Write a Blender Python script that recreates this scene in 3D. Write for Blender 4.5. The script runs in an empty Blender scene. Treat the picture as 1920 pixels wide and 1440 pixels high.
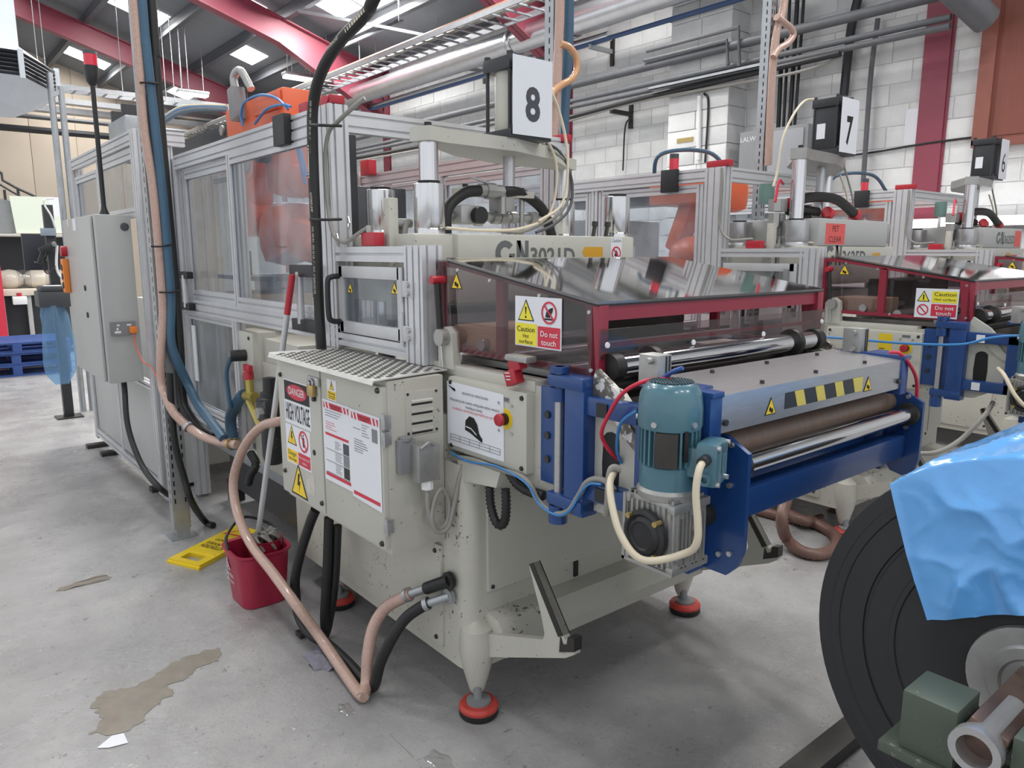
import bpy, bmesh, math, random
from mathutils import Vector, Matrix
random.seed(7)
V = Vector
scene = bpy.context.scene
col = scene.collection

# ------------------------------------------------------------------ camera, world, lights, exposure
W, H, FPX, HORIZON, EYE = 1920, 1440, 1400.0, 474.0, 1.55
PITCH = math.atan((H / 2 - HORIZON) / FPX)
AZ = math.radians(50.6)
FW = V((math.cos(AZ) * math.cos(PITCH), math.sin(AZ) * math.cos(PITCH), -math.sin(PITCH)))
RT = V((math.sin(AZ), -math.cos(AZ), 0))
UP = RT.cross(FW)
CAM = V((0, 0, EYE))
cd = bpy.data.cameras.new('camera')
cd.sensor_width = 36
cd.lens = FPX / W * 36
cd.clip_start = .05
cam = bpy.data.objects.new('camera', cd)
col.objects.link(cam)
cam.matrix_world = Matrix.Translation(CAM) @ Matrix((RT, UP, -FW)).transposed().to_4x4()
scene.camera = cam

wd = bpy.data.worlds.new('world')
scene.world = wd
wd.use_nodes = True
wd.node_tree.nodes['Background'].inputs[0].default_value = (.93, .96, 1, 1)
wd.node_tree.nodes['Background'].inputs[1].default_value = .66
scene.view_settings.view_transform = 'Standard'
scene.view_settings.look = 'None'
scene.view_settings.gamma = 1
scene.view_settings.exposure = 0.62
try:
    scene.view_settings.use_curve_mapping = False
except Exception:
    pass

ROOF_SL, ROOF_X0, ROOF_Z0 = .31, 7.17, 6.05
def roof_z(x):
    return ROOF_Z0 + ROOF_SL * (ROOF_X0 - x)
# rooflights (x0, x1, y0, y1); the row repeats every bay along the building
SKY = [(4.25, 5.3, 18.2, 19.1), (4.25, 5.25, 23.7, 24.5), (6.62, 7.25, 17.7, 18.7), (6.5, 7.3, 23.1, 24.0),
       (5.5, 6.3, 15.3, 16.15), (6.7, 7.25, 13.2, 14.05), (6.85, 7.4, 11.9, 13.1), (2.0, 3.0, 18.4, 19.2),
       (4.25, 5.3, 12.6, 13.5), (4.25, 5.3, 7.0, 7.9), (4.25, 5.3, 1.4, 2.3), (1.6, 2.7, 12.6, 13.5), (1.6, 2.7, 7.0, 7.9),
       (1.6, 2.7, 1.4, 2.3), (6.6, 7.3, 6.8, 7.9), (6.6, 7.3, 1.2, 2.3), (-1.2, -.1, 12.6, 13.5), (-1.2, -.1, 7.0, 7.9), (-1.2, -.1, 1.4, 2.3),
       (-1.2, -.1, -4.2, -3.3), (1.6, 2.7, -4.2, -3.3), (4.25, 5.3, -4.2, -3.3)]
for i, (a, b, c, d) in enumerate(SKY):
    l = bpy.data.lights.new('rooflight_daylight', 'AREA')
    l.shape = 'RECTANGLE'
    l.size = b - a
    l.size_y = d - c
    l.energy = 50 if c < 5 else (110 if c < 15 else 55)
    l.color = (1, .985, .96)
    o = bpy.data.objects.new('rooflight_daylight', l)
    col.objects.link(o)
    xm = (a + b) / 2
    o.location = (xm, (c + d) / 2, roof_z(xm) - .12)
    o.rotation_euler = (0, math.atan(ROOF_SL), 0)

# ------------------------------------------------------------------ helpers
def ray(px, py):
    return FW + RT * ((px - W / 2) / FPX) - UP * ((py - H / 2) / FPX)
def A(px, py, **k):
    (a, v), = k.items()
    i = 'xyz'.index(a)
    d = ray(px, py)
    return CAM + d * ((v - CAM[i]) / d[i])
def lin(c):
    return tuple(((u / 255) / 12.92 if u <= 10 else (((u / 255) + .055) / 1.055) ** 2.4) for u in c)
def M(name, c, rough=.5, metal=0., var=0., scale=6., bump=0., bscale=40., chips=None, spec=.5, coat=0., rvar=0., emit=0., aniso=None):
    m = bpy.data.materials.new(name)
    m.use_nodes = True
    nt = m.node_tree
    b = nt.nodes['Principled BSDF']
    L = lin(c)
    b.inputs['Base Color'].default_value = (*L, 1)
    b.inputs['Roughness'].default_value = rough
    b.inputs['Metallic'].default_value = metal
    b.inputs['Specular IOR Level'].default_value = spec
    b.inputs['Coat Weight'].default_value = coat
    if emit:
        b.inputs['Emission Color'].default_value = (*L, 1)
        b.inputs['Emission Strength'].default_value = emit
    if var or chips or bump or rvar:
        tc = nt.nodes.new('ShaderNodeTexCoord')
        vec = tc.outputs['Object']
        if aniso:
            mp = nt.nodes.new('ShaderNodeMapping')
            mp.inputs['Scale'].default_value = aniso
            nt.links.new(vec, mp.inputs[0])
            vec = mp.outputs[0]
        out = None
        def noise(sc, det=6):
            n = nt.nodes.new('ShaderNodeTexNoise')
            n.inputs['Scale'].default_value = sc
            n.inputs['Detail'].default_value = det
            n.inputs['Roughness'].default_value = .65
            nt.links.new(vec, n.inputs['Vector'])
            return n
        if var:
            n = noise(scale)
            r = nt.nodes.new('ShaderNodeMapRange')
            r.inputs[1].default_value = .3
            r.inputs[2].default_value = .7
            r.inputs[3].default_value = 1 - var
            r.inputs[4].default_value = 1 + var
            nt.links.new(n.outputs[0], r.inputs[0])
            mx = nt.nodes.new('ShaderNodeMix')
            mx.data_type = 'RGBA'
            mx.blend_type = 'MULTIPLY'
            mx.inputs[0].default_value = 1
            mx.inputs[6].default_value = (*L, 1)
            nt.links.new(r.outputs[0], mx.inputs[7])
            out = mx.outputs[2]
            if rvar:
                r2 = nt.nodes.new('ShaderNodeMapRange')
                r2.inputs[1].default_value = .3
                r2.inputs[2].default_value = .7
                r2.inputs[3].default_value = max(0, rough - rvar)
                r2.inputs[4].default_value = min(1, rough + rvar)
                nt.links.new(n.outputs[0], r2.inputs[0])
                nt.links.new(r2.outputs[0], b.inputs['Roughness'])
        if chips:
            th, cc, sc = chips
            n = noise(sc, 8)
            n2 = noise(sc * .12, 2)
            ad = nt.nodes.new('ShaderNodeMath')
            ad.operation = 'MULTIPLY_ADD'
            ad.inputs[1].default_value = .35
            nt.links.new(n2.outputs[0], ad.inputs[0])
            nt.links.new(n.outputs[0], ad.inputs[2])
            r = nt.nodes.new('ShaderNodeMapRange')
            r.inputs[1].default_value = th
            r.inputs[2].default_value = th + .03
            nt.links.new(ad.outputs[0], r.inputs[0])
            mx = nt.nodes.new('ShaderNodeMix')
            mx.data_type = 'RGBA'
            nt.links.new(r.outputs[0], mx.inputs[0])
            if out:
                nt.links.new(out, mx.inputs[6])
            else:
                mx.inputs[6].default_value = (*L, 1)
            mx.inputs[7].default_value = (*lin(cc), 1)
            out = mx.outputs[2]
        if out:
            nt.links.new(out, b.inputs['Base Color'])
        if bump:
            n = noise(bscale)
            bp = nt.nodes.new('ShaderNodeBump')
            bp.inputs['Strength'].default_value = bump
            bp.inputs['Distance'].default_value = .01
            nt.links.new(n.outputs[0], bp.inputs['Height'])
            nt.links.new(bp.outputs[0], b.inputs['Normal'])
    return m
def glass(name, tint, refl=1.0, haze=.0, hazecol=(200, 205, 210), rough=.02, dust=False):
    m = bpy.data.materials.new(name)
    m.use_nodes = True
    nt = m.node_tree
    for n in list(nt.nodes):
        if n.type == 'BSDF_PRINCIPLED':
            nt.nodes.remove(n)
    outn = nt.nodes['Material Output']
    tr = nt.nodes.new('ShaderNodeBsdfTransparent')
    tr.inputs[0].default_value = (*lin(tint), 1)
    df = nt.nodes.new('ShaderNodeBsdfDiffuse')
    df.inputs[0].default_value = (*lin(hazecol), 1)
    gl = nt.nodes.new('ShaderNodeBsdfGlossy')
    gl.inputs['Roughness'].default_value = rough
    fr = nt.nodes.new('ShaderNodeFresnel')
    fr.inputs[0].default_value = 1.5
    mu = nt.nodes.new('ShaderNodeMath')
    mu.operation = 'MULTIPLY'
    mu.inputs[1].default_value = refl
    nt.links.new(fr.outputs[0], mu.inputs[0])
    ge = nt.nodes.new('ShaderNodeNewGeometry')
    inv = nt.nodes.new('ShaderNodeMath')
    inv.operation = 'SUBTRACT'
    inv.inputs[0].default_value = 1
    nt.links.new(ge.outputs['Backfacing'], inv.inputs[1])
    mu2 = nt.nodes.new('ShaderNodeMath')
    mu2.operation = 'MULTIPLY'
    mu2.use_clamp = True
    nt.links.new(mu.outputs[0], mu2.inputs[0])
    nt.links.new(inv.outputs[0], mu2.inputs[1])
    mu = mu2
    m1 = nt.nodes.new('ShaderNodeMixShader')
    m1.inputs[0].default_value = haze
    if dust:
        tc = nt.nodes.new('ShaderNodeTexCoord')
        n = nt.nodes.new('ShaderNodeTexNoise')
        n.inputs['Scale'].default_value = 7
        n.inputs['Detail'].default_value = 8
        nt.links.new(tc.outputs['Object'], n.inputs['Vector'])
        r = nt.nodes.new('ShaderNodeMapRange')
        r.inputs[1].default_value = .35
        r.inputs[2].default_value = .75
        r.inputs[3].default_value = haze * .5
        r.inputs[4].default_value = haze * 1.8
        nt.links.new(n.outputs[0], r.inputs[0])
        nt.links.new(r.outputs[0], m1.inputs[0])
    nt.links.new(tr.outputs[0], m1.inputs[1])
    nt.links.new(df.outputs[0], m1.inputs[2])
    m2 = nt.nodes.new('ShaderNodeMixShader')
    nt.links.new(mu.outputs[0], m2.inputs[0])
    nt.links.new(m1.outputs[0], m2.inputs[1])
    nt.links.new(gl.outputs[0], m2.inputs[2])
    nt.links.new(m2.outputs[0], outn.inputs[0])
    return m

def catmull(p, sub=8):
    p = [V(q) for q in p]
    if len(p) < 3:
        return p
    q = [p[0] * 2 - p[1]] + p + [p[-1] * 2 - p[-2]]
    out = []
    for i in range(1, len(q) - 2):
        a, b, c, d = q[i - 1:i + 3]
        for s in range(sub):
            t = s / sub
            out.append(.5 * ((2 * b) + (c - a) * t + (2 * a - 5 * b + 4 * c - d) * t * t + (3 * b - a - 3 * c + d) * t ** 3))
    out.append(p[-1])
    return out
def perp(d):
    d = d.normalized()
    a = V((0, 0, 1)) if abs(d.z) < .9 else V((1, 0, 0))
    u = d.cross(a).normalized()
    return u, d.cross(u).normalized()

ORG = {}
class MB:
    def __init__(s):
        s.v, s.f = [], []
    def add(s, vs, fs):
        o = len(s.v)
        s.v += [V(p) for p in vs]
        s.f += [tuple(i + o for i in f) for f in fs]
        return s
    def box(s, x0, x1, y0, y1, z0, z1, c=0):
        if c <= 0:
            vs = [(x, y, z) for x in (x0, x1) for y in (y0, y1) for z in (z0, z1)]
            return s.add(vs, [(0, 1, 3, 2), (4, 6, 7, 5), (0, 4, 5, 1), (2, 3, 7, 6), (0, 2, 6, 4), (1, 5, 7, 3)])
        return s.obx(((x0 + x1) / 2, (y0 + y1) / 2, (z0 + z1) / 2), (x1 - x0, y1 - y0, z1 - z0), Matrix.Identity(3), c)
    def obx(s, ctr, size, R=None, c=0):
        R = R or Matrix.Identity(3)
        ctr = V(ctr)
        hx, hy, hz = size[0] / 2, size[1] / 2, size[2] / 2
        if c <= 0:
            vs = [ctr + R @ V((x, y, z)) for x in (-hx, hx) for y in (-hy, hy) for z in (-hz, hz)]
            return s.add(vs, [(0, 1, 3, 2), (4, 6, 7, 5), (0, 4, 5, 1), (2, 3, 7, 6), (0, 2, 6, 4), (1, 5, 7, 3)])
        c = min(c, hx * .95, hy * .95, hz * .95)
        bm = bmesh.new()
        bmesh.ops.create_cube(bm, size=1)
        for v in bm.verts:
            v.co = V((v.co.x * 2 * hx, v.co.y * 2 * hy, v.co.z * 2 * hz))
        bmesh.ops.bevel(bm, geom=bm.edges[:], offset=c, segments=2, affect='EDGES', profile=.6)
        bm.verts.index_update()
        s.add([ctr + R @ v.co for v in bm.verts], [[v.index for v in f.verts] for f in bm.faces])
        bm.free()
        return s
    def beam(s, p0, p1, w, h, up=(0, 0, 1), c=0):
        p0, p1 = V(p0), V(p1)
        d = (p1 - p0)
        n = d.normalized()
        u = V(up)
        if abs(n.dot(u)) > .98:
            u = V((1, 0, 0))
        sd = n.cross(u).normalized()
        u = sd.cross(n).normalized()
        R = Matrix((n, sd, u)).transposed()
        return s.obx((p0 + p1) / 2, (d.length, w, h), R, c)
    def cyl(s, p0, p1, r, r1=None, n=16, cap=True):
        p0, p1 = V(p0), V(p1)
        r1 = r if r1 is None else r1
        u, w = perp(p1 - p0)
        vs = []
        for p, q in ((p0, r), (p1, r1)):
            vs += [p + (u * math.cos(2 * math.pi * i / n) + w * math.sin(2 * math.pi * i / n)) * q for i in range(n)]
        fs = [(i, (i + 1) % n, n + (i + 1) % n, n + i) for i in range(n)]
        if cap:
            fs += [tuple(range(n - 1, -1, -1)), tuple(range(n, 2 * n))]
        return s.add(vs, fs)
    def lathe(s, o, ax, prof, n=24, a0=0, a1=None):
        o, ax = V(o), V(ax).normalized()
        u, w = perp(ax)
        vs = []
        for r, h in prof:
            vs += [o + ax * h + (u * math.cos(2 * math.pi * i / n) + w * math.sin(2 * math.pi * i / n)) * max(r, 1e-5) for i in range(n)]
        fs = []
        for k in range(len(prof) - 1):
            fs += [(k * n + i, k * n + (i + 1) % n, (k + 1) * n + (i + 1) % n, (k + 1) * n + i) for i in range(n)]
        return s.add(vs, fs)
    def tube(s, pts, r, n=10, sub=8, corr=None, cap=True):
        pts = catmull(pts, sub) if sub else [V(p) for p in pts]
        if corr:  # corrugated hose: resample evenly, alternate radii
            step, amp = corr
            ln = [0]
            for a, b in zip(pts, pts[1:]):
                ln.append(ln[-1] + (b - a).length)
            k = max(4, int(ln[-1] / step))
            out, j = [], 0
            for i in range(k + 1):
                t = ln[-1] * i / k
                while j < len(ln) - 2 and ln[j + 1] < t:
                    j += 1
                f = (t - ln[j]) / max(1e-9, ln[j + 1] - ln[j])
                out.append(pts[j].lerp(pts[j + 1], f))
            pts = out
        u = None
        vs = []
        for i, p in enumerate(pts):
            d = (pts[min(i + 1, len(pts) - 1)] - pts[max(i - 1, 0)]).normalized()
            if u is None:
                u, _ = perp(d)
            u = (u - d * u.dot(d)).normalized()
            w = d.cross(u)
            rr = r if not corr else r + (corr[1] if i % 2 else -corr[1])
            vs += [p + (u * math.cos(2 * math.pi * k / n) + w * math.sin(2 * math.pi * k / n)) * rr for k in range(n)]
        fs = []
        for i in range(len(pts) - 1):
            fs += [(i * n + k, i * n + (k + 1) % n, (i + 1) * n + (k + 1) % n, (i + 1) * n + k) for k in range(n)]
        if cap:
            fs += [tuple(range(n - 1, -1, -1)), tuple(range((len(pts) - 1) * n, len(pts) * n))]
        return s.add(vs, fs)
    def prism(s, poly, ext):
        poly = [V(p) for p in poly]
        ext = V(ext)
        n = len(poly)
        nrm = V((0, 0, 0))
        for i in range(n):
            nrm += poly[i].cross(poly[(i + 1) % n])
        if nrm.dot(ext) > 0:
            poly = poly[::-1]
        return s.add(poly + [p + ext for p in poly], [tuple(range(n)), tuple(range(2 * n - 1, n - 1, -1))] + [(i, n + i, n + (i + 1) % n, (i + 1) % n) for i in range(n)])
    def ring(s, ctr, ax, r0, r1, h, n=24):
        return s.lathe(ctr, ax, [(r0, 0), (r1, 0), (r1, h), (r0, h), (r0, 0)], n)
    def sph(s, ctr, r, sc=(1, 1, 1), n=14, R=None):
        ctr = V(ctr)
        R = R or Matrix.Identity(3)
        m = n // 2
        vs, fs = [], []
        for i in range(m + 1):
            t = math.pi * i / m
            for k in range(n):
                p = 2 * math.pi * k / n
                vs.append(ctr + R @ V((r * sc[0] * math.sin(t) * math.cos(p), r * sc[1] * math.sin(t) * math.sin(p), r * sc[2] * math.cos(t))))
        for i in range(m):
            fs += [(i * n + k, (i + 1) * n + k, (i + 1) * n + (k + 1) % n, i * n + (k + 1) % n) for k in range(n)]
        return s.add(vs, fs)
    def prof(s, p0, p1, w, h, nw=1, nh=1, up=(0, 0, 1)):
        # slotted aluminium extrusion: w x h section with nw grooves on the w faces and nh grooves on the h faces
        p0, p1 = V(p0), V(p1)
        n = (p1 - p0).normalized()
        u = V(up)
        if abs(n.dot(u)) > .98:
            u = V((0, 1, 0))
        sd = n.cross(u).normalized()
        u = sd.cross(n).normalized()
        gw, gd = .010, .010
        def side(L, k):
            pts, cell = [], L / k
            for i in range(k):
                c = -L / 2 + cell * (i + .5)
                pts += [(c - gw / 2, 0), (c - gw / 2, gd), (c + gw / 2, gd), (c + gw / 2, 0)]
            return pts
        sec = []
        sec += [(-w / 2, -h / 2)] + [(a, -h / 2 + b) for a, b in side(w, nw)]
        sec += [(w / 2, -h / 2)] + [(w / 2 - b, a) for a, b in side(h, nh)]
        sec += [(w / 2, h / 2)] + [(-a, h / 2 - b) for a, b in side(w, nw)]
        sec += [(-w / 2, h / 2)] + [(-w / 2 + b, -a) for a, b in side(h, nh)]
        return s.prism([p0 + sd * a + u * b for a, b in sec], p1 - p0)
    def build(s, name, mat, parent=None, origin=None, kind=None, label=None, smooth=True, ang=38, jit=None):
        if parent is not None:
            o0 = ORG[parent.name]
        elif origin is not None:
            o0 = V(origin)
        else:
            xs, ys, zs = [p.x for p in s.v], [p.y for p in s.v], [p.z for p in s.v]
            o0 = V(((min(xs) + max(xs)) / 2, (min(ys) + max(ys)) / 2, min(zs)))
        me = bpy.data.meshes.new(name)
        me.from_pydata([p - o0 for p in s.v], [], s.f)
        me.materials.append(mat)
        me.validate()
        me.update()
        if smooth:
            me.polygons.foreach_set('use_smooth', [True] * len(me.polygons))
            me.set_sharp_from_angle(angle=math.radians(ang))
        o = bpy.data.objects.new(name, me)
        col.objects.link(o)
        if parent is not None:
            o.parent = parent
        else:
            o.location = o0
        ORG[o.name] = o0
        if kind:
            o['kind'] = kind
        if label:
            o['label'] = label
        return o
def thing(name, label, cat, loc, group=None, kind=None):
    o = bpy.data.objects.new(name, None)
    o.empty_display_size = .1
    col.objects.link(o)
    o.location = V(loc)
    ORG[o.name] = V(loc)
    return tag(o, label, cat, group, kind)
def tag(o, label=None, cat=None, group=None, kind=None):
    if label:
        o['label'] = label
    if cat:
        o['category'] = cat
    if group:
        o['group'] = group
    if kind:
        o['kind'] = kind
    return o
def share(src, name, parent, off):
    # a copy that shares mesh data, moved by off
    o = src.copy()
    o.name = name
    col.objects.link(o)
    o.parent = parent
    o.location = src.location + V(off)
    ORG[o.name] = ORG[src.name]
    return o

class Face:
    """flat print on a wall of a thing: u to the reader's right, v up, stacked in thin layers"""
    def __init__(s, axis, val, parent, out=-1, org=None):
        s.p, s.val, s.out, s.ax = parent, val, out, axis
        if axis == 'x':
            s.n, s.u = V((-1, 0, 0)), V((0, -1, 0))
        else:
            s.n, s.u = V((0, -1, 0)), V((1, 0, 0))
        s.v = V((0, 0, 1))
        s.o = s.n * -val
        if org is not None:  # free frame (origin, u, v)
            s.o, s.u, s.v = V(org[0]), V(org[1]).normalized(), V(org[2]).normalized()
            s.n = s.u.cross(s.v).normalized()
    def pt(s, u, v, layer=0.):
        return s.o + s.u * u + s.v * v + s.n * layer
    def poly(s, pts, mat, lay=1, name='print', par=None, t=.0004, label=None):
        return MB().prism([s.pt(u, v, lay * .0005) for u, v in pts], s.n * t).build(name, mat, par or s.p, smooth=False, label=label)
    def rect(s, u0, v0, u1, v1, mat, lay=1, name='print', par=None, t=.0004, label=None):
        return s.poly([(u0, v0), (u1, v0), (u1, v1), (u0, v1)], mat, lay, name, par, t, label)
    def multi(s, polys, mat, lay=1, name='print', par=None):
        b = MB()
        for q in polys:
            b.prism([s.pt(u, v, lay * .0005) for u, v in q], s.n * .0004)
        return b.build(name, mat, par or s.p, smooth=False)
    def ring(s, u, v, r0, r1, mat, lay=2, name='ring', par=None, bar=None):
        b = MB().ring(s.pt(u, v, lay * .0005), s.n, r0, r1, .0004)
        if bar is not None:
            c, sn = math.cos(bar), math.sin(bar)
            w = (r1 - r0) * .5
            b.prism([s.pt(u + a * c - q * sn, v + a * sn + q * c, lay * .0005) for a, q in ((-r0, -w), (r0, -w), (r0, w), (-r0, w))], s.n * .0004)
        return b.build(name, mat, par or s.p, smooth=False)
    def text(s, t, u, v, size, mat, lay=2, wid=None, align='CENTER', name='lettering', par=None, bold=0., rot=0.):
        cu = bpy.data.curves.new('txt', 'FONT')
        cu.body = t
        cu.align_x = align
        cu.align_y = 'CENTER'
        cu.size = 1
        cu.offset = bold
        cu.extrude = 0
        cu.resolution_u = 3
        ob = bpy.data.objects.new('txt', cu)
        col.objects.link(ob)
        dg = bpy.context.evaluated_depsgraph_get()
        me = bpy.data.meshes.new_from_object(ob.evaluated_get(dg))
        bpy.data.objects.remove(ob)
        if not me.vertices:
            return None
        xs = [q.co.x for q in me.vertices]
        sx = size if wid is None else wid / max(1e-6, max(xs) - min(xs))
        pr = par or s.p
        o0 = ORG[pr.name]
        c, sn = math.cos(rot), math.sin(rot)
        for q in me.vertices:
            a, b2 = q.co.x * sx, q.co.y * size
            q.co = s.pt(u + a * c - b2 * sn, v + a * sn + b2 * c, lay * .0005 + .0003) - o0
        me.materials.clear()
        me.materials.append(mat)
        me.name = name
        o = bpy.data.objects.new(name, me)
        col.objects.link(o)
        o.parent = pr
        ORG[o.name] = o0
        return o
    def lines(s, u0, v0, u1, n, dv, mat, lay=2, par=None, th=.0016, rag=.5, name='text_line'):
        ps = []
        for i in range(n):
            e = u1 - (u1 - u0) * rag * random.random()
            ps.append([(u0, v0 - i * dv), (e, v0 - i * dv), (e, v0 - i * dv + th), (u0, v0 - i * dv + th)])
        return s.multi(ps, mat, lay, name, par)
    def triangle(s, u, v, sz, glyph='!', par=None, name='warning_triangle', flip=False):
        h = sz * .88
        def tri(k):
            return [(u - sz / 2 * k, v - h / 3 * k), (u + sz / 2 * k, v - h / 3 * k), (u, v + h * 2 / 3 * k)]
        t = s.poly(tri(1), mat_black, 2, name, par)
        pp = t if par is None else par
        s.poly(tri(.84), mat_yellow, 3, 'yellow_field', pp)
        if glyph == '!':
            s.multi([[(u - sz * .045, v + h * .33), (u + sz * .045, v + h * .33), (u + sz * .025, v - h * .06), (u - sz * .025, v - h * .06)],
                     [(u - sz * .04, v - h * .2), (u + sz * .04, v - h * .2), (u + sz * .04, v - h * .11), (u - sz * .04, v - h * .11)]], mat_black, 4, 'exclamation_mark', pp)
        elif glyph == 'bolt':
            s.poly([(u - sz * .02, v + h * .36), (u + sz * .09, v + h * .36), (u + sz * .02, v + h * .12), (u + sz * .1, v + h * .14), (u + sz * .0, v - h * .22), (u + sz * .02, v + h * .0), (u - sz * .09, v - h * .0)], mat_black, 4, 'lightning_bolt', pp)
        else:
            ps = []
            for a, b, r in ((-.07, -.02, .1), (.09, -.1, .1)):
                ps.append([(u + sz * a + sz * r * math.cos(k * .785), v + sz * b + sz * r * 1.25 * math.sin(k * .785)) for k in range(8)])
            s.multi(ps, mat_black, 4, 'pictogram', pp)
        return t

# ------------------------------------------------------------------ materials
mat_cream = M('cream_machine_paint', (188, 187, 177), .42, var=.05, scale=3, chips=(.85, (78, 75, 70), 60), bump=.03, bscale=90)
mat_creamworn = M('worn_cream_paint', (186, 184, 174), .45, var=.06, scale=4, chips=(.825, (76, 73, 68), 60), bump=.04, bscale=90)
mat_creamclean = M('pale_machine_paint', (190, 189, 180), .4, var=.03, scale=3)
mat_greycab = M('grey_cabinet_paint', (176, 177, 176), .38, var=.03, scale=2)
mat_alu = M('anodised_aluminium', (206, 207, 210), .38, .4, var=.05, scale=8)
mat_alu2 = M('matt_aluminium', (196, 197, 199), .42, .35, var=.05, scale=8)
mat_steel = M('brushed_steel', (186, 186, 188), .3, .75, var=.08, scale=14, aniso=(1, 8, 8))
mat_chrome = M('polished_chrome', (225, 225, 228), .1, 1.)
mat_turned = M('turned_steel', (214, 214, 216), .2, 1., var=.1, scale=30, aniso=(6, 6, .05))
mat_darksteel = M('dark_steel', (70, 68, 66), .45, .7, var=.2, scale=10)
mat_castalu = M('cast_aluminium', (168, 168, 166), .45, .7, var=.1, scale=20)
mat_black = M('black_print', (22, 22, 24), .55)
mat_blackplastic = M('black_plastic', (34, 35, 38), .45, var=.1, scale=8)
mat_blackpaint = M('black_paint', (44, 46, 50), .4, var=.08, scale=8)
mat_rubber = M('black_rubber', (30, 30, 31), .5, var=.1, scale=20)
mat_darkgrey = M('dark_grey_plastic', (70, 73, 78), .5)
mat_grey = M('grey_plastic', (128, 130, 132), .45, var=.05, scale=10)
mat_white = M('white_plastic', (228, 229, 230), .45)
mat_paper = M('white_paper', (226, 228, 234), .8, var=.02, scale=8)
mat_yellow = M('yellow_print', (240, 205, 50), .5)
mat_brightyellow = M('bright_yellow', (235, 222, 60), .5)
mat_signyellow = M('yellow_sign_plastic', (226, 196, 38), .42, var=.05, scale=14)
mat_redprint = M('red_print', (205, 50, 72), .5)
mat_red = M('red_plastic', (176, 40, 54), .38, var=.05, scale=8)
mat_bucket = M('crimson_bucket_plastic', (158, 34, 62), .4, var=.06, scale=9)
mat_hoodred = M('crimson_hood_paint', (142, 42, 60), .35, var=.06, scale=6)
mat_steelred = M('red_oxide_steel', (138, 62, 78), .45, var=.12, scale=1.2)
mat_blue = M('blue_machine_paint', (28, 66, 124), .3, var=.06, scale=5, coat=.2)
mat_motor = M('teal_motor_paint', (72, 112, 126), .3, var=.06, scale=9, coat=.3)
mat_orange = M('orange_robot_paint', (222, 104, 66), .35, var=.05, scale=4)
mat_orangeplug = M('orange_plastic', (228, 130, 48), .45)
mat_bluehose = M('blue_hose_rubber', (60, 92, 116), .42, var=.08, scale=6)
mat_bluetube = M('blue_air_tube', (58, 128, 190), .35)
mat_redtube = M('red_air_tube', (200, 40, 66), .35)
mat_beigehose = M('braided_beige_hose', (182, 152, 139), .38, var=.12, scale=90, coat=.4)
mat_amberhose = M('clear_amber_hose', (200, 152, 112), .28, coat=.5)
mat_brownhose = M('brown_spiral_hose', (112, 84, 76), .4)
mat_creamcable = M('cream_cable', (205, 194, 172), .5)
mat_greycable = M('grey_cable', (140, 138, 132), .5)
mat_greyhose = M('grey_pvc_hose', (150, 148, 142), .45)
mat_brass = M('brass', (190, 165, 110), .3, .9)
mat_floorplate = M('aluminium_tread_plate', (214, 214, 210), .4, .3, var=.12, scale=12)
mat_treadgroove = M('tread_bar_metal', (104, 103, 100), .5, .3)
mat_block = M('white_painted_block', (222, 223, 222), .75, var=.06, scale=5, bump=.5, bscale=60, chips=(.93, (150, 150, 148), 70))
mat_blockgrey = M('white_painted_block_dull', (210, 211, 211), .75, var=.07, scale=4, bump=.5, bscale=60, chips=(.9, (140, 140, 138), 60))
mat_mortar = M('painted_mortar', (208, 209, 208), .85, var=.1, scale=8, bump=.4, bscale=50)
mat_beigewall = M('beige_cladding', (214, 200, 182), .7, var=.03, scale=1)
mat_roof = M('grey_roof_lining', (122, 126, 132), .8, var=.08, scale=2, aniso=(1, 14, 1))
mat_purlin = M('dark_steel_purlin', (82, 86, 92), .6)
mat_galv = M('galvanised_steel', (172, 176, 180), .38, .7, var=.1, scale=14)
mat_duct = M('spiral_duct_metal', (206, 208, 212), .28, .9, var=.06, scale=6)
mat_pipe = M('grey_painted_pipe', (98, 100, 104), .55, var=.1, scale=6)
mat_bluepipe = M('blue_painted_pipe', (58, 82, 122), .5)
mat_brownboard = M('brown_shutter_board', (128, 74, 62), .6, var=.08, scale=5, aniso=(1, 6, .3))
mat_skylight = M('rooflight_panel', (255, 253, 248), .5, emit=4.)
mat_tubelight = M('lit_lamp_diffuser', (240, 250, 250), .5, emit=3.)
mat_film = M('black_plastic_film_roll', (38, 39, 42), .45, var=.1, scale=30)
mat_olive = M('olive_green_paint', (74, 84, 74), .45, chips=(.83, (120, 120, 112), 40))
mat_wood = M('pale_plywood', (206, 176, 140), .6, var=.1, scale=6, aniso=(1, 10, 10))
mat_rag = M('grey_cloth', (128, 126, 138), .9, var=.2, scale=30, bump=.5)
mat_mop = M('damp_mop_strands', (140, 138, 134), .9, var=.25, scale=30)
mat_palletblue = M('blue_pallet_paint', (44, 72, 132), .55, var=.15, scale=6)
mat_palegreen = M('pale_green_board', (218, 226, 210), .5)
mat_screen = M('black_monitor_casing', (44, 47, 55), .4)
mat_redlamp = M('red_beacon_lens', (214, 48, 70), .25, coat=.5)
mat_redfoot = M('red_rubber_foot', (190, 66, 58), .5, var=.12, scale=30, chips=(.8, (110, 60, 52), 80))
mat_pink = M('pale_red_label', (224, 96, 92), .6)
mat_bagblue = glass('translucent_blue_bag', (206, 228, 246), 1., .2, (176, 214, 244), .15)
mat_clear = glass('clear_polycarbonate', (235, 238, 241), 1.0, .10, (196, 202, 210), .03, True)
mat_clear2 = glass('dusty_polycarbonate', (232, 236, 240), 1.0, .15, (190, 196, 204), .05, True)
mat_smoke = glass('smoked_polycarbonate', (226, 218, 220), 1.2, .05, (150, 146, 146), .03, True)
mat_smoketop = glass('smoked_hood_sheet', (205, 200, 202), 2.4, .14, (150, 148, 148), .05, True)
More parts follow.
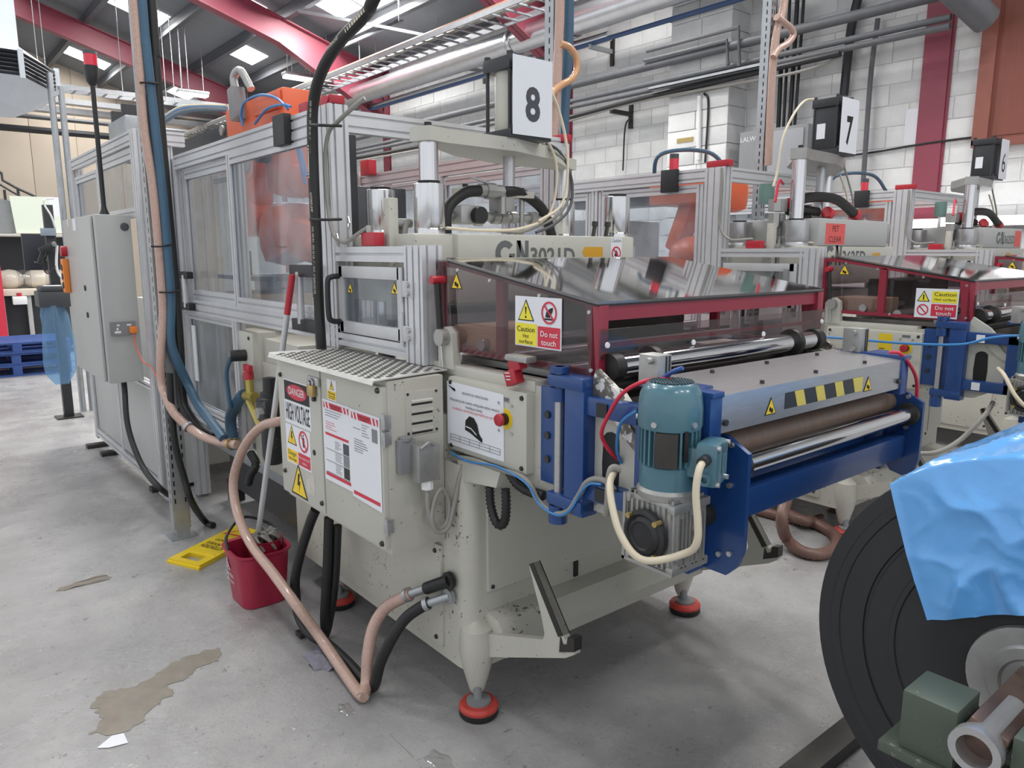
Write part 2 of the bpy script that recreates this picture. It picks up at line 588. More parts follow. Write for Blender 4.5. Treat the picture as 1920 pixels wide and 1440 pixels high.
mat_clearfilm = glass('clear_film', (240, 240, 240), 2.5, .08, (230, 230, 230), .12)
# ------------------------------------------------------------------ floor
def floor_material():
    m = M('worn_concrete_floor', (150, 149, 149), .4)
    nt = m.node_tree
    b = nt.nodes['Principled BSDF']
    tc = nt.nodes.new('ShaderNodeTexCoord')
    def noise(sc, det=6, rg=.6, st=None, dist=0):
        n = nt.nodes.new('ShaderNodeTexNoise')
        n.inputs['Scale'].default_value = sc
        n.inputs['Detail'].default_value = det
        n.inputs['Roughness'].default_value = rg
        n.inputs['Distortion'].default_value = dist
        if st:
            mp = nt.nodes.new('ShaderNodeMapping')
            mp.inputs['Scale'].default_value = st[0]
            mp.inputs['Rotation'].default_value = (0, 0, st[1])
            nt.links.new(tc.outputs['Object'], mp.inputs[0])
            nt.links.new(mp.outputs[0], n.inputs['Vector'])
        else:
            nt.links.new(tc.outputs['Object'], n.inputs['Vector'])
        return n.outputs[0]
    def rng(sock, a, b_, c=0., d=1.):
        r = nt.nodes.new('ShaderNodeMapRange')
        for i, q in enumerate((a, b_, c, d)):
            r.inputs[i + 1].default_value = q
        nt.links.new(sock, r.inputs[0])
        return r.outputs[0]
    def mix(f, a, b_, mode='MIX'):
        x = nt.nodes.new('ShaderNodeMix')
        x.data_type = 'RGBA'
        x.blend_type = mode
        for i, q in ((0, f), (6, a), (7, b_)):
            if isinstance(q, tuple):
                x.inputs[i].default_value = (*q, 1)
            elif isinstance(q, float):
                x.inputs[i].default_value = q
            else:
                nt.links.new(q, x.inputs[i])
        return x.outputs[2]
    base = mix(rng(noise(.9, 8, .62), .36, .66), lin((168, 167, 167)), lin((138, 137, 138)))
    base = mix(rng(noise(5, 8, .7), .45, .75, 0, .5), base, lin((120, 118, 118)))
    base = mix(rng(noise(.45, 6, .6, None, 1.), .56, .66, 0, .35), base, lin((118, 114, 112)))   # old stains
    base = mix(rng(noise(14, 6, .75), .635, .655, 0, .85), base, lin((98, 94, 91)))              # chipped spots
    base = mix(rng(noise(26, 6, .7), .63, .66, 0, .55), base, lin((112, 108, 105)))
    base = mix(rng(noise(60, 4, .7), .655, .68, 0, .8), base, lin((92, 88, 85)))
    base = mix(rng(noise(46, 3, .6), .70, .72, 0, .6), base, lin((215, 213, 208)))              # pale flecks
    base = mix(rng(noise(9, 4, .55, ((.35, 7, 1), .5)), .70, .72, 0, .6), base, lin((92, 90, 88)))  # scuffs
    base = mix(rng(noise(7, 4, .55, ((6, .3, 1), .9)), .71, .73, 0, .55), base, lin((95, 93, 91)))
    nt.links.new(base, b.inputs['Base Color'])
    ro = rng(noise(1.6, 8, .65), .35, .65, .18, .46)
    nt.links.new(ro, b.inputs['Roughness'])
    bp = nt.nodes.new('ShaderNodeBump')
    bp.inputs['Strength'].default_value = .4
    bp.inputs['Distance'].default_value = .01
    nt.links.new(noise(30, 8, .7), bp.inputs['Height'])
    nt.links.new(bp.outputs[0], b.inputs['Normal'])
    return m
fl = MB().box(-7, 8.9, -6, 26.2, -.1, 0).build('floor', floor_material(), origin=(0, 0, 0), kind='structure')
tag(fl, 'worn grey concrete workshop floor with scuffs and stains')

# ------------------------------------------------------------------ right hand block wall
WX = 8.7
wall = MB().box(WX + .008, WX + .25, -6, 26.2, 0, 5.75).build('wall_right', mat_mortar, origin=(WX, 0, 0), kind='structure')
tag(wall, 'white painted blockwork side wall')
BL, BH = .45, .225
proto = MB().box(WX, WX + .03, 0, BL - .008, 0, BH - .008, .005).build('block', mat_block, wall)
protog = MB().box(WX, WX + .03, 0, BL - .008, 0, BH - .008, .005).build('block', mat_blockgrey, wall)
rest = MB()
cnt = 0
first = {0: True, 1: True}
for j in range(7, 25):
    z = j * BH
    for i in range(2, 58):
        y = i * BL + (BL / 2 if j % 2 else 0)
        near = y < 11.2 and 1.9 < z < 5.0
        if near and cnt < 298:
            k = 1 if random.random() < .4 else 0
            src = protog if k else proto
            off = (random.uniform(-.004, .003), y, z)
            if first[k]:
                src.location = V(off)
                first[k] = False
            else:
                o = src.copy()
                col.objects.link(o)
                o.location = V(off)
            cnt += 1
        elif y < 25.8:
            dx = random.uniform(-.005, .004)
            rest.box(WX + dx, WX + .03, y, y + BL - .008, z, z + BH - .008)
rest.build('blockwork', mat_blockgrey, wall, kind='stuff', smooth=False)
# projecting pier
pier = A(1251, 250, x=8.32).y, A(1362, 250, x=8.32).y
pz = MB().box(8.34, WX + .01, pier[1] + .01, pier[0] - .01, 0, 5.5).build('pier', mat_mortar, wall)
for j in range(8, 24):
    z = j * BH
    L = pier[0] - pier[1]
    cuts = [0, .45, L] if j % 2 else [0, L - .45, L]
    for a, b in zip(cuts, cuts[1:]):
        MB().box(8.32 + random.uniform(-.004, .004), 8.36, pier[1] + a, pier[1] + b - .012, z, z + BH - .012, .005).build('pier_block', mat_block if random.random() < .6 else mat_blockgrey, pz)
    MB().box(8.32, WX, pier[1] - .006, pier[1] + .012, z + .006, z + BH - .006).build('pier_block', mat_blockgrey, pz)
# red portal columns set in the wall
FRY = (3.58, 9.22, 14.9, 20.57)
for y in FRY:
    MB().box(WX - .03, WX + .05, y - .13, y + .13, 0, 5.6).box(WX - .012, WX + .05, y - .16, y - .13, 0, 5.6).build('steel_column', mat_steelred, wall)
# brown boarded opening high in the wall
wn = MB().box(WX - .05, WX + .02, .6, 3.02, 2.66, 5.4).build('window_1', mat_brownboard, origin=(WX, 1.8, 2.66), kind='structure')
tag(wn, 'brown boarded opening high in the white block wall')
MB().box(WX - .09, WX + .01, 3.0, 3.14, 2.62, 5.4).box(WX - .09, WX + .01, .6, 3.14, 2.6, 2.67).build('window_frame', M('brown_frame_paint', (140, 84, 72), .55, var=.1), wn)
for k in range(4):
    MB().box(WX - .056, WX - .04, .75 + k * .56, 1.29 + k * .56, 2.7, 5.38).build('board', mat_brownboard, wn)

# ------------------------------------------------------------------ end wall of beige cladding
EW = 26.0
we = MB().box(-7, 8.9, EW, EW + .2, 0, 11).build('wall_back', mat_beigewall, origin=(0, EW, 0), kind='structure')
tag(we, 'far beige clad end wall')
for k in range(9):
    x = -1.2 + k * 1.17
    MB().box(x, x + 1.155, EW - .03, EW + .01, 0, 9, .006).build('cladding_panel', mat_beigewall, we)

# ------------------------------------------------------------------ roof
x0r, x1r = -5.5, 8.9
ceil = MB().prism([(x0r, -6, roof_z(x0r)), (x1r, -6, roof_z(x1r)), (x1r, -6, roof_z(x1r) + .12), (x0r, -6, roof_z(x0r) + .12)], (0, 32.2, 0)).build('ceiling', mat_roof, origin=(0, 0, 6), kind='structure')
tag(ceil, 'dark sloping factory roof lining')
for x in (.3, 1.58, 2.85, 4.1, 5.38, 6.48, 7.5, 8.4):
    z = roof_z(x)
    MB().box(x - .035, x + .035, -6, 26, z - .24, z - .01).box(x - .075, x + .035, -6, 26, z - .25, z - .235).build('purlin', mat_purlin, ceil)
for y in FRY[1:]:
    def rz(x):
        return roof_z(x) - .24
    b = MB()
    b.prism([(-5, y - .012, rz(-5)), (8.6, y - .012, rz(8.6)), (8.6, y - .012, rz(8.6) - 1.05), (6.3, y - .012, rz(6.3) - .5), (-5, y - .012, rz(-5) - .5)], (0, .024, 0))
    b.prism([(-5, y - .12, rz(-5)), (8.6, y - .12, rz(8.6)), (8.6, y - .12, rz(8.6) - .025), (-5, y - .12, rz(-5) - .025)], (0, .24, 0))
    b.prism([(6.3, y - .12, rz(6.3) - .5), (8.6, y - .12, rz(8.6) - 1.05), (8.6, y - .12, rz(8.6) - 1.025), (6.3, y - .12, rz(6.3) - .475)], (0, .24, 0))
    b.prism([(-5, y - .12, rz(-5) - .5), (6.3, y - .12, rz(6.3) - .5), (6.3, y - .12, rz(6.3) - .475), (-5, y - .12, rz(-5) - .475)], (0, .24, 0))
    b.build('rafter', mat_steelred, ceil)
for (a, b, c, d) in SKY:
    za, zb = roof_z(a) - .02, roof_z(b) - .02
    MB().prism([(a, c, za), (b, c, zb), (b, c, zb + .015), (a, c, za + .015)], (0, d - c, 0)).build('rooflight', mat_skylight, ceil)

# ------------------------------------------------------------------ services along the wall
def run(name, label, cat, px, py, x, r, mat, y0=1.6, y1=25, parent=None, n=10):
    z = A(px, py, x=x).z
    o = MB().cyl((x, y0, z), (x, y1, z), r, n=n).build(name, mat)
    return tag(o, label, cat)
zd = A(850, 118, x=8.0).z
dt = thing('spiral_duct', 'large silver spiral duct running high along the block wall', 'duct', (8.0, 14, zd))
MB().tube([(8.0, -2, zd), (8.0, 25, zd)], .19, n=18, sub=0, corr=(.12, .0025)).build('duct_pipe', mat_duct, dt, ang=60)
for y in (8.3, 9.6, 17.2):
    MB().lathe((8.0, y, zd), (0, 1, 0), [(.2, 0), (.215, .02), (.215, .1), (.2, .12)], 20).build('joint_collar', mat_clearfilm if y < 8 else mat_duct, dt)
ds = MB().cyl((8.3, 7.9, zd - .22), (8.3, 25, zd - .22), .07, n=12).build('narrow_duct', mat_duct)
tag(ds, 'narrow silver duct tucked below the large spiral duct', 'duct')
run('blue_pipe', 'blue painted pipe below the silver ducts on the wall', 'pipe', 1230, 45, 8.26, .032, mat_bluepipe)
p1 = run('service_pipe', 'thickest grey service pipe on the block wall, topmost of three', 'pipe', 1247, 117, 8.22, .055, mat_pipe, 3.3)
p2 = run('service_pipe', 'middle thin grey pipe of the three on the block wall', 'pipe', 1247, 151, 8.25, .034, mat_pipe, 3.3)
p3 = run('service_pipe', 'lowest thin grey pipe of the three on the block wall', 'pipe', 1247, 163, 8.25, .034, mat_pipe, 3.3)
# small looped pipework above the pipes
zt = A(1247, 117, x=8.5).z
def wp(px, py, x=8.16):
    return A(px, py, x=x)
tag(MB().tube([wp(1213, 96), wp(1385, 51), wp(1386, 124)], .024, n=8, sub=0).build('bent_conduit', mat_pipe), 'upper looped grey pipe turning down beside the pier', 'pipe')
tag(MB().tube([wp(1208, 114), wp(1363, 76), wp(1365, 122)], .024, n=8, sub=0).build('bent_conduit', mat_pipe), 'lower looped grey pipe turning down beside the pier', 'pipe')
# cable run on brackets
zc = A(1290, 172, x=8.24).z
cb = thing('cable_bundle', 'bundle of dark cables sagging along the block wall on brackets', 'cables', (8.24, 9, zc))
MB().tube([(8.24, 20, zc + .05), (8.24, 12, zc - .02), (8.24, 9.3, zc - .04), (8.24, 7.2, zc + .03), (8.24, 6.2, zc + .05), (8.24, 4.4, zc + .08)], .035, n=8).build('cable', mat_blackplastic, cb)
MB().tube([(8.26, 20, zc + .0), (8.22, 12, zc - .09), (8.24, 9.3, zc - .1), (8.24, 7.2, zc - .0), (8.24, 5.0, zc - .03), (8.3, 4.4, zc + .06)], .018, n=8).build('cable', mat_greycable, cb)
tr = MB().box(8.12, 8.24, 5.3, 7.0, zc + .09, zc + .1).box(8.12, 8.125, 5.3, 7.0, zc + .09, zc + .13)
tag(tr.build('cable_tray', mat_galv), 'slim perforated steel cable tray passing in front of the pier', 'tray')
for k, (px, py, ln) in enumerate([(1150, 98, .5), (910, 135, .5), (720, 190, .5), (1185, 215, .45), (1285, 45, .3), (1302, 180, .3)]):
    p = A(px, py, x=WX)
    b = thing('wall_bracket', ['steel cantilever bracket on wall right of the slotted post', 'steel cantilever bracket on wall behind machine eight, nearer the cylinder', 'farthest steel cantilever bracket on the wall behind machine eight', 'dark bracket holding the sagging cables', 'short bracket hanging under the blue pipe', 'short bracket at the pier holding the cable tray'][k], 'bracket', p)
    MB().box(WX - .04, WX, p.y - .03, p.y + .03, p.z - .2, p.z + .2).build('back_plate', mat_darksteel, b)
    MB().box(WX - ln, WX - .03, p.y - .025, p.y + .025, p.z - .03, p.z + .03).build('arm', mat_darksteel if k > 2 else mat_galv, b)
# drop cables and conduits
for k, (pts, r, m_, lab) in enumerate([
        ([(1182, 221), (1172, 240), (1168, 320)], .012, mat_blackplastic, 'thin black cable dropping down the wall beside bracket'),
        ([(1320, 175), (1328, 195), (1322, 305)], .014, mat_blackplastic, 'black cable dropping down the front of the pier'),
        ([(1646, 35), (1632, 150), (1618, 350)], .028, mat_pipe, 'long grey conduit dropping down the wall left of red column'),
        ([(1608, 0), (1595, 60), (1582, 180)], .05, mat_blackpaint, 'thick black conduit dropping behind the number seven cylinder'),
        ([(1312, 180), (1310, 300)], .03, mat_white, 'white conduit down the front of the pier')]):
    xw = 8.3 if k in (1, 4) else 8.62
    tag(MB().tube([A(a, b, x=xw) for a, b in pts], r, n=8).build('drop_conduit', m_), lab, 'conduit')
for k, dx in enumerate((0, 14, 26, 40, 52)):
    tag(MB().tube([A(1455 + dx, 0, x=8.5), A(1452 + dx * .9, 120, x=8.5), A(1448 + dx * .8, 240, x=8.55)], .026 if k % 2 else .018, n=8).build('riser_cable', mat_blackplastic), 'black riser cable entering the top of the grey wall panel, %s' % ['leftmost of five', 'second of five from left', 'middle one of five', 'fourth of five from left', 'rightmost of five'][k], 'cable')
# large lagged pipes coming off the wall, top right
a = A(1850, 38, x=8.4)
tag(MB().tube([a, a + V((-2.2, 1.0, 1.35))], .13, n=14, sub=0).build('lagged_pipe', mat_pipe), 'thick dark lagged pipe crossing the top right corner', 'pipe')
a = A(1842, 12, x=8.4)
tag(MB().tube([a, a + V((-1.2, .3, .75))], .09, n=14, sub=0).build('lagged_pipe', mat_pipe), 'shorter dark lagged pipe beside the thick one, top right', 'pipe')
a, b = A(1385, 300, x=8.3), A(1512, 300, x=8.3)
wp_ = thing('wall_panel_box', 'tall grey electrical panel on block wall behind slotted post', 'cabinet', (8.4, (a.y + b.y) / 2, 1.2))
MB().box(8.3, WX, b.y, a.y, 1.2, A(1400, 247, x=8.3).z, .01).build('body', mat_grey, wp_)
MB().box(8.285, 8.3, b.y + .05, b.y + (a.y - b.y) * .62, 1.3, A(1400, 250, x=8.3).z - .02, .005).build('door', M('panel_grey', (150, 153, 158), .45), wp_)
Face('x', 8.3, wp_).text('LALWEB', -a.y + .16, A(1400, 262, x=8.3).z, .08, mat_white)
p = A(1719, 237, x=WX)
tag(MB().box(WX - .02, WX, p.y - .12, p.y + .12, p.z - .19, p.z + .19, .01).build('blanking_plate', mat_paper), 'cream blanking plate fixed left of the red wall column', 'plate')
tag(MB().box(8.31, 8.325, A(1299, 262, x=8.31).y, A(1269, 265, x=8.31).y, A(1280, 267, x=8.31).z, A(1280, 259, x=8.31).z).build('brass_plate', mat_brass), 'small brass coloured strip on the pier', 'plate')
z = A(1600, 290, x=8.66).z
tag(MB().tube([(8.67, 5.6, z - .02), (8.67, 4.3, z), (8.67, 3.3, z + .05), (8.67, 1.5, z + .05)], .012, n=6).build('wall_cable', mat_blackplastic), 'thin black cable clipped across the wall and red column', 'cable')

# cable ladder and struts under the roof
zl = A(830, 72, x=7.2).z
ld = thing('cable_ladder', 'long cable ladder with copper cable hung below the roof', 'ladder', (7.2, 14, zl))
for x in (6.95, 7.5):
    MB().box(x - .012, x + .012, 6, 24, zl - .04, zl + .04).build('side_rail', mat_galv, ld)
rb = MB()
for k in range(60):
    rb.box(6.95, 7.5, 6 + k * .3, 6.04 + k * .3, zl - .02, zl)
rb.build('rung', mat_galv, ld, kind='stuff', smooth=False)
MB().tube([(6.98, 24, zl + .03), (7.0, 18, zl + .05), (6.97, 12, zl + .04), (7.0, 6, zl + .05)], .035, n=8).build('cable', M('copper_cable', (190, 140, 112), .5), ld)
MB().tube([(7.2, 24, zl + .03), (7.2, 12, zl + .04), (7.2, 6, zl + .05)], .03, n=8).build('cable', mat_greycable, ld)
tag(MB().beam(A(560, 20, y=14), A(922, 90, y=10.8), .05, .05).build('roof_strut', mat_galv), 'slim galvanised channel slanting down to the right below roof', 'strut')
tag(MB().beam(A(640, 88, y=14), A(840, 0, y=12), .05, .05).build('roof_strut', mat_galv), 'slim galvanised channel slanting up to the right below roof', 'strut')
hw = thing('hanger_rods', 'thin vertical hanger rods dropping from the roof to the services', 'hanger', (6, 16, 3.5), kind='stuff')
for (px, p0, p1, y) in [(73, 0, 140, 20), (87, 0, 145, 20), (230, 60, 170, 18), (312, 70, 190, 18), (328, 60, 190, 18), (343, 60, 190, 18), (355, 50, 185, 18), (441, 120, 190, 20), (465, 120, 200, 20), (548, 0, 138, 16), (573, 0, 132, 16), (607, 0, 120, 16), (613, 0, 120, 15), (675, 60, 130, 14), (705, 40, 110, 14), (748, 0, 40, 12), (822, 10, 60, 12)]:
    p = A(px, p1, y=y)
    MB().cyl(p, (p.x, p.y, roof_z(p.x) - .02), .009, n=5).build('rod', mat_galv, hw)
def pendant(px, py, y, lab):
    p = A(px, py, y=y)
    t = thing('pendant_lamp', lab, 'lamp', p)
    MB().box(p.x - .35, p.x + .35, p.y - .12, p.y + .12, p.z + .05, p.z + .12, .02).build('housing', mat_galv, t)
    MB().box(p.x - .33, p.x + .33, p.y - .11, p.y + .11, p.z, p.z + .05, .02).build('diffuser', mat_tubelight, t)
    for s in (-.25, .25):
        MB().cyl((p.x + s, p.y, p.z + .12), (p.x + s, p.y, roof_z(p.x + s)), .008, n=5).build('hanger', mat_galv, t)
pendant(562, 150, 15.5, 'lit pendant lamp hanging by the black hose near roof')
pendant(362, 180, 19, 'lit pendant lamp half hidden behind the blue and black hoses')
# ------------------------------------------------------------------ thermoforming presses 8, 7 and 6 stand side by side along x
PITCHX = 2.55
def rrect(x0, x1, y0, y1, r, z, n=5):
    pts = []
    for cx_, cy_, a in ((x1 - r, y1 - r, 0), (x0 + r, y1 - r, 90), (x0 + r, y0 + r, 180), (x1 - r, y0 + r, 270)):
        for k in range(n + 1):
            t = math.radians(a + 90 * k / n)
            pts.append((cx_ + r * math.cos(t), cy_ + r * math.sin(t), z))
    return pts
def screw(parent, p, n, r=.007, h=.004, mat=None):
    p, n = V(p), V(n)
    return MB().cyl(p, p + n * h, r, r * .8, n=8).build('screw', mat or mat_steel, parent)
def bolt(b, p, n, r=.014, h=.018):
    p, n = V(p), V(n)
    return b.cyl(p, p + n * h, r, n=10).cyl(p + n * h * .6, p + n * h, r * .55, n=6)

def gn_letters(F, u, v, h, parent, model):
    # heavy rounded G with a cut bar, then N, then the model figures
    r = h * .5
    ps = []
    outer, inner = [], []
    for k in range(0, 13):
        t = math.radians(40 + 25 * k)
        outer.append((u + r * math.cos(t), v + r * math.sin(t)))
        inner.append((u + r * .48 * math.cos(t), v + r * .48 * math.sin(t)))
    for k in range(12):
        ps.append([outer[k], outer[k + 1], inner[k + 1], inner[k]])
    ps.append([(u + .4 * r, v - .3 * r), (u + r * .95, v - .3 * r), (u + r * .98, v - .02 * r), (u + .4 * r, v - .02 * r)])
    F.multi(ps, mat_lettergrey, 1, 'emblem_letter')
    x = u + r * 1.15
    w = h * .62
    F.multi([[(x, v - r), (x + w * .34, v - r), (x + w * .34, v + r), (x, v + r)], [(x + w * .7, v - r), (x + w, v - r), (x + w, v + r), (x + w * .7, v + r)],
             [(x, v + r), (x + w * .32, v + r), (x + w, v - r), (x + w * .68, v - r)]], mat_lettergrey, 1, 'emblem_letter')
    F.text(model, x + w * 1.1, v - r * .3, h * .92, mat_lettergrey, 1, align='LEFT', bold=.025)
mat_lettergrey = M('grey_letter_vinyl', (104, 107, 108), .5)

def press(D, num, label, tall):
    X0, X1, YF = 1.355 + D, 2.575 + D, 1.88
    T = thing('thermoforming_press', label, 'machine', ((X0 + X1) / 2, 2.6, 0), 'thermoforming presses in a row')
    # ---- base
    b = MB().prism(rrect(X0, X1, YF, 3.3, .055, .15), (0, 0, .72))
    b.box(X0 + .09, X1 - .09, YF + .03, 3.28, .86, 1.02, .006)
    b.box(X0 + .01, X1 - .01, 2.02, 3.28, .86, 1.02, .006)
    base = b.build('base_casting', mat_creamworn, T)
    for (fx, fy) in ((1.40, 1.895), (2.545, 1.915), (1.40, 2.93), (2.545, 2.95)):
        fx += D
        MB().lathe((fx + .002, fy + .002, 0), (0, 0, 1), [(.02, .06), (.028, .075), (.038, .11), (.05, .155), (.059, .2), (.06, .25), (.055, .30), (.001, .34)], 14).build('leg', mat_creamworn, T)
        f = MB().lathe((fx - .015, fy - .03, 0), (0, 0, 1), [(.001, 0), (.064, 0), (.068, .008), (.066, .026), (.001, .027)], 24).build('foot', mat_rubber, T)
        MB().lathe((fx - .015, fy - .03, 0), (0, 0, 1), [(.001, .024), (.067, .024), (.068, .034), (.06, .044), (.03, .046), (.001, .046)], 24).build('red_ring', mat_redfoot, f)
        MB().lathe((fx - .015, fy - .03, 0), (0, 0, 1), [(.001, .044), (.042, .045), (.042, .053), (.001, .055)], 20).build('washer', mat_grey, f)
        MB().cyl((fx - .012, fy - .022, .05), (fx - .008, fy - .012, .1), .016, n=10).build('levelling_bolt', mat_grey, f)
    pf = MB().box(1.432 + D, 2.34 + D, YF - .012, YF + .002, .425, .90, .003).build('front_panel', mat_cream, T)
    for u, v in ((1.45, .44), (2.32, .44), (1.45, .885), (2.32, .885)):
        screw(pf, (u + D, YF - .012, v), (0, -1, 0), .008, .005, mat_darksteel)
    MB().box(2.36 + D, 2.55 + D, YF - .01, YF + .002, .45, .9, .003).build('front_panel', mat_cream, T)
    ps = MB().box(X0 - .014, X0 + .002, 2.02, 2.86, .19, .565, .006).build('side_panel', mat_creamworn, T)
    for v, w in ((2.05, .22), (2.05, .54), (2.82, .22), (2.82, .54)):
        screw(ps, (X0 - .014, v, w), (-1, 0, 0), .009, .006, mat_darksteel)
    # lifting bar with fork arms for the reel shaft
    MB().prism([(1.432 + D, 1.88, .352), (1.432 + D, 1.815, .34), (1.432 + D, 1.765, .275), (1.432 + D, 1.775, .225), (1.432 + D, 1.88, .225)], (1.06, 0, 0)).build('lifting_bar', mat_creamworn, T)
    MB().box(1.84 + D, 1.86 + D, 1.874, 1.884, .36, .42).build('drain_slot', mat_black, T)
    arm_px = [(893, 1187), (1018, 1199), (1021, 1188), (1014, 1150), (992, 1062), (1000, 1055), (1056, 1192), (1060, 1200), (1065, 1195), (1077, 1199), (1077, 1228), (1060, 1234), (907, 1232), (893, 1213)]
    poly = [A(a, c, x=1.41) for a, c in arm_px]
    for dx in (0, 1.075):
        a = MB().prism([p + V((D + dx, 0, 0)) for p in poly], (.024, 0, 0)).build('fork_arm', mat_creamworn, T)
        q0, q1 = poly[5] + V((D + dx - .002, 0, 0)), poly[6] + V((D + dx - .002, 0, 0))
        MB().prism([q0, q1, q1 + V((0, .02, -.012)), q0 + V((0, .018, -.01))], (.03, 0, 0)).build('wear_strip', mat_darksteel, a)
        h = [A(u, v, x=1.41) + V((D + dx, 0, 0)) for u, v in ((1052, 1194), (1056, 1208), (1064, 1208), (1066, 1194), (1078, 1197), (1078, 1222), (1050, 1222))]
        MB().prism([p + V((-.004, 0, 0)) for p in h], (.032, 0, 0)).build('shaft_hook', mat_darksteel, a)
        c = A(892, 1215, x=1.40) + V((D + dx, 0, 0))
        MB().cyl(c + V((-.035, 0, 0)), c + V((.03, 0, 0)), .024, n=16).cyl(c + V((-.042, 0, 0)), c + V((-.03, 0, 0)), .016, n=8).build('pivot_pin', mat_creamworn, a)
        MB().cyl(c + V((-.012, 0, 0)), c + V((.012, 0, 0)), .03, n=16).build('pivot_bush', mat_rubber, a)
    # ---- infeed side cheeks carrying hood and rollers
    cheek = [(2.3, .98), (2.3, 1.185), (1.62, 1.172), (1.44, 1.172), (1.36, 1.215), (1.28, 1.2), (1.2, 1.12), (1.19, .93), (1.32, .86), (1.86, .86), (1.9, .98)]
    for k, x in enumerate((1.405, 2.525)):
        ck = MB().prism([(x + D, y, z) for y, z in cheek], (.025, 0, 0)).build('infeed_cheek', mat_cream, T)
        MB().prism([(x + D - .003, 1.30 + .03 * math.cos(t * .524), 1.0 + (.06 if 0 < t < 6 else -.06 if t > 6 else 0) + .03 * math.sin(t * .524)) for t in range(12)], (.004, 0, 0)).build('cheek_slot', mat_black, ck)
        # worn curved bracket ends
        arc = [(1.36, 1.225), (1.35, 1.25), (1.27, 1.2), (1.245, 1.14), (1.2, 1.09), (1.15, 1.07), (1.15, 1.045), (1.215, 1.06), (1.265, 1.1), (1.30, 1.16), (1.36, 1.18)]
        MB().prism([(x + D - .012 + (.03 if k else 0), y, z) for y, z in arc], (.018, 0, 0)).build('curved_bracket', M('worn_bracket_%d' % k, (120, 116, 110), .4, .5, var=.4, scale=30, chips=(.72, (225, 225, 222), 30)) if D == 0 else mat_cream, ck)
    MB().box(1.40 + D, 1.46 + D, 1.6, 2.24, 1.15, 1.185, .006).build('side_rail', mat_creamclean, T)
    MB().box(2.5 + D, 2.56 + D, 1.6, 2.24, 1.15, 1.185, .006).build('side_rail', mat_creamclean, T)
    for x in (1.395, 2.56):
        br = MB().prism([(x + D, 2.09, 1.17), (x + D, 2.09, 1.28), (x + D, 2.07, 1.305), (x + D, 2.04, 1.31), (x + D, 2.01, 1.29), (x + D, 2.0, 1.17)], (.03, 0, 0)).build('hood_pivot_bracket', mat_creamclean, T)
        s = -1 if x < 2 else 1
        MB().cyl((x + D + .015, 2.045, 1.275), (x + D + .015 + s * .045, 2.045, 1.275), .028, n=20).build('pivot_knob', mat_castalu, br)
    # tie beams and dark interior mechanism under the hood
    MB().box(1.43 + D, 2.525 + D, 1.62, 1.68, 1.08, 1.15).box(1.43 + D, 2.525 + D, 2.0, 2.1, 1.0, 1.16).build('cross_tie', mat_darksteel, T)
    MB().box(1.44 + D, 2.52 + D, 1.24, 1.98, .9, .915).build('drip_tray', mat_darksteel, T)
    for yy, zz, r in ((1.52, 1.22, .02), (1.72, 1.24, .02), (1.9, 1.26, .02)):
        MB().cyl((1.43 + D, yy, zz), (2.53 + D, yy, zz), r, n=12).build('guide_rod', mat_steel, T)
    for xx in (1.5, 1.78, 2.1, 2.4):
        MB().box(xx + D, xx + .035 + D, 1.4, 2.1, 1.18, 1.2).build('guide_strip', mat_castalu, T)
    MB().box(1.455 + D, 1.72 + D, 1.84, 2.08, 1.225, 1.31, .004).build('heat_shield', mat_wood, T)
    MB().box(1.9 + D, 2.4 + D, 1.85, 2.1, 1.2, 1.4, .004).build('clamp_block', mat_darksteel, T)
    # chrome infeed shaft with collars
    sh = MB().cyl((1.47 + D, 1.35, 1.25), (2.50 + D, 1.35, 1.25), .03, n=24).build('infeed_shaft', mat_chrome, T, ang=60)
    for xx in (1.44, 2.47):
        MB().cyl((xx + D, 1.35, 1.25), (xx + .035 + D, 1.35, 1.25), .037, n=20).build('shaft_bearing', mat_rubber, sh)
    for xx in (1.60, 2.33):
        MB().lathe((xx + D, 1.35, 1.25), (1, 0, 0), [(.03, 0), (.044, 0), (.046, .006), (.046, .022), (.04, .03), (.03, .03)], 24).build('shaft_collar', mat_darksteel, sh)
    MB().cyl((1.44 + D, 1.40, 1.185), (2.53 + D, 1.40, 1.185), .028, n=18).build('lower_shaft', mat_darksteel, T)
    # ---- press head
    if tall:
        zl, zt = 1.36, 1.62
        hb = MB().box(1.63 + D, 2.60 + D, 2.3, 2.9, zl, zt, .008).box(1.46 + D, 1.66 + D, 2.325, 2.9, zl, zt, .02).build('head_beam', mat_cream, T)
        F = Face('y', 2.3, T)
        gn_letters(F, 1.855 + D, 1.548, .10, T, '3021D')
        F.poly([(2.275 + D, 1.555), (2.29 + D, 1.575), (2.40 + D, 1.575), (2.40 + D, 1.53), (2.29 + D, 1.53)], M('ochre_tag', (214, 160, 40), .5), 1, 'ochre_tag')
        st = F.rect(2.45 + D, 1.49, 2.52 + D, 1.615, mat_paper, 1, 'caution_sticker')
        F.text('Caution', 2.485 + D, 1.603, .022, mat_black, 2, .058, par=st)
        F.ring(2.485 + D, 1.548, .023, .03, mat_redprint, 3, par=st, bar=-.8)
        F.multi([[(2.485 + D - .012, 1.54), (2.485 + D, 1.53), (2.485 + D + .012, 1.545), (2.485 + D, 1.562)]], mat_black, 2, 'pictogram', par=st)
        caps = [(1.573, 2.40, True), (1.573, 2.76, False), (2.593, 2.40, False), (2.593, 2.76, True)]
        rc, zc0, zc1, rr, zr, ch = .058, 1.62, 1.80, .036, 1.955, (1.95, 2.0)
        mcap, mcyl = mat_turned, None
    else:
        zl, zt = 1.36, 1.59
        MB().box(1.50 + D, 2.63 + D, 2.3, 2.95, zl, zt, .008).build('head_beam', mat_creamclean, T)
        MB().box(1.66 + D, 2.53 + D, 2.3, 2.8, zt, 1.75, .008).build('head_box', mat_greycab, T)
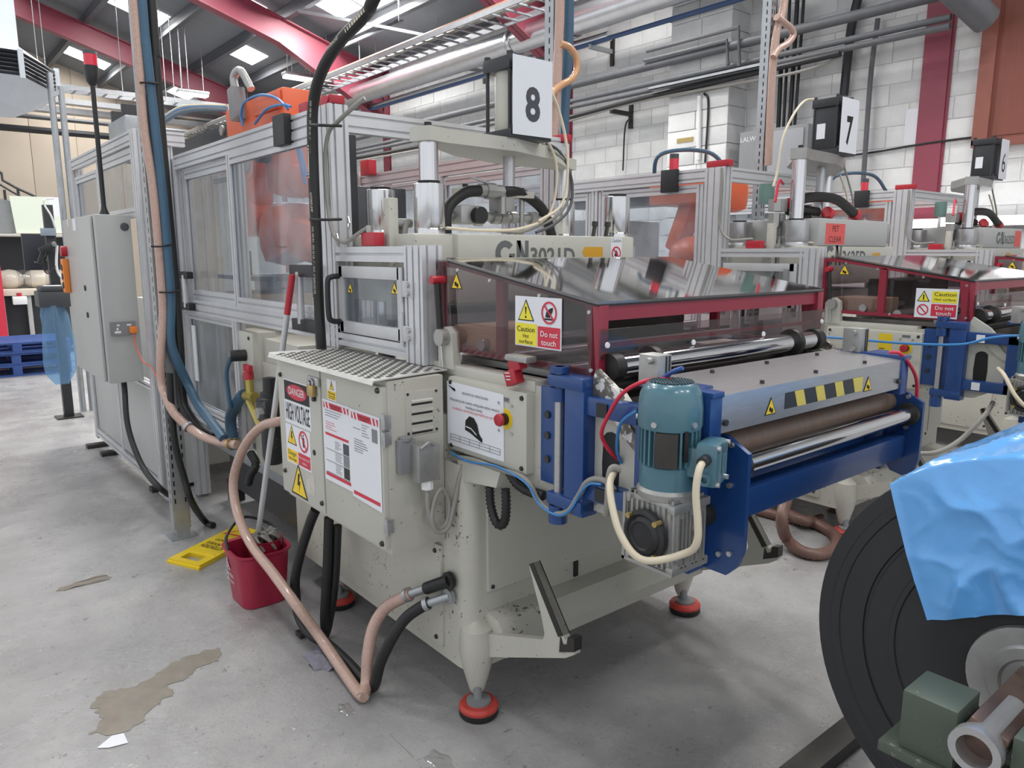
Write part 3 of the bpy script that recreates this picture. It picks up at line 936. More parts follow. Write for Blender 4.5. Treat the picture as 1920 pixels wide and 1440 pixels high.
        F = Face('y', 2.3, T)
        if num == '7':
            gn_letters(F, 1.80 + D, 1.535, .12, T, '3625D')
            F.poly([(2.33 + D, 1.48), (2.45 + D, 1.48), (2.45 + D, 1.55), (2.35 + D, 1.55)], M('ochre_tag2', (224, 168, 60), .5), 1, 'ochre_tag')
            lb = F.rect(1.735 + D, 1.60, 1.965 + D, 1.722, mat_pink, 1, 'material_card')
            F.text('PET', 1.85 + D, 1.69, .05, mat_black, 2, par=lb)
            F.text('CLEAR', 1.85 + D, 1.628, .05, mat_black, 2, .15, par=lb)
        else:
            gn_letters(F, 1.98 + D, 1.67, .1, T, '3625D')
            lb = F.rect(2.36 + D, 1.6, 2.5 + D, 1.735, mat_pink, 1, 'material_card')
            F.poly([(2.2 + D, 1.5), (2.3 + D, 1.5), (2.3 + D, 1.55), (2.2 + D, 1.55)], M('ochre_tag3', (224, 168, 60), .5), 1, 'ochre_tag')
        caps = [(1.573, 2.40, True), (1.573, 2.78, False), (2.593, 2.40, False), (2.593, 2.78, True)]
        rc, zc0, zc1, rr, zr, ch = .078, 1.59, 1.735, .04, 2.085, (2.08, 2.14)
        mcap = mat_steel
    for k, (x, y, rod) in enumerate(caps):
        c = MB().lathe((x + D, y, 0), (0, 0, 1), [(.001, zc0 - .002), (rc, zc0 - .002), (rc, zc0 + .02), (rc - .001, zc0 + .021), (rc, zc0 + .023), (rc, zc1), (rc - .004, zc1 + .002), (.001, zc1 + .002)], 32).build('guide_column', mcap, T, ang=60)
        MB().lathe((x + D, y, 0), (0, 0, 1), [(.001, zc1), (.04, zc1), (.042, zc1 + .012), (.001, zc1 + .014)], 20).build('seal_ring', mat_rubber, c)
        if rod:
            MB().cyl((x + D, y, zc1), (x + D, y, zr), rr, n=28).build('column_rod', mat_turned, c, ang=60)
    for x in (1.573, 2.593 - .02):
        for y in (2.40, 2.76):
            MB().cyl((x + D, y, 1.0), (x + D, y, zl), .045, n=20).build('lower_column', mat_turned, T, ang=60)
    MB().box(1.62 + D, 2.5 + D, 2.36, 2.85, 1.02, 1.1, .006).build('lower_platen', mat_castalu, T)
    MB().box(1.62 + D, 2.5 + D, 2.36, 2.85, 1.24, 1.32, .006).build('upper_platen', mat_castalu, T)
    # crosshead: a wide bar running corner to corner over the press
    xa, ya, xb, yb = 1.573 + D, 2.40, 2.593 + D, 2.76
    n = V((xb - xa, yb - ya, 0)).normalized()
    s = V((-n.y, n.x, 0))
    a, b = V((xa, ya, 0)), V((xb, yb, 0))
    mid = (a + b) / 2
    pl = [a - n * .05 + s * .045, a - n * .05 - s * .045, a + n * .04 - s * .05, mid - n * .16 - s * .15, mid + n * .16 - s * .15, b - n * .04 - s * .05, b + n * .05 - s * .045, b + n * .05 + s * .045, b - n * .04 + s * .05, mid + n * .16 + s * .15, mid - n * .16 + s * .15, a + n * .04 + s * .05]
    xh = MB().prism([(p.x, p.y, ch[0]) for p in pl], (0, 0, ch[1] - ch[0])).build('crosshead', mat_cream if tall else mat_castalu, T)
    for c in (a, b):
        MB().cyl((c.x, c.y, ch[1]), (c.x, c.y, ch[1] + .02), .014, n=10).build('cap_screw', mat_rubber, xh)
    # air cylinder on the crosshead
    z0 = ch[1]
    hz = .315 if tall else .335
    cxm, cym = 2.045 + D, 2.475
    hx_, hy_ = .095, .085
    ac = MB().box(cxm - hx_ - .018, cxm + hx_ + .018, cym - hy_ - .018, cym + hy_ + .018, z0, z0 + .032, .003).build('cylinder_base_plate', mat_blackpaint, T)
    if tall:
        MB().lathe((cxm, cym, 0), (0, 0, 1), [(.078, z0 + .03), (.08, z0 + .035), (.08, z0 + hz - .05), (.078, z0 + hz - .045)], 28).build('cylinder_barrel', mat_creamclean, ac)
    else:
        MB().box(cxm - .085, cxm + .085, cym - .078, cym + .078, z0 + .03, z0 + hz - .045, .012).build('cylinder_barrel', mat_blackpaint, ac)
        Face('x', cxm - .085, T).rect(-cym - .05, z0 + .1, -cym + .005, z0 + .19, mat_paper, 1, 'rating_label', par=ac)
    MB().box(cxm - hx_, cxm + hx_, cym - hy_, cym + hy_, z0 + hz - .05, z0 + hz, .004).build('cylinder_head', mat_blackpaint, ac)
    for sx in (-1, 1):
        for sy in (-1, 1):
            tb = MB().cyl((cxm + sx * (hx_ - .013), cym + sy * (hy_ - .013), z0 + .02), (cxm + sx * (hx_ - .013), cym + sy * (hy_ - .013), z0 + hz + .012), .008, n=8)
            tb.cyl((cxm + sx * (hx_ - .013), cym + sy * (hy_ - .013), z0 + hz), (cxm + sx * (hx_ - .013), cym + sy * (hy_ - .013), z0 + hz + .014), .013, n=6)
            tb.build('tie_rod', mat_blackpaint, ac)
    for sx in (-.085, .06):
        MB().cyl((cxm + sx, cym - .096, z0 + .03), (cxm + sx, cym - .096, z0 + .05), .012, n=8).build('mounting_screw', mat_rubber, ac)
    MB().cyl((cxm + .02, cym + .06, ch[0]), (cxm + .02, cym + .06, zt + .16), .026, n=18).build('piston_rod', mat_steel, T)
    # numbered card hanging on the cylinder
    Fn = Face('y', cym - .108, T)
    u0, u1, v0, v1 = cxm - .098, cxm + .11, z0 + .012, z0 + hz - .006
    if num == '6':
        u0, u1 = cxm - .02, cxm + .15
    cd_ = Fn.rect(u0, v0, u1, v1, mat_paper, 1, 'number_card', t=.001)
    Fn.text(num, (u0 + u1) / 2, (v0 + v1) / 2 - .035, .175 if tall else .22, M('card_numeral', (72, 74, 80), .7) if tall else mat_black, 3, wid=.078 if tall else .075, bold=.035 if num != '6' else 0, par=cd_)
    # yoke plate and pipework on top of the head
    MB().box(1.80 + D, 2.18 + D, 2.50, 2.58, zt + .16, zt + .19, .004).build('yoke_plate', mat_creamworn if tall else mat_castalu, T)
    for x in (1.84, 2.14):
        MB().cyl((x + D, 2.54, zt + .19), (x + D, 2.54, zt + .205), .012, n=8).build('yoke_screw', mat_rubber, T)
    MB().cyl((2.14 + D, 2.54, zt), (2.14 + D, 2.54, zt + .16), .012, n=10).build('yoke_post', mat_castalu, T)
    MB().tube([(1.66 + D, 2.56, zt + .08), (1.88 + D, 2.56, zt + .08), (2.35 + D, 2.56, zt + .08)], .02, n=12, sub=0).build('air_manifold', mat_castalu, T)
    for x, r in ((1.82, .034), (1.9, .04), (1.99, .03), (2.03, .03), (2.09, .026), (2.2, .03)):
        MB().cyl((x + D, 2.56, zt + .08), (x + .035 + D, 2.56, zt + .08), r, n=8).build('manifold_nut', mat_castalu, T)
    v = MB().box(1.79 + D, 1.90 + D, 2.50, 2.60, zt + .045, zt + .12, .01).build('air_valve', mat_castalu, T)
    MB().cyl((1.87 + D, 2.50, zt + .08), (1.87 + D, 2.47, zt + .08), .034, n=16).build('valve_cap', mat_rubber, v)
    MB().tube([(1.70 + D, 2.48, zt), (1.71 + D, 2.48, zt + .1), (1.80 + D, 2.49, zt + .165), (1.90 + D, 2.5, zt + .18)], .023, n=12).build('black_hose', mat_rubber, T)
    MB().tube([(1.99 + D, 2.5, zt + .18), (2.12 + D, 2.52, zt + .18), (2.26 + D, 2.54, zt + .12), (2.33 + D, 2.55, zt)], .023, n=12).build('black_hose', mat_rubber, T)
    MB().cyl((1.88 + D, 2.5, zt + .18), (2.0 + D, 2.5, zt + .18), .027, n=8).cyl((1.91 + D, 2.5, zt + .18), (1.96 + D, 2.5, zt + .18), .033, n=8).cyl((2.0 + D, 2.5, zt + .18), (2.0 + D, 2.5, zt + .09), .018, n=8).build('ball_valve', mat_castalu, T)
    MB().beam((1.93 + D, 2.5, zt + .21), (1.83 + D, 2.48, zt + .225), .016, .006).build('valve_lever', mat_steel, T)
    MB().box(1.99 + D, 2.07 + D, 2.5, 2.58, zt + .1, zt + .17, .008).build('valve_block', mat_castalu, T)
    MB().tube([(1.60 + D, 2.33, zt + .02), (1.8 + D, 2.34, zt + .015), (2.0 + D, 2.36, zt + .03), (2.2 + D, 2.42, zt + .1), (2.26 + D, 2.45, zt + .3), (2.2 + D, 2.48, zt + .45)], .006, n=8).build('cream_tube', mat_creamcable, T)
    MB().tube([(1.86 + D, 2.36, zt + .015), (2.05 + D, 2.4, zt + .02), (2.28 + D, 2.42, zt + .12), (2.33 + D, 2.45, zt + .3), (2.2 + D, 2.48, ch[1] + .01)], .006, n=8).build('grey_tube', mat_greycable, T)
    for x in (2.40, 2.48):
        MB().tube([(x + D, 2.36, zt), (x + .01 + D, 2.36, zt + .05)], .009, n=8, sub=0).cyl((x + .01 + D, 2.36, zt + .045), (x + .012 + D, 2.36, zt + .065), .014, n=8).build('clamp_screw', mat_darksteel, T)
    # post at left back with pipe elbow
    MB().box(1.435 + D, 1.475 + D, 2.46, 2.5, 1.3, zt + .13, .003).build('square_post', mat_creamworn, T)
    MB().tube([(1.475 + D, 2.48, zt + .04), (1.54 + D, 2.48, zt + .04)], .018, n=10, sub=0).build('pipe_stub', mat_castalu, T)
    for dy in (0, .03):
        MB().tube([(1.53 + D, 2.47 + dy, zt + .05), (1.50 + D, 2.46 + dy, zt + .0), (1.497 + D, 2.46 + dy, 1.4)], .011, n=8).build('drop_tube', mat_greycable, T)
    if not tall:
        # vertical hydraulic fittings in front of the head, red couplings and black hoses
        for x in (1.50, 1.57):
            MB().cyl((x + D, 2.5, 1.45), (x + D, 2.5, 1.72), .022, n=12).cyl((x + D, 2.5, 1.70), (x + D, 2.5, 1.78), .034, n=6).cyl((x + D, 2.5, 1.79), (x + D, 2.5, 1.86), .04, n=6).build('hydraulic_fitting', mat_castalu, T)
        MB().box(1.46 + D, 1.63 + D, 2.44, 2.56, 1.575, 1.6, .003).build('fitting_plate', mat_castalu, T)
        MB().cyl((1.62 + D, 2.48, 1.84), (1.68 + D, 2.48, 1.84), .032, n=12).build('red_coupling', mat_red, T)
        MB().tube([(1.66 + D, 2.48, 1.84), (1.8 + D, 2.45, 1.88), (2.05 + D, 2.42, 1.88), (2.3 + D, 2.42, 1.8)], .03, n=12).build('black_hose', mat_rubber, T)
        MB().tube([(1.66 + D, 2.5, 1.80), (1.8 + D, 2.5, 1.81), (1.95 + D, 2.48, 1.8)], .03, n=12).build('black_hose', mat_rubber, T)
        for x, z in ((2.29, 1.8), (1.95, 1.8)):
            MB().cyl((x + D, 2.42, z), (x + .05 + D, 2.42, z - .015), .034, n=12).build('red_coupling', mat_red, T)
        MB().cyl((1.60 + D, 2.62, 1.84), (1.60 + D, 2.62, 1.96), .045, n=14).build('relay_can', M('green_grey_can_%s' % num, (108, 140, 132), .4), T)
        for k in range(3):
            MB().tube([(1.62 + D + k * .02, 2.45, 1.6), (1.63 + D + k * .02, 2.43, 1.68), (1.70 + D + k * .02, 2.44, 1.73), (1.8 + D, 2.5, 1.76)], .007, n=6).build('grey_cable', mat_greycable, T)
        MB().tube([(1.58 + D, 2.5, 1.95), (1.5 + D, 2.48, 1.96), (1.44 + D, 2.46, 1.84)], .008, n=6).build('red_tube', mat_redtube, T)
    return T
press(0, '8', 'cream thermoforming press with card 8 on its air cylinder, nearest of the row', True)
press(PITCHX, '7', 'cream thermoforming press with card 7 and red PET CLEAR card, middle of row', False)
press(2 * PITCHX, '6', 'cream thermoforming press with card 6, farthest of the row by the wall', False)
# ------------------------------------------------------------------ red framed smoked hoods over the infeed
def hood(D, label, two, sign):
    XL, XR = 1.415 + D, 2.555 + D
    side = [(1.372, 1.222), (1.388, 1.414), (2.066, 1.521), (2.148, 1.521), (2.148, 1.226)]
    T = thing('guard_hood', label, 'hood', (1.98 + D, 1.76, 1.2), 'red framed smoked guard hoods')
    fr = {}
    for x, s in ((XL, 1), (XR, -1)):
        f = MB()
        wd = .026
        fo = 0 if two else .014
        pts = [V((x + s * fo, y, z)) for y, z in side]
        cen = sum(pts, V((0, 0, 0))) / 5
        inn = [p + (cen - p).normalized() * .042 for p in pts]
        for k in range(5):
            a, b, c, d = pts[k], pts[(k + 1) % 5], inn[(k + 1) % 5], inn[k]
            f.prism([a, b, c, d], (s * .02, 0, 0))
        yb = 1.80
        f.box(min(x + s * fo, x + s * (fo + .02)), max(x + s * fo, x + s * (fo + .02)), yb - .018, yb + .018, 1.24, 1.47)
        sf = f.build('side_frame', mat_hoodred, T)
        pn = MB().prism([(x + (s * .022 if two else 0), y, z) for y, z in side], (s * .005, 0, 0)).build('side_pane', mat_smoke, T, smooth=False)
        for y, z in ((1.39, 1.24), (1.40, 1.395), (1.6, 1.43), (1.83, 1.466), (2.0, 1.495), (2.13, 1.40), (2.13, 1.245), (1.75, 1.236)):
            screw(pn, (x, y, z), (-s, 0, 0), .007, .003, mat_steel)
    # front frame
    MB().box(XL + .012, XR - .012, 1.372, 1.392, 1.372, 1.412).build('front_top_bar', mat_hoodred, T)
    for x in (XL, XR - .035):
        MB().box(x, x + .035, 1.362, 1.392, 1.215, 1.414, .002).build('front_post', mat_hoodred, T)
    MB().box(XL + .02, XR - .02, 1.376, 1.386, 1.30, 1.312).build('front_mid_bar', mat_hoodred, T)
    st = MB().box(XL - .005, XR + .005, 1.352, 1.357, 1.272, 1.352).build('front_strip_pane', mat_smoke, T, smooth=False)
    for k in range(4):
        screw(st, (XL + .02 + k * (XR - XL - .04) / 3, 1.352, 1.31 - (.02 if k in (1, 2) else 0)), (0, -1, 0), .009, .004, mat_white)
    # top sheets
    th = V((0, -.155, .988)) * .008
    MB().prism([(XL - .004, 1.366, 1.416), (XR + .004, 1.366, 1.416), (XR + .004, 2.06, 1.526), (XL - .004, 2.06, 1.526)], th).build('top_sheet', mat_smoketop, T, smooth=False)
    MB().prism([(XL - .004, 1.364, 1.412), (XR + .004, 1.364, 1.412), (XR + .004, 1.39, 1.416), (XL - .004, 1.39, 1.416)], th * .6).build('seal_strip', mat_blackplastic, T, smooth=False)
    for x in (XL, XR - .02):
        MB().prism([(x, 1.37, 1.411), (x + .02, 1.37, 1.411), (x + .02, 2.06, 1.52), (x, 2.06, 1.52)], (0, -.0008, .005)).build('edge_seal', mat_rubber, T, smooth=False)
    MB().box(XL, XR, 2.06, 2.15, 1.521, 1.527).build('rear_sheet', mat_smoke, T, smooth=False)
    MB().cyl((XL - .02, 2.14, 1.505), (XL + .02, 2.14, 1.505), .012, n=12).build('hinge_knob', mat_rubber, T)
    # gas strut on the near side
    gs = MB().cyl((XL - .03, 2.075, 1.45), (XL - .03, 2.06, 1.27), .011, n=12).build('gas_strut', mat_rubber, T)
    MB().cyl((XL - .03, 2.06, 1.27), (XL - .03, 2.05, 1.175), .005, n=10).build('strut_rod', mat_steel, gs)
    MB().cyl((XL - .05, 2.08, 1.462), (XL, 2.08, 1.462), .014, n=14).build('strut_knob', mat_red, gs)
    F = Face('x', XL, T)
    F.triangle(-2.005, 1.452, .062, 'gear', name='hazard_sticker')
    if sign == 'square':
        q = [A(968, 556, x=XL), A(1055, 572, x=XL), A(1051, 663, x=XL), A(966, 643, x=XL)]
        u0, u1, v0, v1 = -q[0].y, -q[1].y, q[3].z - .004, q[0].z + .003
        bd = F.rect(u0, v0, u1, v1, mat_paper, 4, 'caution_sign', t=.002)
        um, vm = (u0 + u1) / 2, v0 + (v1 - v0) * .46
        g = .004
        hb_ = vm - v0
        F.rect(u0 + g, v0 + g, um - g * .5, vm, mat_brightyellow, 9, 'yellow_field', par=bd)
        F.rect(um + g * .5, v0 + g, u1 - g, vm - .004, mat_redprint, 9, 'red_field', par=bd)
        w = um - u0
        F.text('Caution', (u0 + um) / 2, vm - hb_ * .26, hb_ * .34, mat_black, 11, w * .78, par=bd)
        F.text('Hot', (u0 + um) / 2, vm - hb_ * .55, hb_ * .25, mat_black, 11, par=bd)
        F.text('surface', (u0 + um) / 2, vm - hb_ * .8, hb_ * .25, mat_black, 11, w * .6, par=bd)
        F.text('Do not', (um + u1) / 2, vm - hb_ * .38, hb_ * .34, mat_white, 11, w * .72, par=bd, bold=.01)
        F.text('touch', (um + u1) / 2, vm - hb_ * .74, hb_ * .34, mat_white, 11, w * .62, par=bd, bold=.01)
        h = v1 - vm
        uc, vc = (u0 + um) / 2, vm + h * .42
        F.poly([(uc - h * .46, vm + h * .1), (uc + h * .46, vm + h * .1), (uc, v1 - h * .1)], mat_black, 9, 'warning_triangle', par=bd)
        F.poly([(uc - h * .39, vm + h * .14), (uc + h * .39, vm + h * .14), (uc, v1 - h * .19)], mat_brightyellow, 10, 'yellow_triangle', par=bd)
        F.multi([[(uc - h * .045, vm + h * .62), (uc + h * .045, vm + h * .62), (uc + h * .02, vm + h * .34), (uc - h * .02, vm + h * .34)], [(uc - h * .04, vm + h * .2), (uc + h * .04, vm + h * .2), (uc + h * .04, vm + h * .28), (uc - h * .04, vm + h * .28)]], mat_black, 11, 'exclamation_mark', par=bd)
        uc = (um + u1) / 2
        F.poly([(uc - h * .2, vm + h * .3), (uc - h * .14, vm + h * .5), (uc + h * .05, vm + h * .62), (uc + h * .2, vm + h * .66), (uc + h * .18, vm + h * .5), (uc + h * .05, vm + h * .36), (uc + h * .05, vm + h * .28)], mat_black, 10, 'hand_pictogram', par=bd)
        F.rect(uc - h * .24, vm + h * .2, uc + h * .2, vm + h * .26, mat_black, 10, 'hot_plate_pictogram', par=bd)
        F.ring(uc, vm + h * .46, h * .34, h * .41, mat_redprint, 11, par=bd, bar=-.8)
    else:
        q = [A(1719, 540, x=XL), A(1800, 543, x=XL), A(1793, 598, x=XL), A(1714, 594, x=XL)]
        u0, u1, v0, v1 = -q[0].y, -q[1].y, q[3].z, q[0].z
        if D > 4:
            u0, u1, v0, v1 = -1.66, -1.46, 1.27, 1.42
        bd = F.rect(u0, v0, u1, v1, mat_paper, 4, 'caution_sign', t=.002)
        ux, vm = u0 + (u1 - u0) * .39, (v0 + v1) / 2
        F.rect(ux, vm + .004, u1 - .006, v1 - .012, mat_brightyellow, 9, 'yellow_field', par=bd)
        F.rect(ux, v0 + .01, u1 - .006, vm - .003, mat_redprint, 9, 'red_field', par=bd)
        uc = (ux + u1) / 2
        F.text('Caution', uc, vm + .045, .026, mat_black, 11, .1, par=bd)
        F.text('Hot surface', uc, vm + .02, .017, mat_black, 11, .095, par=bd)
        F.text('Do not', uc, vm - .022, .026, mat_white, 11, .085, par=bd, bold=.01)
        F.text('touch', uc, vm - .048, .026, mat_white, 11, .07, par=bd, bold=.01)
        h = v1 - vm
        uc = (u0 + ux) / 2
        F.poly([(uc - h * .42, vm + h * .1), (uc + h * .42, vm + h * .1), (uc, vm + h * .85)], mat_black, 9, 'warning_triangle', par=bd)
        F.poly([(uc - h * .33, vm + h * .15), (uc + h * .33, vm + h * .15), (uc, vm + h * .75)], mat_brightyellow, 10, 'yellow_triangle', par=bd)
        F.rect(uc - h * .04, vm + h * .22, uc + h * .04, vm + h * .58, mat_black, 11, 'exclamation_mark', par=bd)
        F.ring(uc, vm - h * .46, h * .3, h * .38, mat_redprint, 10, par=bd, bar=-.8)
    return T
hood(0, 'smoked guard hood with crimson frame on the nearest press, square caution sign', False, 'square')
hood(PITCHX, 'smoked guard hood with crimson frame on the press numbered 7', True, 'wide')
hood(2 * PITCHX, 'smoked guard hood with crimson frame on the farthest press numbered 6', True, 'wide')

# ------------------------------------------------------------------ swing-out blue roller units
def roller_unit(D, label, near):
    T = thing('roller_unit', label, 'roller unit', (2.0 + D, 1.1, .8), 'blue roller units on the presses')
    xa = 1.36 + D
    # hinge block fixed beside the cheek
    hg = MB().box(xa - .005, xa + .065, 1.36, 1.5, 1.19, 1.225, .006).box(xa + .0, xa + .06, 1.36, 1.435, .845, 1.2, .006).box(xa - .005, xa + .065, 1.36, 1.5, .855, .89, .006).build('hinge_post', mat_blue, T)
    MB().cyl((xa + .02, 1.475, .82), (xa + .02, 1.475, 1.245), .013, n=14).build('hinge_pin', mat_steel, hg)
    for z0, z1 in ((1.15, 1.188), (.80, .852), (1.228, 1.245)):
        MB().cyl((xa + .02, 1.475, z0), (xa + .02, 1.475, z1), .027, n=18).build('hinge_knuckle', mat_blue, hg)
    MB().box(xa + .028, xa + .038, 1.44, 1.56, .9, 1.18, .002).build('hinge_leaf', mat_blue, hg)
    for z in (.97, 1.04, 1.10):
        MB().cyl((xa + .03, 1.53, z), (xa + .022, 1.53, z), .011, n=10).build('hinge_screw', mat_blackpaint, hg)
    # swing frame: two arms and an upright
    for z0, z1 in ((1.13, 1.18), (.90, .95)):
        MB().box(xa + .008, xa + .052, 1.12, 1.37, z0, z1, .005).build('swing_arm', mat_blue, T)
    MB().box(xa + .008, xa + .052, 1.12, 1.19, .9, 1.18, .005).build('swing_upright', mat_blue, T)
    F = Face('x', xa + .008, T)
    for y, z in ((1.30, 1.152), (1.30, .925)):
        F.rect(-y - .018, z - .018, -y + .018, z + .018, mat_blackplastic if near else mat_paper, 1, 'cable_tie_base', t=.004)
    # end uprights and side plates
    for k, (x0, x1) in enumerate(((1.43, 1.50), (2.43, 2.50))):
        MB().box(x0 + D, x1 + D, 1.06, 1.13, .77 if k == 0 else .85, 1.235, .004).build('end_upright', mat_blue, T)
        yp = [(1.16, .80), (1.16, 1.12), (1.02, 1.12), (.955, 1.085), (.955, .845), (.97, .80), (1.0, .77), (1.06, .77), (1.09, .785), (1.12, .80)]
        if k == 1:
            yp = [(1.16, .93), (1.16, 1.12), (1.02, 1.12), (.955, 1.085), (.955, .9), (.965, .86), (1.0, .84), (1.04, .85), (1.06, .88), (1.08, .92)]
        xp = 1.50 + D if k == 0 else 2.455 + D
        pl = MB().prism([(xp, y, z) for y, z in yp], (.014, 0, 0)).build('side_plate', mat_blue, T)
        for y, z in ((1.0, 1.1), (1.0, 1.0), (1.02, .82), (.99, .83), (1.1, .98), (1.05, .9)):
            s_ = -1 if k == 0 else 1
            MB().cyl((xp + (.0 if k == 0 else .0), y, z), (xp - .008, y, z), .007, n=8).build('plate_screw', mat_steel, pl)
    # rollers and beams
    MB().cyl((1.515 + D, .995, 1.045), (2.455 + D, .995, 1.045), .024, n=24).build('chrome_roller', mat_chrome, T, ang=60)
    MB().cyl((1.515 + D, 1.075, 1.075), (2.455 + D, 1.075, 1.075), .038, n=24).build('brown_roller', M('brown_rubber_roller_%d' % int(D * 10), (120, 100, 86), .4, var=.12, scale=8, aniso=(8, .5, .5)), T, ang=60)
    for x in (1.514, 2.435):
        MB().cyl((x + D, .995, 1.045), (x + .02 + D, .995, 1.045), .036, n=20).build('roller_bearing', mat_darksteel, T)
    MB().box(1.514 + D, 2.455 + D, 1.0, 1.05, .90, .975, .004).build('lower_beam', mat_blue, T)
    MB().box(1.514 + D, 2.455 + D, 1.12, 1.13, .9, 1.1).build('back_plate', mat_blue, T)
    # steel cover with hazard tape
    z0, z1 = 1.135, 1.225
    cv = [(1.0, z0), (1.0, z1), (1.22, z1 + .012), (1.22, z1), (1.006, z1 - .006), (1.006, z0)]
    c = MB().prism([(1.445 + D, y, z) for y, z in cv], (.93, 0, 0)).build('steel_cover', mat_steel, T)
    for x0 in (1.40 + D, 2.375 + D):
        MB().box(x0, x0 + .045, .99, 1.21, z1 - .002, z1 + .012, .002).build('cover_end_bar', mat_blue, T)
        MB().box(x0, x0 + .045, .995, 1.04, z0 - .02, z1, .002).build('cover_end_post', mat_blue, T)
    for x in (1.66, 1.92, 2.2):
        for y in (1.03, 1.18):
            MB().cyl((x + D, y, z1 + (y - 1.0) * .055), (x + D, y, z1 + .008 + (y - 1.0) * .055), .006, n=8).build('cover_screw', mat_blackpaint, c)
    for x in (1.462, 2.36):
        MB().cyl((x + D, 1.0, z0 + .025), (x + D, .992, z0 + .025), .008, n=8).build('cover_screw', mat_blackpaint, c)
    F = Face('y', 1.0, T)
    ua, ub = 1.72 + D, 2.13 + D
    hz_, v0, v1 = F, z0 + .022, z0 + .064
    hb = F.rect(ua, v0, ub, v1, mat_blackpaint, 1, 'hazard_tape')
    n = 4
    for k in range(n):
        w = (ub - ua) / n
        x = ua + w * k + w * .42
        F.poly([(x + .018, v0), (x + .018 + w * .42, v0), (min(ub, x + w * .42), v1), (x, v1)] if k < n - 1 else [(x + .018, v0), (ub, v0), (ub, v1), (x, v1)], M('tape_yellow_%d_%d' % (int(D * 10), k), (222, 200, 96), .5), 2, 'yellow_stripe', par=hb)
    for u in (1.655, 2.165):
        F.triangle(u + D, z0 + .032, .05, 'gear', name='hazard_sticker')
    # small compact air cylinders standing on the end bars
    for x in (1.375, 2.375):
        ac = MB().box(x + D, x + .05 + D, 1.13, 1.19, z1 + .008, z1 + .085, .002).build('air_cylinder', mat_castalu, T)
        for k in range(2):
            MB().box(x + .028 + k * .012 + D, x + .032 + k * .012 + D, 1.128, 1.135, z1 + .012, z1 + .082).build('cylinder_groove', mat_darksteel, ac)
        for z in (.02, .072):
            MB().cyl((x + D, 1.15, z1 + z), (x - .018 + D, 1.15, z1 + z), .008, n=10).build('air_fitting', mat_castalu, ac)
    return T
roller_unit(0, 'blue swing-out roller unit with hazard tape on the nearest press', True)
roller_unit(PITCHX, 'blue swing-out roller unit beside the press numbered 7', False)

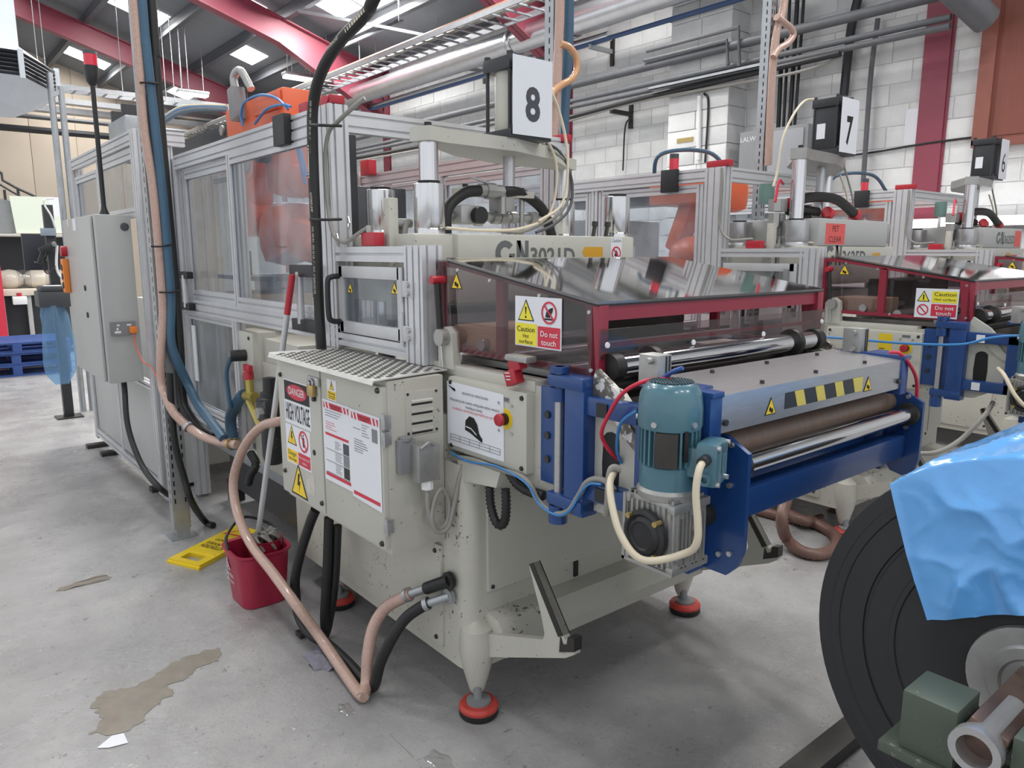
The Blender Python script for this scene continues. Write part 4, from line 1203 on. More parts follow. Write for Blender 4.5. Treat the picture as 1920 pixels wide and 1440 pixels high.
# ------------------------------------------------------------------ teal geared motors
def gear_motor(D, label):
    mx_, my_ = 1.345 + D, 1.065
    T = thing('geared_motor', label, 'motor', (mx_, my_, .83), 'teal geared motors')
    r = .068
    zb = 1.015
    body = MB().lathe((mx_, my_, 0), (0, 0, 1), [(.001, zb), (.066, zb), (.066, zb + .055), (.06, zb + .06), (.06, zb + .15), (.001, zb + .15)], 28).build('motor_body', mat_motor, T)
    for k in range(30):
        t = 2 * math.pi * k / 30
        if 3.45 < t < 4.05:
            continue
        d = V((math.cos(t), math.sin(t), 0))
        MB().beam(V((mx_, my_, zb + .06)) + d * .064, V((mx_, my_, zb + .148)) + d * .064, .005, .014, up=d).build('cooling_fin', mat_motor, body)
    fc = MB().lathe((mx_, my_, 0), (0, 0, 1), [(.072, zb + .142), (.074, zb + .15), (.074, zb + .19), (.07, zb + .22), (.062, zb + .236), (.052, zb + .245), (.05, zb + .246), (.001, zb + .247)], 32).build('fan_cowl', mat_motor, T)
    gr = MB()
    for k in range(-5, 6):
        w = math.sqrt(max(0, .05 ** 2 - (k * .009) ** 2))
        gr.box(mx_ - w, mx_ + w, my_ + k * .009 - .0012, my_ + k * .009 + .0012, zb + .245, zb + .249)
        gr.box(mx_ + k * .009 - .0012, mx_ + k * .009 + .0012, my_ - w, my_ + w, zb + .245, zb + .249)
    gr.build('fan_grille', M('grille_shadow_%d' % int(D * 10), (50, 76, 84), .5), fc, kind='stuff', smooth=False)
    for t in (3.35, 4.6, 5.9, 2.0):
        d = V((math.cos(t), math.sin(t), 0))
        MB().cyl(V((mx_, my_, zb + .158)) + d * .073, V((mx_, my_, zb + .158)) + d * .079, .007, n=10).build('cowl_screw', mat_steel, fc)
    # rating plate on the side that faces the aisle
    t = 3.72
    d = V((math.cos(t), math.sin(t), 0))
    s = V((-d.y, d.x, 0))
    c = V((mx_, my_, zb + .1)) + d * .069
    MB().prism([c - s * .026 + V((0, 0, -.04)), c + s * .026 + V((0, 0, -.04)), c + s * .026 + V((0, 0, .04)), c - s * .026 + V((0, 0, .04))], d * .003).build('rating_plate', mat_darksteel, T)
    t2 = t + .62
    d2 = V((math.cos(t2), math.sin(t2), 0))
    s2 = V((-d2.y, d2.x, 0))
    c2 = V((mx_, my_, zb + .11)) + d2 * .071
    MB().prism([c2 - s2 * .005 + V((0, 0, -.035)), c2 + s2 * .005 + V((0, 0, -.035)), c2 + s2 * .005 + V((0, 0, .035)), c2 - s2 * .005 + V((0, 0, .035))], d2 * .004).build('maker_strip', mat_black, T)
    # terminal box on the front
    dbx = V((.34, -.94, 0)).normalized()
    sd = V((-dbx.y, dbx.x, 0))
    R = Matrix((sd, dbx, V((0, 0, 1)))).transposed()
    tbc = V((mx_, my_, zb + .072)) + dbx * .1
    MB().obx(tbc - dbx * .03, (.07, .05, .07), R, .008).build('terminal_neck', mat_motor, T)
    tb = MB().obx(tbc, (.092, .052, .1), R, .012).build('terminal_box', mat_motor, T)
    for a, b in ((-.037, .041), (.037, .041), (.037, -.041), (-.037, -.041)):
        p = tbc + dbx * .026 + sd * a + V((0, 0, b))
        MB().cyl(p - dbx * .006, p + dbx * .004, .006, n=8).build('box_screw', mat_steel, tb)
    fo = tbc + dbx * .0262
    Fb = Face('y', 0, T, org=(fo, sd, V((0, 0, 1))))
    Fb.rect(-.011, -.022, .02, .022, M('cast_badge_%d' % int(D * 10), (84, 124, 138), .35), 1, 'badge', par=tb, t=.0015)
    Fb.text('WEG', .0045, 0, .02, mat_motor, 5, .036, rot=math.pi / 2, par=tb, bold=.01)
    for k in range(3):
        Fb.rect(-.012 + k * .012, .026, -.008 + k * .012, .046, mat_motor, 1, 'box_rib', par=tb, t=.003)
    g = tbc - sd * .046 + V((0, 0, .015))
    gl = MB().cyl(g, g - sd * .03, .013, n=12).build('cable_gland', mat_blackplastic, tb)
    g2 = tbc - sd * .046 + V((0, 0, -.03))
    MB().ring(g2 - sd * .008, sd, .007, .014, .012, 16).build('spare_port', mat_motor, tb)
    cab = [g - sd * .02, g - sd * .05 + V((0, 0, -.012)), g - sd * .064 + V((0, 0, -.06)), g - sd * .072 + dbx * .01 + V((0, 0, -.16)), V((mx_ - .07, my_ - .10, .895)), V((mx_ - .13, my_ - .04, .88)), V((mx_ - .14, my_ + .02, .93)), V((mx_ - .11, my_ + .08, 1.01)), V((mx_ - .04, my_ + .13, 1.03))]
    MB().tube(cab, .0085, n=10).build('motor_cable', mat_creamcable, T)
    # finned worm gearbox
    gx0, gx1, gy0, gy1, gz0, gz1 = mx_ - .065, mx_ + .065, my_ - .075, my_ + .075, .83, .995
    gb = MB().box(gx0 + .006, gx1 - .006, gy0 + .006, gy1 - .006, gz0 + .006, gz1, .004).build('gearbox', mat_castalu, T)
    for k in range(9):
        y = gy0 + .012 + k * .0158
        MB().box(gx0, gx0 + .008, y, y + .006, gz0 + .01, gz1 - .01).build('gearbox_fin', mat_castalu, gb)
        MB().box(gx0 + .01, gx1 - .01, y, y + .006, gz1 - .002, gz1 + .008).build('gearbox_fin', mat_castalu, gb)
    for k in range(8):
        x = gx0 + .014 + k * .0135
        MB().box(x, x + .006, gy0, gy0 + .008, gz0 + .014 + (.02 if k % 3 == 0 else 0), gz1 - .018 - (.015 if k % 3 == 1 else 0)).build('gearbox_fin', mat_castalu, gb)
    for y in (gy0, gy1 - .02):
        for z in (gz0, gz1 - .02):
            MB().box(gx0 - .002, gx1, y, y + .02, z, z + .02, .003).build('gearbox_lug', mat_castalu, gb)
    MB().box(gx0 - .004, gx0 + .002, gy0, gy1, gz0, gz0 + .008).box(gx0 - .004, gx0 + .002, gy1 - .008, gy1, gz0, gz1).build('gearbox_rim', mat_castalu, gb)
    fl_ = MB().lathe((gx0 - .004, my_, .912), (-1, 0, 0), [(.06, 0), (.06, .012), (.05, .016), (.046, .012), (.044, .014), (.034, .02), (.03, .016), (.001, .018)], 32).build('output_flange', mat_blackplastic, gb)
    for t in (.8, 2.36, 3.93, 5.5):
        p = V((gx0 - .016, my_ + .056 * math.cos(t), .912 + .056 * math.sin(t)))
        MB().cyl(p + V((.01, 0, 0)), p + V((-.012, 0, 0)), .007, n=8).build('flange_bolt', mat_brass, fl_)
    MB().lathe((mx_ + .01, gy0, .93), (0, -1, 0), [(.012, 0), (.012, .006), (.006, .006), (.006, .009), (.001, .009)], 14).build('fill_plug', mat_castalu, gb)
    MB().lathe((mx_, my_, 0), (0, 0, 1), [(.06, .99), (.07, .995), (.072, 1.01), (.066, 1.018)], 28).build('motor_flange', mat_castalu, gb)
    MB().cyl((gx1 - .01, my_, .912), (1.5 + D, my_, .912), .03, n=16).build('output_shaft', mat_darksteel, gb)
    return T
gear_motor(0, 'teal electric motor on a finned gearbox at the nearest blue roller unit')
gear_motor(PITCHX, 'teal electric motor on a gearbox at the press numbered 7, right picture edge')

# ------------------------------------------------------------------ control boxes with emergency stops
def control_box(D, label, near):
    x0 = 1.372 + D
    T = thing('control_box', label, 'control box', (x0 + .02, 1.82, .9), 'control boxes beside the hoods')
    y0, y1, z0, z1 = (1.605, 2.005, .905, 1.152)
    if not near:
        y0, y1, z0, z1 = 1.56, 2.06, .87, 1.155
    MB().box(x0, x0 + .09, y0, y1, z0, z1, .01).build('box_body', mat_cream, T)
    for y in (y0 + .02, y1 - .02):
        for z in (z0 + .018, z1 - .018):
            screw(T, (x0, y, z), (-1, 0, 0), .008, .005, mat_darksteel)
    ey, ez = (1.70, 1.06) if near else (1.635, 1.075)
    es = MB().lathe((x0, ey, ez), (-1, 0, 0), [(.001, 0), (.032, 0), (.032, .002), (.001, .002)], 24).build('emergency_stop', mat_signyellow, T)
    MB().cyl((x0, ey, ez), (x0 - .014, ey, ez), .018, n=20).build('stop_collar', mat_blackplastic, es)
    MB().lathe((x0 - .012, ey, ez), (-1, 0, 0), [(.012, 0), (.018, .006), (.02, .014), (.017, .02), (.001, .022)], 20).build('stop_button', mat_red, es)
    for a, b in ((-.03, .045), (.03, .045), (.03, -.04), (-.03, -.04)):
        screw(T, (x0, ey + a, ez + b), (-1, 0, 0), .006, .004, mat_steel)
    F = Face('x', x0, T)
    lb = F.rect(-ey - .024, ez + .052, -ey + .018, ez + .066, mat_grey, 1, 'stop_label')
    F.text('E-STOP', -ey - .003, ez + .059, .01, mat_black, 2, .03, par=lb)
    if not near:
        for u in (1.86, 1.74):
            q = F.rect(-u - .035, .90, -u + .035, 1.14, mat_signyellow, 1, 'warning_placard')
            F.lines(-u - .028, 1.06, -u + .028, 8, .016, mat_black, 2, par=q, th=.004)
    return T
control_box(0, 'cream control box with bump cap notice and emergency stop', True)
control_box(PITCHX, 'cream control box with yellow placards on the press numbered 7', False)
# bump cap notice taped over the box
c = A(840, 714, x=1.371)
F = Face('x', 1.371, None)
q = [A(838.5, 713.5, x=1.371), A(944.5, 740, x=1.371), A(945.5, 866, x=1.371), A(840, 831, x=1.371)]
N = MB().prism([p + V((-.001, 0, 0)) for p in q], (.0008, 0, 0)).build('safety_notice', mat_paper)
tag(N, 'white bump cap notice taped to the control box beside the emergency stop', 'notice')
F.p = N
u0, v1 = -q[0].y, q[0].z
wn_, hn = q[0].y - q[1].y, q[0].z - q[3].z
F.val = 1.370
F.o = F.n * -1.3695
def nu(a):
    return u0 + wn_ * a
def nv(b):
    return v1 - hn * b
F.text('HEAD PROTECTION - PRODUCTION AREA', nu(.52), nv(.14), .011, mat_black, 2, wn_ * .46)
F.text('When entering inside a machine, working under machine, removal or', nu(.5), nv(.27), .013, mat_black, 2, wn_ * .88)
F.text('threading up material,', nu(.5), nv(.34), .013, mat_black, 2, wn_ * .3)
F.text('It is advisable to wear the bump cap provided for your own H&S.', nu(.5), nv(.40), .013, mat_redprint, 2, wn_ * .78)
cap = [(-.14, -.06), (-.13, .06), (-.06, .13), (.02, .12), (.08, .05), (.11, -.06), (.17, -.12), (.16, -.16), (.05, -.12), (-.05, -.08)]
F.poly([(nu(.48 + a), nv(.62 - b * 1.2)) for a, b in cap], mat_black, 2, 'cap_picture')
F.poly([(nu(.48 + a), nv(.62 - b * 1.2)) for a, b in ((-.12, -.02), (-.03, -.03), (.07, -.09), (.07, -.075), (-.03, -.015), (-.12, -.005))], mat_paper, 3, 'cap_trim')
F.multi([[(nu(.06), nv(.82 + k * .045)), (nu(.95), nv(.82 + k * .045)), (nu(.95), nv(.822 + k * .045) - .0006), (nu(.06), nv(.822 + k * .045) - .0006)] for k in range(3)], mat_black, 2, 'table_rule')
F.multi([[(nu(.06 + k * .178), nv(.82)), (nu(.063 + k * .178), nv(.82)), (nu(.063 + k * .178), nv(.91)), (nu(.06 + k * .178), nv(.91))] for k in range(6)], mat_black, 2, 'table_rule')
F.poly([(nu(.03), nv(.06)), (nu(.10), nv(.09)), (nu(.16), nv(.10)), (nu(.1), nv(.115)), (nu(.16), nv(.14)), (nu(.14), nv(.1)), (nu(.06), nv(.085))], mat_darkgrey, 2, 'logo_swoosh')
# red interlock switch hung on the rail by the notice
p = A(975, 690, x=1.375)
I = thing('interlock_switch', 'red safety interlock switch under the caution sign', 'switch', (p.x, p.y, 1.15))
R = Matrix.Rotation(math.radians(-22), 3, 'X')
MB().obx(p + V((0, .012, .008)), (.03, .05, .035), R, .003).build('switch_head', mat_red, I)
MB().obx(p + V((0, .028, -.03)), (.032, .05, .045), R, .003).build('switch_body', mat_red, I)
MB().obx(A(972, 671, x=1.375) + V((0, -.01, .0)), (.04, .095, .018), None, .003).build('actuator_bracket', mat_castalu, I)
Face('x', 0, I, org=(p + V((-.0165, .03, -.03)), V((0, -1, .1)), V((0, .37, .93)))).lines(-.015, .012, .016, 3, .01, mat_white, 1, th=.003)
# ------------------------------------------------------------------ electrical cabinet on the press flank
EC = thing('electrical_cabinet', 'cream high voltage cabinet with tread plate top on the nearest press', 'cabinet', (1.26, 2.4, .585))
CX, CY0, CY1, CZ0, CZ1 = 1.142, 2.0, 2.81, .59, 1.16
MB().box(CX, 1.352, CY0, CY1, CZ0, CZ1, .006).build('cabinet_body', mat_creamworn, EC)
dr = []
for (a, b) in ((2.003, 2.427), (2.437, 2.815)):
    d = MB().box(1.122, CX + .002, a, b, .612, 1.142, .006).build('door', mat_cream if a < 2.2 else mat_creamclean, EC)
    dr.append(d)
for z in (1.03, .98, .69):
    MB().box(1.118, 1.15, 1.992, 2.004, z - .022, z + .022, .002).cyl((1.124, 1.996, z - .03), (1.124, 1.996, z + .03), .006, n=8).build('hinge', mat_steel, dr[0])
for y, z in ((2.78, 1.085), (2.78, .70), (2.455, .65), (2.02, 1.13), (2.02, .63)):
    screw(dr[1] if y > 2.43 else dr[0], (1.122, y, z), (-1, 0, 0), .010, .008, mat_darksteel)
MB().lathe((1.122, 2.505, .83), (-1, 0, 0), [(.001, .002), (.011, .002), (.011, .0)], 12).build('key_hole', mat_black, dr[1])
# hasp and padlock
hp = MB().box(1.112, 1.122, 2.43, 2.52, 1.085, 1.115, .002).build('hasp', mat_steel, dr[1])
MB().tube([(1.108, 2.492, 1.085), (1.108, 2.492, 1.1), (1.108, 2.478, 1.108), (1.108, 2.464, 1.1), (1.108, 2.464, 1.085)], .004, n=8).build('shackle', mat_steel, dr[1])
MB().box(1.1, 1.116, 2.455, 2.5, 1.045, 1.087, .004).build('padlock', mat_brass, dr[1])
MB().lathe((1.122, 2.478, 1.035), (-1, 0, 0), [(.01, 0), (.01, .01), (.001, .011)], 12).build('door_knob', mat_darksteel, dr[1])
# signs on the far door
F = Face('x', 1.122, EC)
s = F.rect(-2.755, .905, -2.52, 1.075, mat_paper, 1, 'danger_sign')
F.rect(-2.75, .995, -2.525, 1.07, mat_black, 2, 'black_header', par=s)
F.poly([(-2.6375 + .09 * math.cos(k * .314), 1.033 + .029 * math.sin(k * .314)) for k in range(20)], mat_redprint, 3, 'red_oval', par=s)
F.ring(-2.6375, 1.033, 0, .001, mat_white, 4, par=s)
F.text('DANGER', -2.6375, 1.033, .04, mat_white, 4, .14, par=s, bold=.01)
F.text('HIGH VOLTAGE', -2.6375, .948, .095, mat_black, 3, .212, par=s, bold=.008)
s = F.rect(-2.757, .745, -2.535, .898, mat_paper, 1, 'danger_notice')
F.triangle(-2.7, .848, .085, 'bolt', par=s)
F.rect(-2.75, .752, -2.655, .80, mat_yellow, 2, 'yellow_field', par=s)
F.text('Danger', -2.7025, .786, .026, mat_black, 3, .075, par=s)
F.text('High voltage', -2.7025, .764, .016, mat_black, 3, .07, par=s)
F.ring(-2.595, .852, .034, .042, mat_redprint, 3, par=s, bar=-.9)
F.multi([[(-2.6, .868), (-2.59, .868), (-2.585, .85), (-2.59, .83), (-2.6, .83), (-2.605, .85)], [(-2.598, .872), (-2.591, .872), (-2.591, .88), (-2.598, .88)]], mat_black, 2, 'figure_pictogram', par=s)
F.rect(-2.648, .752, -2.542, .802, mat_redprint, 2, 'red_field', par=s)
F.text('No unauthorised', -2.595, .785, .014, mat_white, 3, .09, par=s)
F.text('access', -2.595, .767, .016, mat_white, 3, .04, par=s)
F.triangle(-2.655, .668, .15, 'bolt', name='voltage_triangle')
F.rect(-2.585, .66, -2.515, .742, M('peeled_label', (196, 192, 182), .8, var=.1, scale=20), 1, 'peeled_label')
s = F.rect(-2.375, 1.05, -2.305, 1.122, mat_paper, 1, 'warning_sticker')
F.triangle(-2.34, 1.098, .036, 'bolt', par=s)
F.rect(-2.372, 1.053, -2.308, 1.082, mat_yellow, 2, 'yellow_field', par=s)
F.text('Warning', -2.34, 1.074, .014, mat_black, 3, .05, par=s)
F.text('More than one', -2.34, 1.064, .009, mat_black, 3, .05, par=s)
F.text('point of isolation', -2.34, 1.057, .008, mat_black, 3, .05, par=s)
# two taped procedure sheets (left clean of the code square)
def sheet(u0, u1, v0, v1, lab, kind, tilt):
    n = MB().prism([(1.1195, -u0, v0 + tilt), (1.1195, -u1, v0), (1.1195, -u1, v1), (1.1195, -u0, v1)], (.0008, 0, 0)).build('procedure_sheet', mat_paper)
    tag(n, lab, 'paper')
    G = Face('x', 1.1195, n)
    w, h = u1 - u0, v1 - v0
    def R(a, b, c, d, m, lay=1, nm='print'):
        G.rect(u0 + w * a, v0 + h * b, u0 + w * c, v0 + h * d, m, lay, nm)
    def stripe(b):
        R(.05, b, .95, b + .07, mat_redprint, 1, 'red_band')
        for a in (.12, .24, .76, .88):
            G.poly([(u0 + w * a, v0 + h * b), (u0 + w * (a + .05), v0 + h * b), (u0 + w * (a + .01), v0 + h * (b + .07)), (u0 + w * (a - .04), v0 + h * (b + .07))], mat_paper, 2, 'white_slash')
    stripe(.9)
    R(.05, .06, .95, .1, mat_redprint, 1, 'red_band')
    G.text('Safe Operating', u0 + w * .5, v0 + h * .945, .009, mat_black, 3, w * .36)
    G.text('Procedure', u0 + w * .5, v0 + h * .918, .009, mat_black, 3, w * .25)
    if kind == 'a':
        G.lines(u0 + w * .1, v0 + h * .87, u0 + w * .9, 3, .009, mat_darkgrey, 1, th=.0014)
        G.lines(u0 + w * .1, v0 + h * .73, u0 + w * .55, 4, .008, mat_redprint, 1, th=.0014)
        R(.08, .57, .92, .60, mat_redprint, 1, 'red_band')
        for k in range(3):
            R(.72, .41 - k * .145, .92, .54 - k * .145, [mat_darkgrey, mat_grey, mat_darksteel][k], 1, 'small_photo')
            G.lines(u0 + w * .42, v0 + h * (.52 - k * .145), u0 + w * .68, 5, .0065, mat_darkgrey, 1, th=.0012)
            R(.08, .395 - k * .145, .92, .40 - k * .145, mat_darkgrey, 1, 'table_rule')
    else:
        R(.1, .8, .36, .805, mat_darkgrey, 1, 'table_rule')
        G.lines(u0 + w * .4, v0 + h * .86, u0 + w * .68, 5, .009, mat_darkgrey, 1, th=.0014)
        R(.74, .72, .92, .86, mat_grey, 1, 'small_photo')
        G.lines(u0 + w * .12, v0 + h * .68, u0 + w * .62, 6, .008, mat_darkgrey, 1, th=.0016)
sheet(-2.415, -2.208, .755, 1.047, 'taped procedure sheet with table and small photos, left of two on cabinet door', 'a', .0)
sheet(-2.208, -2.012, .735, 1.045, 'taped procedure sheet with mostly blank page, right of two on cabinet door', 'b', .008)
# louvred panel and plug on the near side
lp = MB().box(1.205, 1.328, 1.995, 2.002, .975, 1.118, .002).build('louvre_panel', mat_creamworn, EC)
for k in range(4):
    z = 1.09 - k * .031
    MB().prism([(1.225, 1.995, z), (1.225, 1.988, z - .004), (1.225, 1.988, z - .009), (1.225, 1.995, z - .012)], (.08, 0, 0)).build('louvre', mat_creamclean, lp)
    MB().box(1.226, 1.304, 1.9935, 1.9955, z - .018, z - .0125).build('louvre_slot', mat_black, lp)
for x, z in ((1.213, 1.11), (1.32, 1.11), (1.213, .983), (1.32, .983)):
    screw(lp, (x, 1.995, z), (0, -1, 0), .005, .003, mat_darksteel)
pg = MB().box(1.165, 1.225, 1.972, 2.0, .86, .97, .005).build('socket_housing', mat_grey, EC)
MB().cyl((1.195, 1.985, .968), (1.195, 1.985, .978), .022, n=16).build('socket_cap', mat_grey, pg)
MB().box(1.205, 1.285, 1.925, 1.975, .835, .955, .006).build('plug_hood', mat_castalu, pg)
MB().tube([(1.21, 1.92, .95), (1.235, 1.915, .965), (1.26, 1.92, .955)], .005, n=8).build('locking_lever', mat_castalu, pg)
MB().cyl((1.25, 1.95, .835), (1.25, 1.95, .805), .02, n=8).build('cable_gland', mat_white, pg)
lpz = []
MB().tube([(1.25, 1.95, .81), (1.25, 1.95, .75), (1.265, 1.955, .69), (1.30, 1.95, .66), (1.33, 1.95, .69), (1.335, 1.955, .75), (1.31, 1.955, .79), (1.28, 1.95, .77), (1.262, 1.945, .71), (1.28, 1.945, .655), (1.32, 1.94, .66), (1.345, 1.935, .74), (1.36, 1.92, .84), (1.375, 1.9, .89), (1.40, 1.85, .895)], .008, n=10).build('coiled_cable', mat_greyhose, EC)
# tread plate top
tp = MB().prism([(1.088, 1.985, 1.165), (1.39, 2.03, 1.165), (1.39, 2.8, 1.165), (1.10, 2.83, 1.165), (1.088, 2.80, 1.165)], (0, 0, .004)).prism([(1.088, 1.985, 1.169), (1.088, 2.80, 1.169), (1.082, 2.80, 1.155), (1.082, 1.985, 1.155)], (.003, 0, 0)).build('tread_plate', mat_floorplate, EC)
tb = MB()
for i in range(14):
    for j in range(36):
        if (i + j) % 2:
            continue
        # squares on the diagonal, every other one filled with five raised bars
        x, y = 1.10 + i * .0215, 2.0 + j * .0215
        if x > 1.375 or y > 2.785 or y < 2.0 + (x - 1.09) * .12 + .008:
            continue
        a = .0 if (i // 2 + j // 2) % 2 else 1.571
        c, sn = math.cos(a), math.sin(a)
        for o in (-.0084, -.0042, 0, .0042, .0084):
            l = .0098
            px_, py_ = x - sn * o, y + c * o
            tb.prism([(px_ - c * l, py_ - sn * l, 1.169), (px_ + sn * .0013, py_ - c * .0013, 1.169), (px_ + c * l, py_ + sn * l, 1.169), (px_ - sn * .0013, py_ + c * .0013, 1.169)], (0, 0, .0016))
tb.build('tread_bars', mat_treadgroove, tp, kind='stuff', smooth=False)

# ------------------------------------------------------------------ aluminium guard enclosures
def post(T, x, y, z0, z1, wx=.08, wy=.08, nx=2, ny=2, name='post'):
    return MB().prof((x, y, z0), (x, y, z1), wx, wy, nx, ny, up=(0, 1, 0)).build(name, mat_alu, T, smooth=False)
def railY(T, x, y0, y1, z, w=.045, h=.08, nw=1, nh=2, name='rail'):
    return MB().prof((x, y0, z), (x, y1, z), w, h, nw, nh).build(name, mat_alu, T, smooth=False)
def railX(T, x0, x1, y, z, w=.045, h=.08, nw=1, nh=2, name='rail'):
    return MB().prof((x0, y, z), (x1, y, z), w, h, nw, nh).build(name, mat_alu, T, smooth=False)
def windowY(T, x, y0, y1, z0, z1, f=.04, mat=None, name='window_frame'):
    """framed clear panel lying in a plane of constant x"""
    w = MB().prof((x, y0 + f / 2, z0), (x, y0 + f / 2, z1), .03, f, 1, 1, up=(0, 1, 0)).build(name, mat_alu, T, smooth=False)
    MB().prof((x, y1 - f / 2, z0), (x, y1 - f / 2, z1), .03, f, 1, 1, up=(0, 1, 0)).build('stile', mat_alu, w, smooth=False)
    for z in (z0 + f / 2, z1 - f / 2):
        MB().prof((x, y0 + f, z), (x, y1 - f, z), .03, f, 1, 1).build('frame_rail', mat_alu, w, smooth=False)
    MB().box(x - .002, x + .002, y0 + f * .8, y1 - f * .8, z0 + f * .8, z1 - f * .8).build('pane', mat or mat_clear2, w, smooth=False)
    return w
def windowX(T, y, x0, x1, z0, z1, f=.04, mat=None):
    w = MB().prof((x0 + f / 2, y, z0), (x0 + f / 2, y, z1), f, .03, 1, 1, up=(0, 1, 0)).build('window_frame', mat_alu, T, smooth=False)
    MB().prof((x1 - f / 2, y, z0), (x1 - f / 2, y, z1), f, .03, 1, 1, up=(0, 1, 0)).build('stile', mat_alu, w, smooth=False)
    for z in (z0 + f / 2, z1 - f / 2):
        MB().prof((x0 + f, y, z), (x1 - f, y, z), .03, f, 1, 1).build('frame_rail', mat_alu, w, smooth=False)
    MB().box(x0 + f * .8, x1 - f * .8, y - .002, y + .002, z0 + f * .8, z1 - f * .8).build('pane', mat or mat_clear2, w, smooth=False)
    return w

E8 = thing('guard_enclosure', 'aluminium and clear panel guard around the robot behind the nearest press', 'enclosure', (1.98, 3.9, 0), 'aluminium robot enclosures')
post(E8, 1.40, 2.183, 1.172, 1.575, .08, .115, 2, 3)
post(E8, 1.40, 2.83, 1.172, 2.115, .08, .14, 2, 3)
post(E8, 1.40, 4.86, .02, 2.10, .08, .08)
post(E8, 2.62, 2.83, 1.6, 2.08, .08, .08)
post(E8, 2.62, 4.86, .02, 2.10, .08, .08)
railY(E8, 1.385, 2.9, 4.82, 2.075)
railY(E8, 2.62, 2.87, 4.82, 2.04)
railX(E8, 1.44, 2.60, 2.80, 2.06, .045, .085)
railX(E8, 1.44, 2.58, 4.86, 2.06)
railY(E8, 1.385, 2.76, 4.84, 1.235)
railY(E8, 1.385, 3.98, 4.82, .56, .045, .06, 1, 1)
railY(E8, 1.385, 2.24, 2.76, 1.545, .045, .055, 1, 1)
railY(E8, 1.385, 2.24, 2.76, 1.21, .045, .05, 1, 1)
post(E8, 1.385, 3.96, .5, 1.195, .05, .06, 1, 1)
windowY(E8, 1.412, 3.86, 4.80, 1.275, 2.03, .055)
windowY(E8, 1.376, 2.905, 3.93, 1.275, 2.035, .05)
windowY(E8, 1.39, 4.0, 4.82, .6, 1.195, .04)
# small hinged access door beside the tread plate
ad = MB().box(1.362, 1.385, 2.27, 2.74, 1.455, 1.50, .002).build('access_door', mat_alu2, E8)
MB().box(1.362, 1.385, 2.27, 2.74, 1.24, 1.285, .002).build('door_rail', mat_alu2, ad)
MB().box(1.362, 1.385, 2.255, 2.295, 1.24, 1.50, .002).build('door_stile', mat_alu2, ad)
MB().box(1.362, 1.385, 2.71, 2.745, 1.24, 1.50, .002).build('door_stile', mat_alu2, ad)
MB().box(1.372, 1.376, 2.29, 2.715, 1.28, 1.46).build('door_pane', mat_clear, ad, smooth=False)
MB().tube([(1.362, 2.735, 1.46), (1.325, 2.735, 1.455), (1.312, 2.735, 1.43), (1.312, 2.735, 1.31), (1.325, 2.735, 1.285), (1.362, 2.735, 1.28)], .011, n=10).build('door_handle', mat_blackplastic, ad)
for z0, z1 in ((1.40, 1.455), (1.245, 1.30)):
    h = MB().box(1.352, 1.361, 2.18, 2.255, z0, z1, .002).build('hinge', mat_alu2, ad)
    MB().cyl((1.356, 2.256, z0 - .02), (1.356, 2.256, z1 + .045), .009, n=10).build('hinge_barrel', mat_alu2, h)
    for z in (z0 + .013, z1 - .013):
        MB().cyl((1.352, 2.205, z), (1.343, 2.205, z), .011, n=6).build('hinge_bolt', mat_steel, h)
Fd = Face('x', 1.372, E8)
Fd.triangle(-2.66, 1.41, .045, 'gear', par=ad)
Fd.triangle(-2.325, 1.42, .05, 'gear', par=ad)
# dark handle clips, sensor box, safety switches, black back panel
for y, zc_ in ((3.03, 1.475), (3.03, 1.245)):
    MB().box(1.325, 1.362, y - .13, y + .1, zc_ - .025, zc_ + .025, .003).build('handle_clip', mat_blackplastic, E8)
MB().cyl((1.335, 3.05, 1.25), (1.335, 3.05, 1.47), .016, n=14).build('door_pull', mat_alu2, E8)
for zc_ in (1.42, 1.235):
    MB().box(1.325, 1.362, 4.60, 4.78, zc_ - .02, zc_ + .02, .003).build('handle_clip', mat_blackplastic, E8)
MB().cyl((1.335, 4.68, 1.23), (1.335, 4.68, 1.42), .016, n=14).build('door_pull', mat_alu2, E8)
MB().box(1.33, 1.365, 3.12, 3.24, 2.0, 2.125, .003).build('sensor_box', mat_blackplastic, E8)
sw = MB().box(1.37, 1.43, 2.76, 2.90, 2.117, 2.15, .006).build('safety_switch', mat_red, E8)
MB().cyl((1.37, 2.79, 2.134), (1.364, 2.79, 2.134), .014, n=14).build('switch_port', mat_redprint, sw)
MB().box(1.37, 1.41, 2.98, 3.06, 2.117, 2.155, .006).build('safety_switch', mat_red, E8)
MB().box(2.59, 2.65, 2.76, 2.88, 2.085, 2.12, .006).build('safety_switch', mat_red, E8)
MB().box(A(633, 300, y=2.96).x, A(669, 300, y=2.96).x, 2.96, 2.98, 1.2, 2.04, .003).build('black_back_panel', mat_blackpaint, E8)
sw = MB().box(1.375, 1.42, 2.47, 2.57, 1.575, 1.625, .005).build('door_switch', mat_red, E8)
MB().cyl((1.39, 2.53, 1.625), (1.39, 2.53, 1.65), .012, n=8).build('switch_gland', mat_castalu, sw)
for y, z in ((2.70, 1.585), (2.60, 1.64)):
    MB().ring((1.345, y, z + .02), (-1, .3, 0), .016, .026, .004, 4).build('steel_clip', mat_steel, E8)
MB().tube([(1.39, 2.53, 1.645), (1.37, 2.58, 1.62), (1.355, 2.66, 1.59), (1.345, 2.73, 1.62), (1.345, 2.77, 1.72), (1.345, 2.78, 1.9), (1.345, 2.74, 2.0), (1.35, 2.68, 2.03), (1.37, 2.6, 2.07), (1.40, 2.55, 2.105)], .0085, n=8).build('switch_cable', mat_greycable, E8)
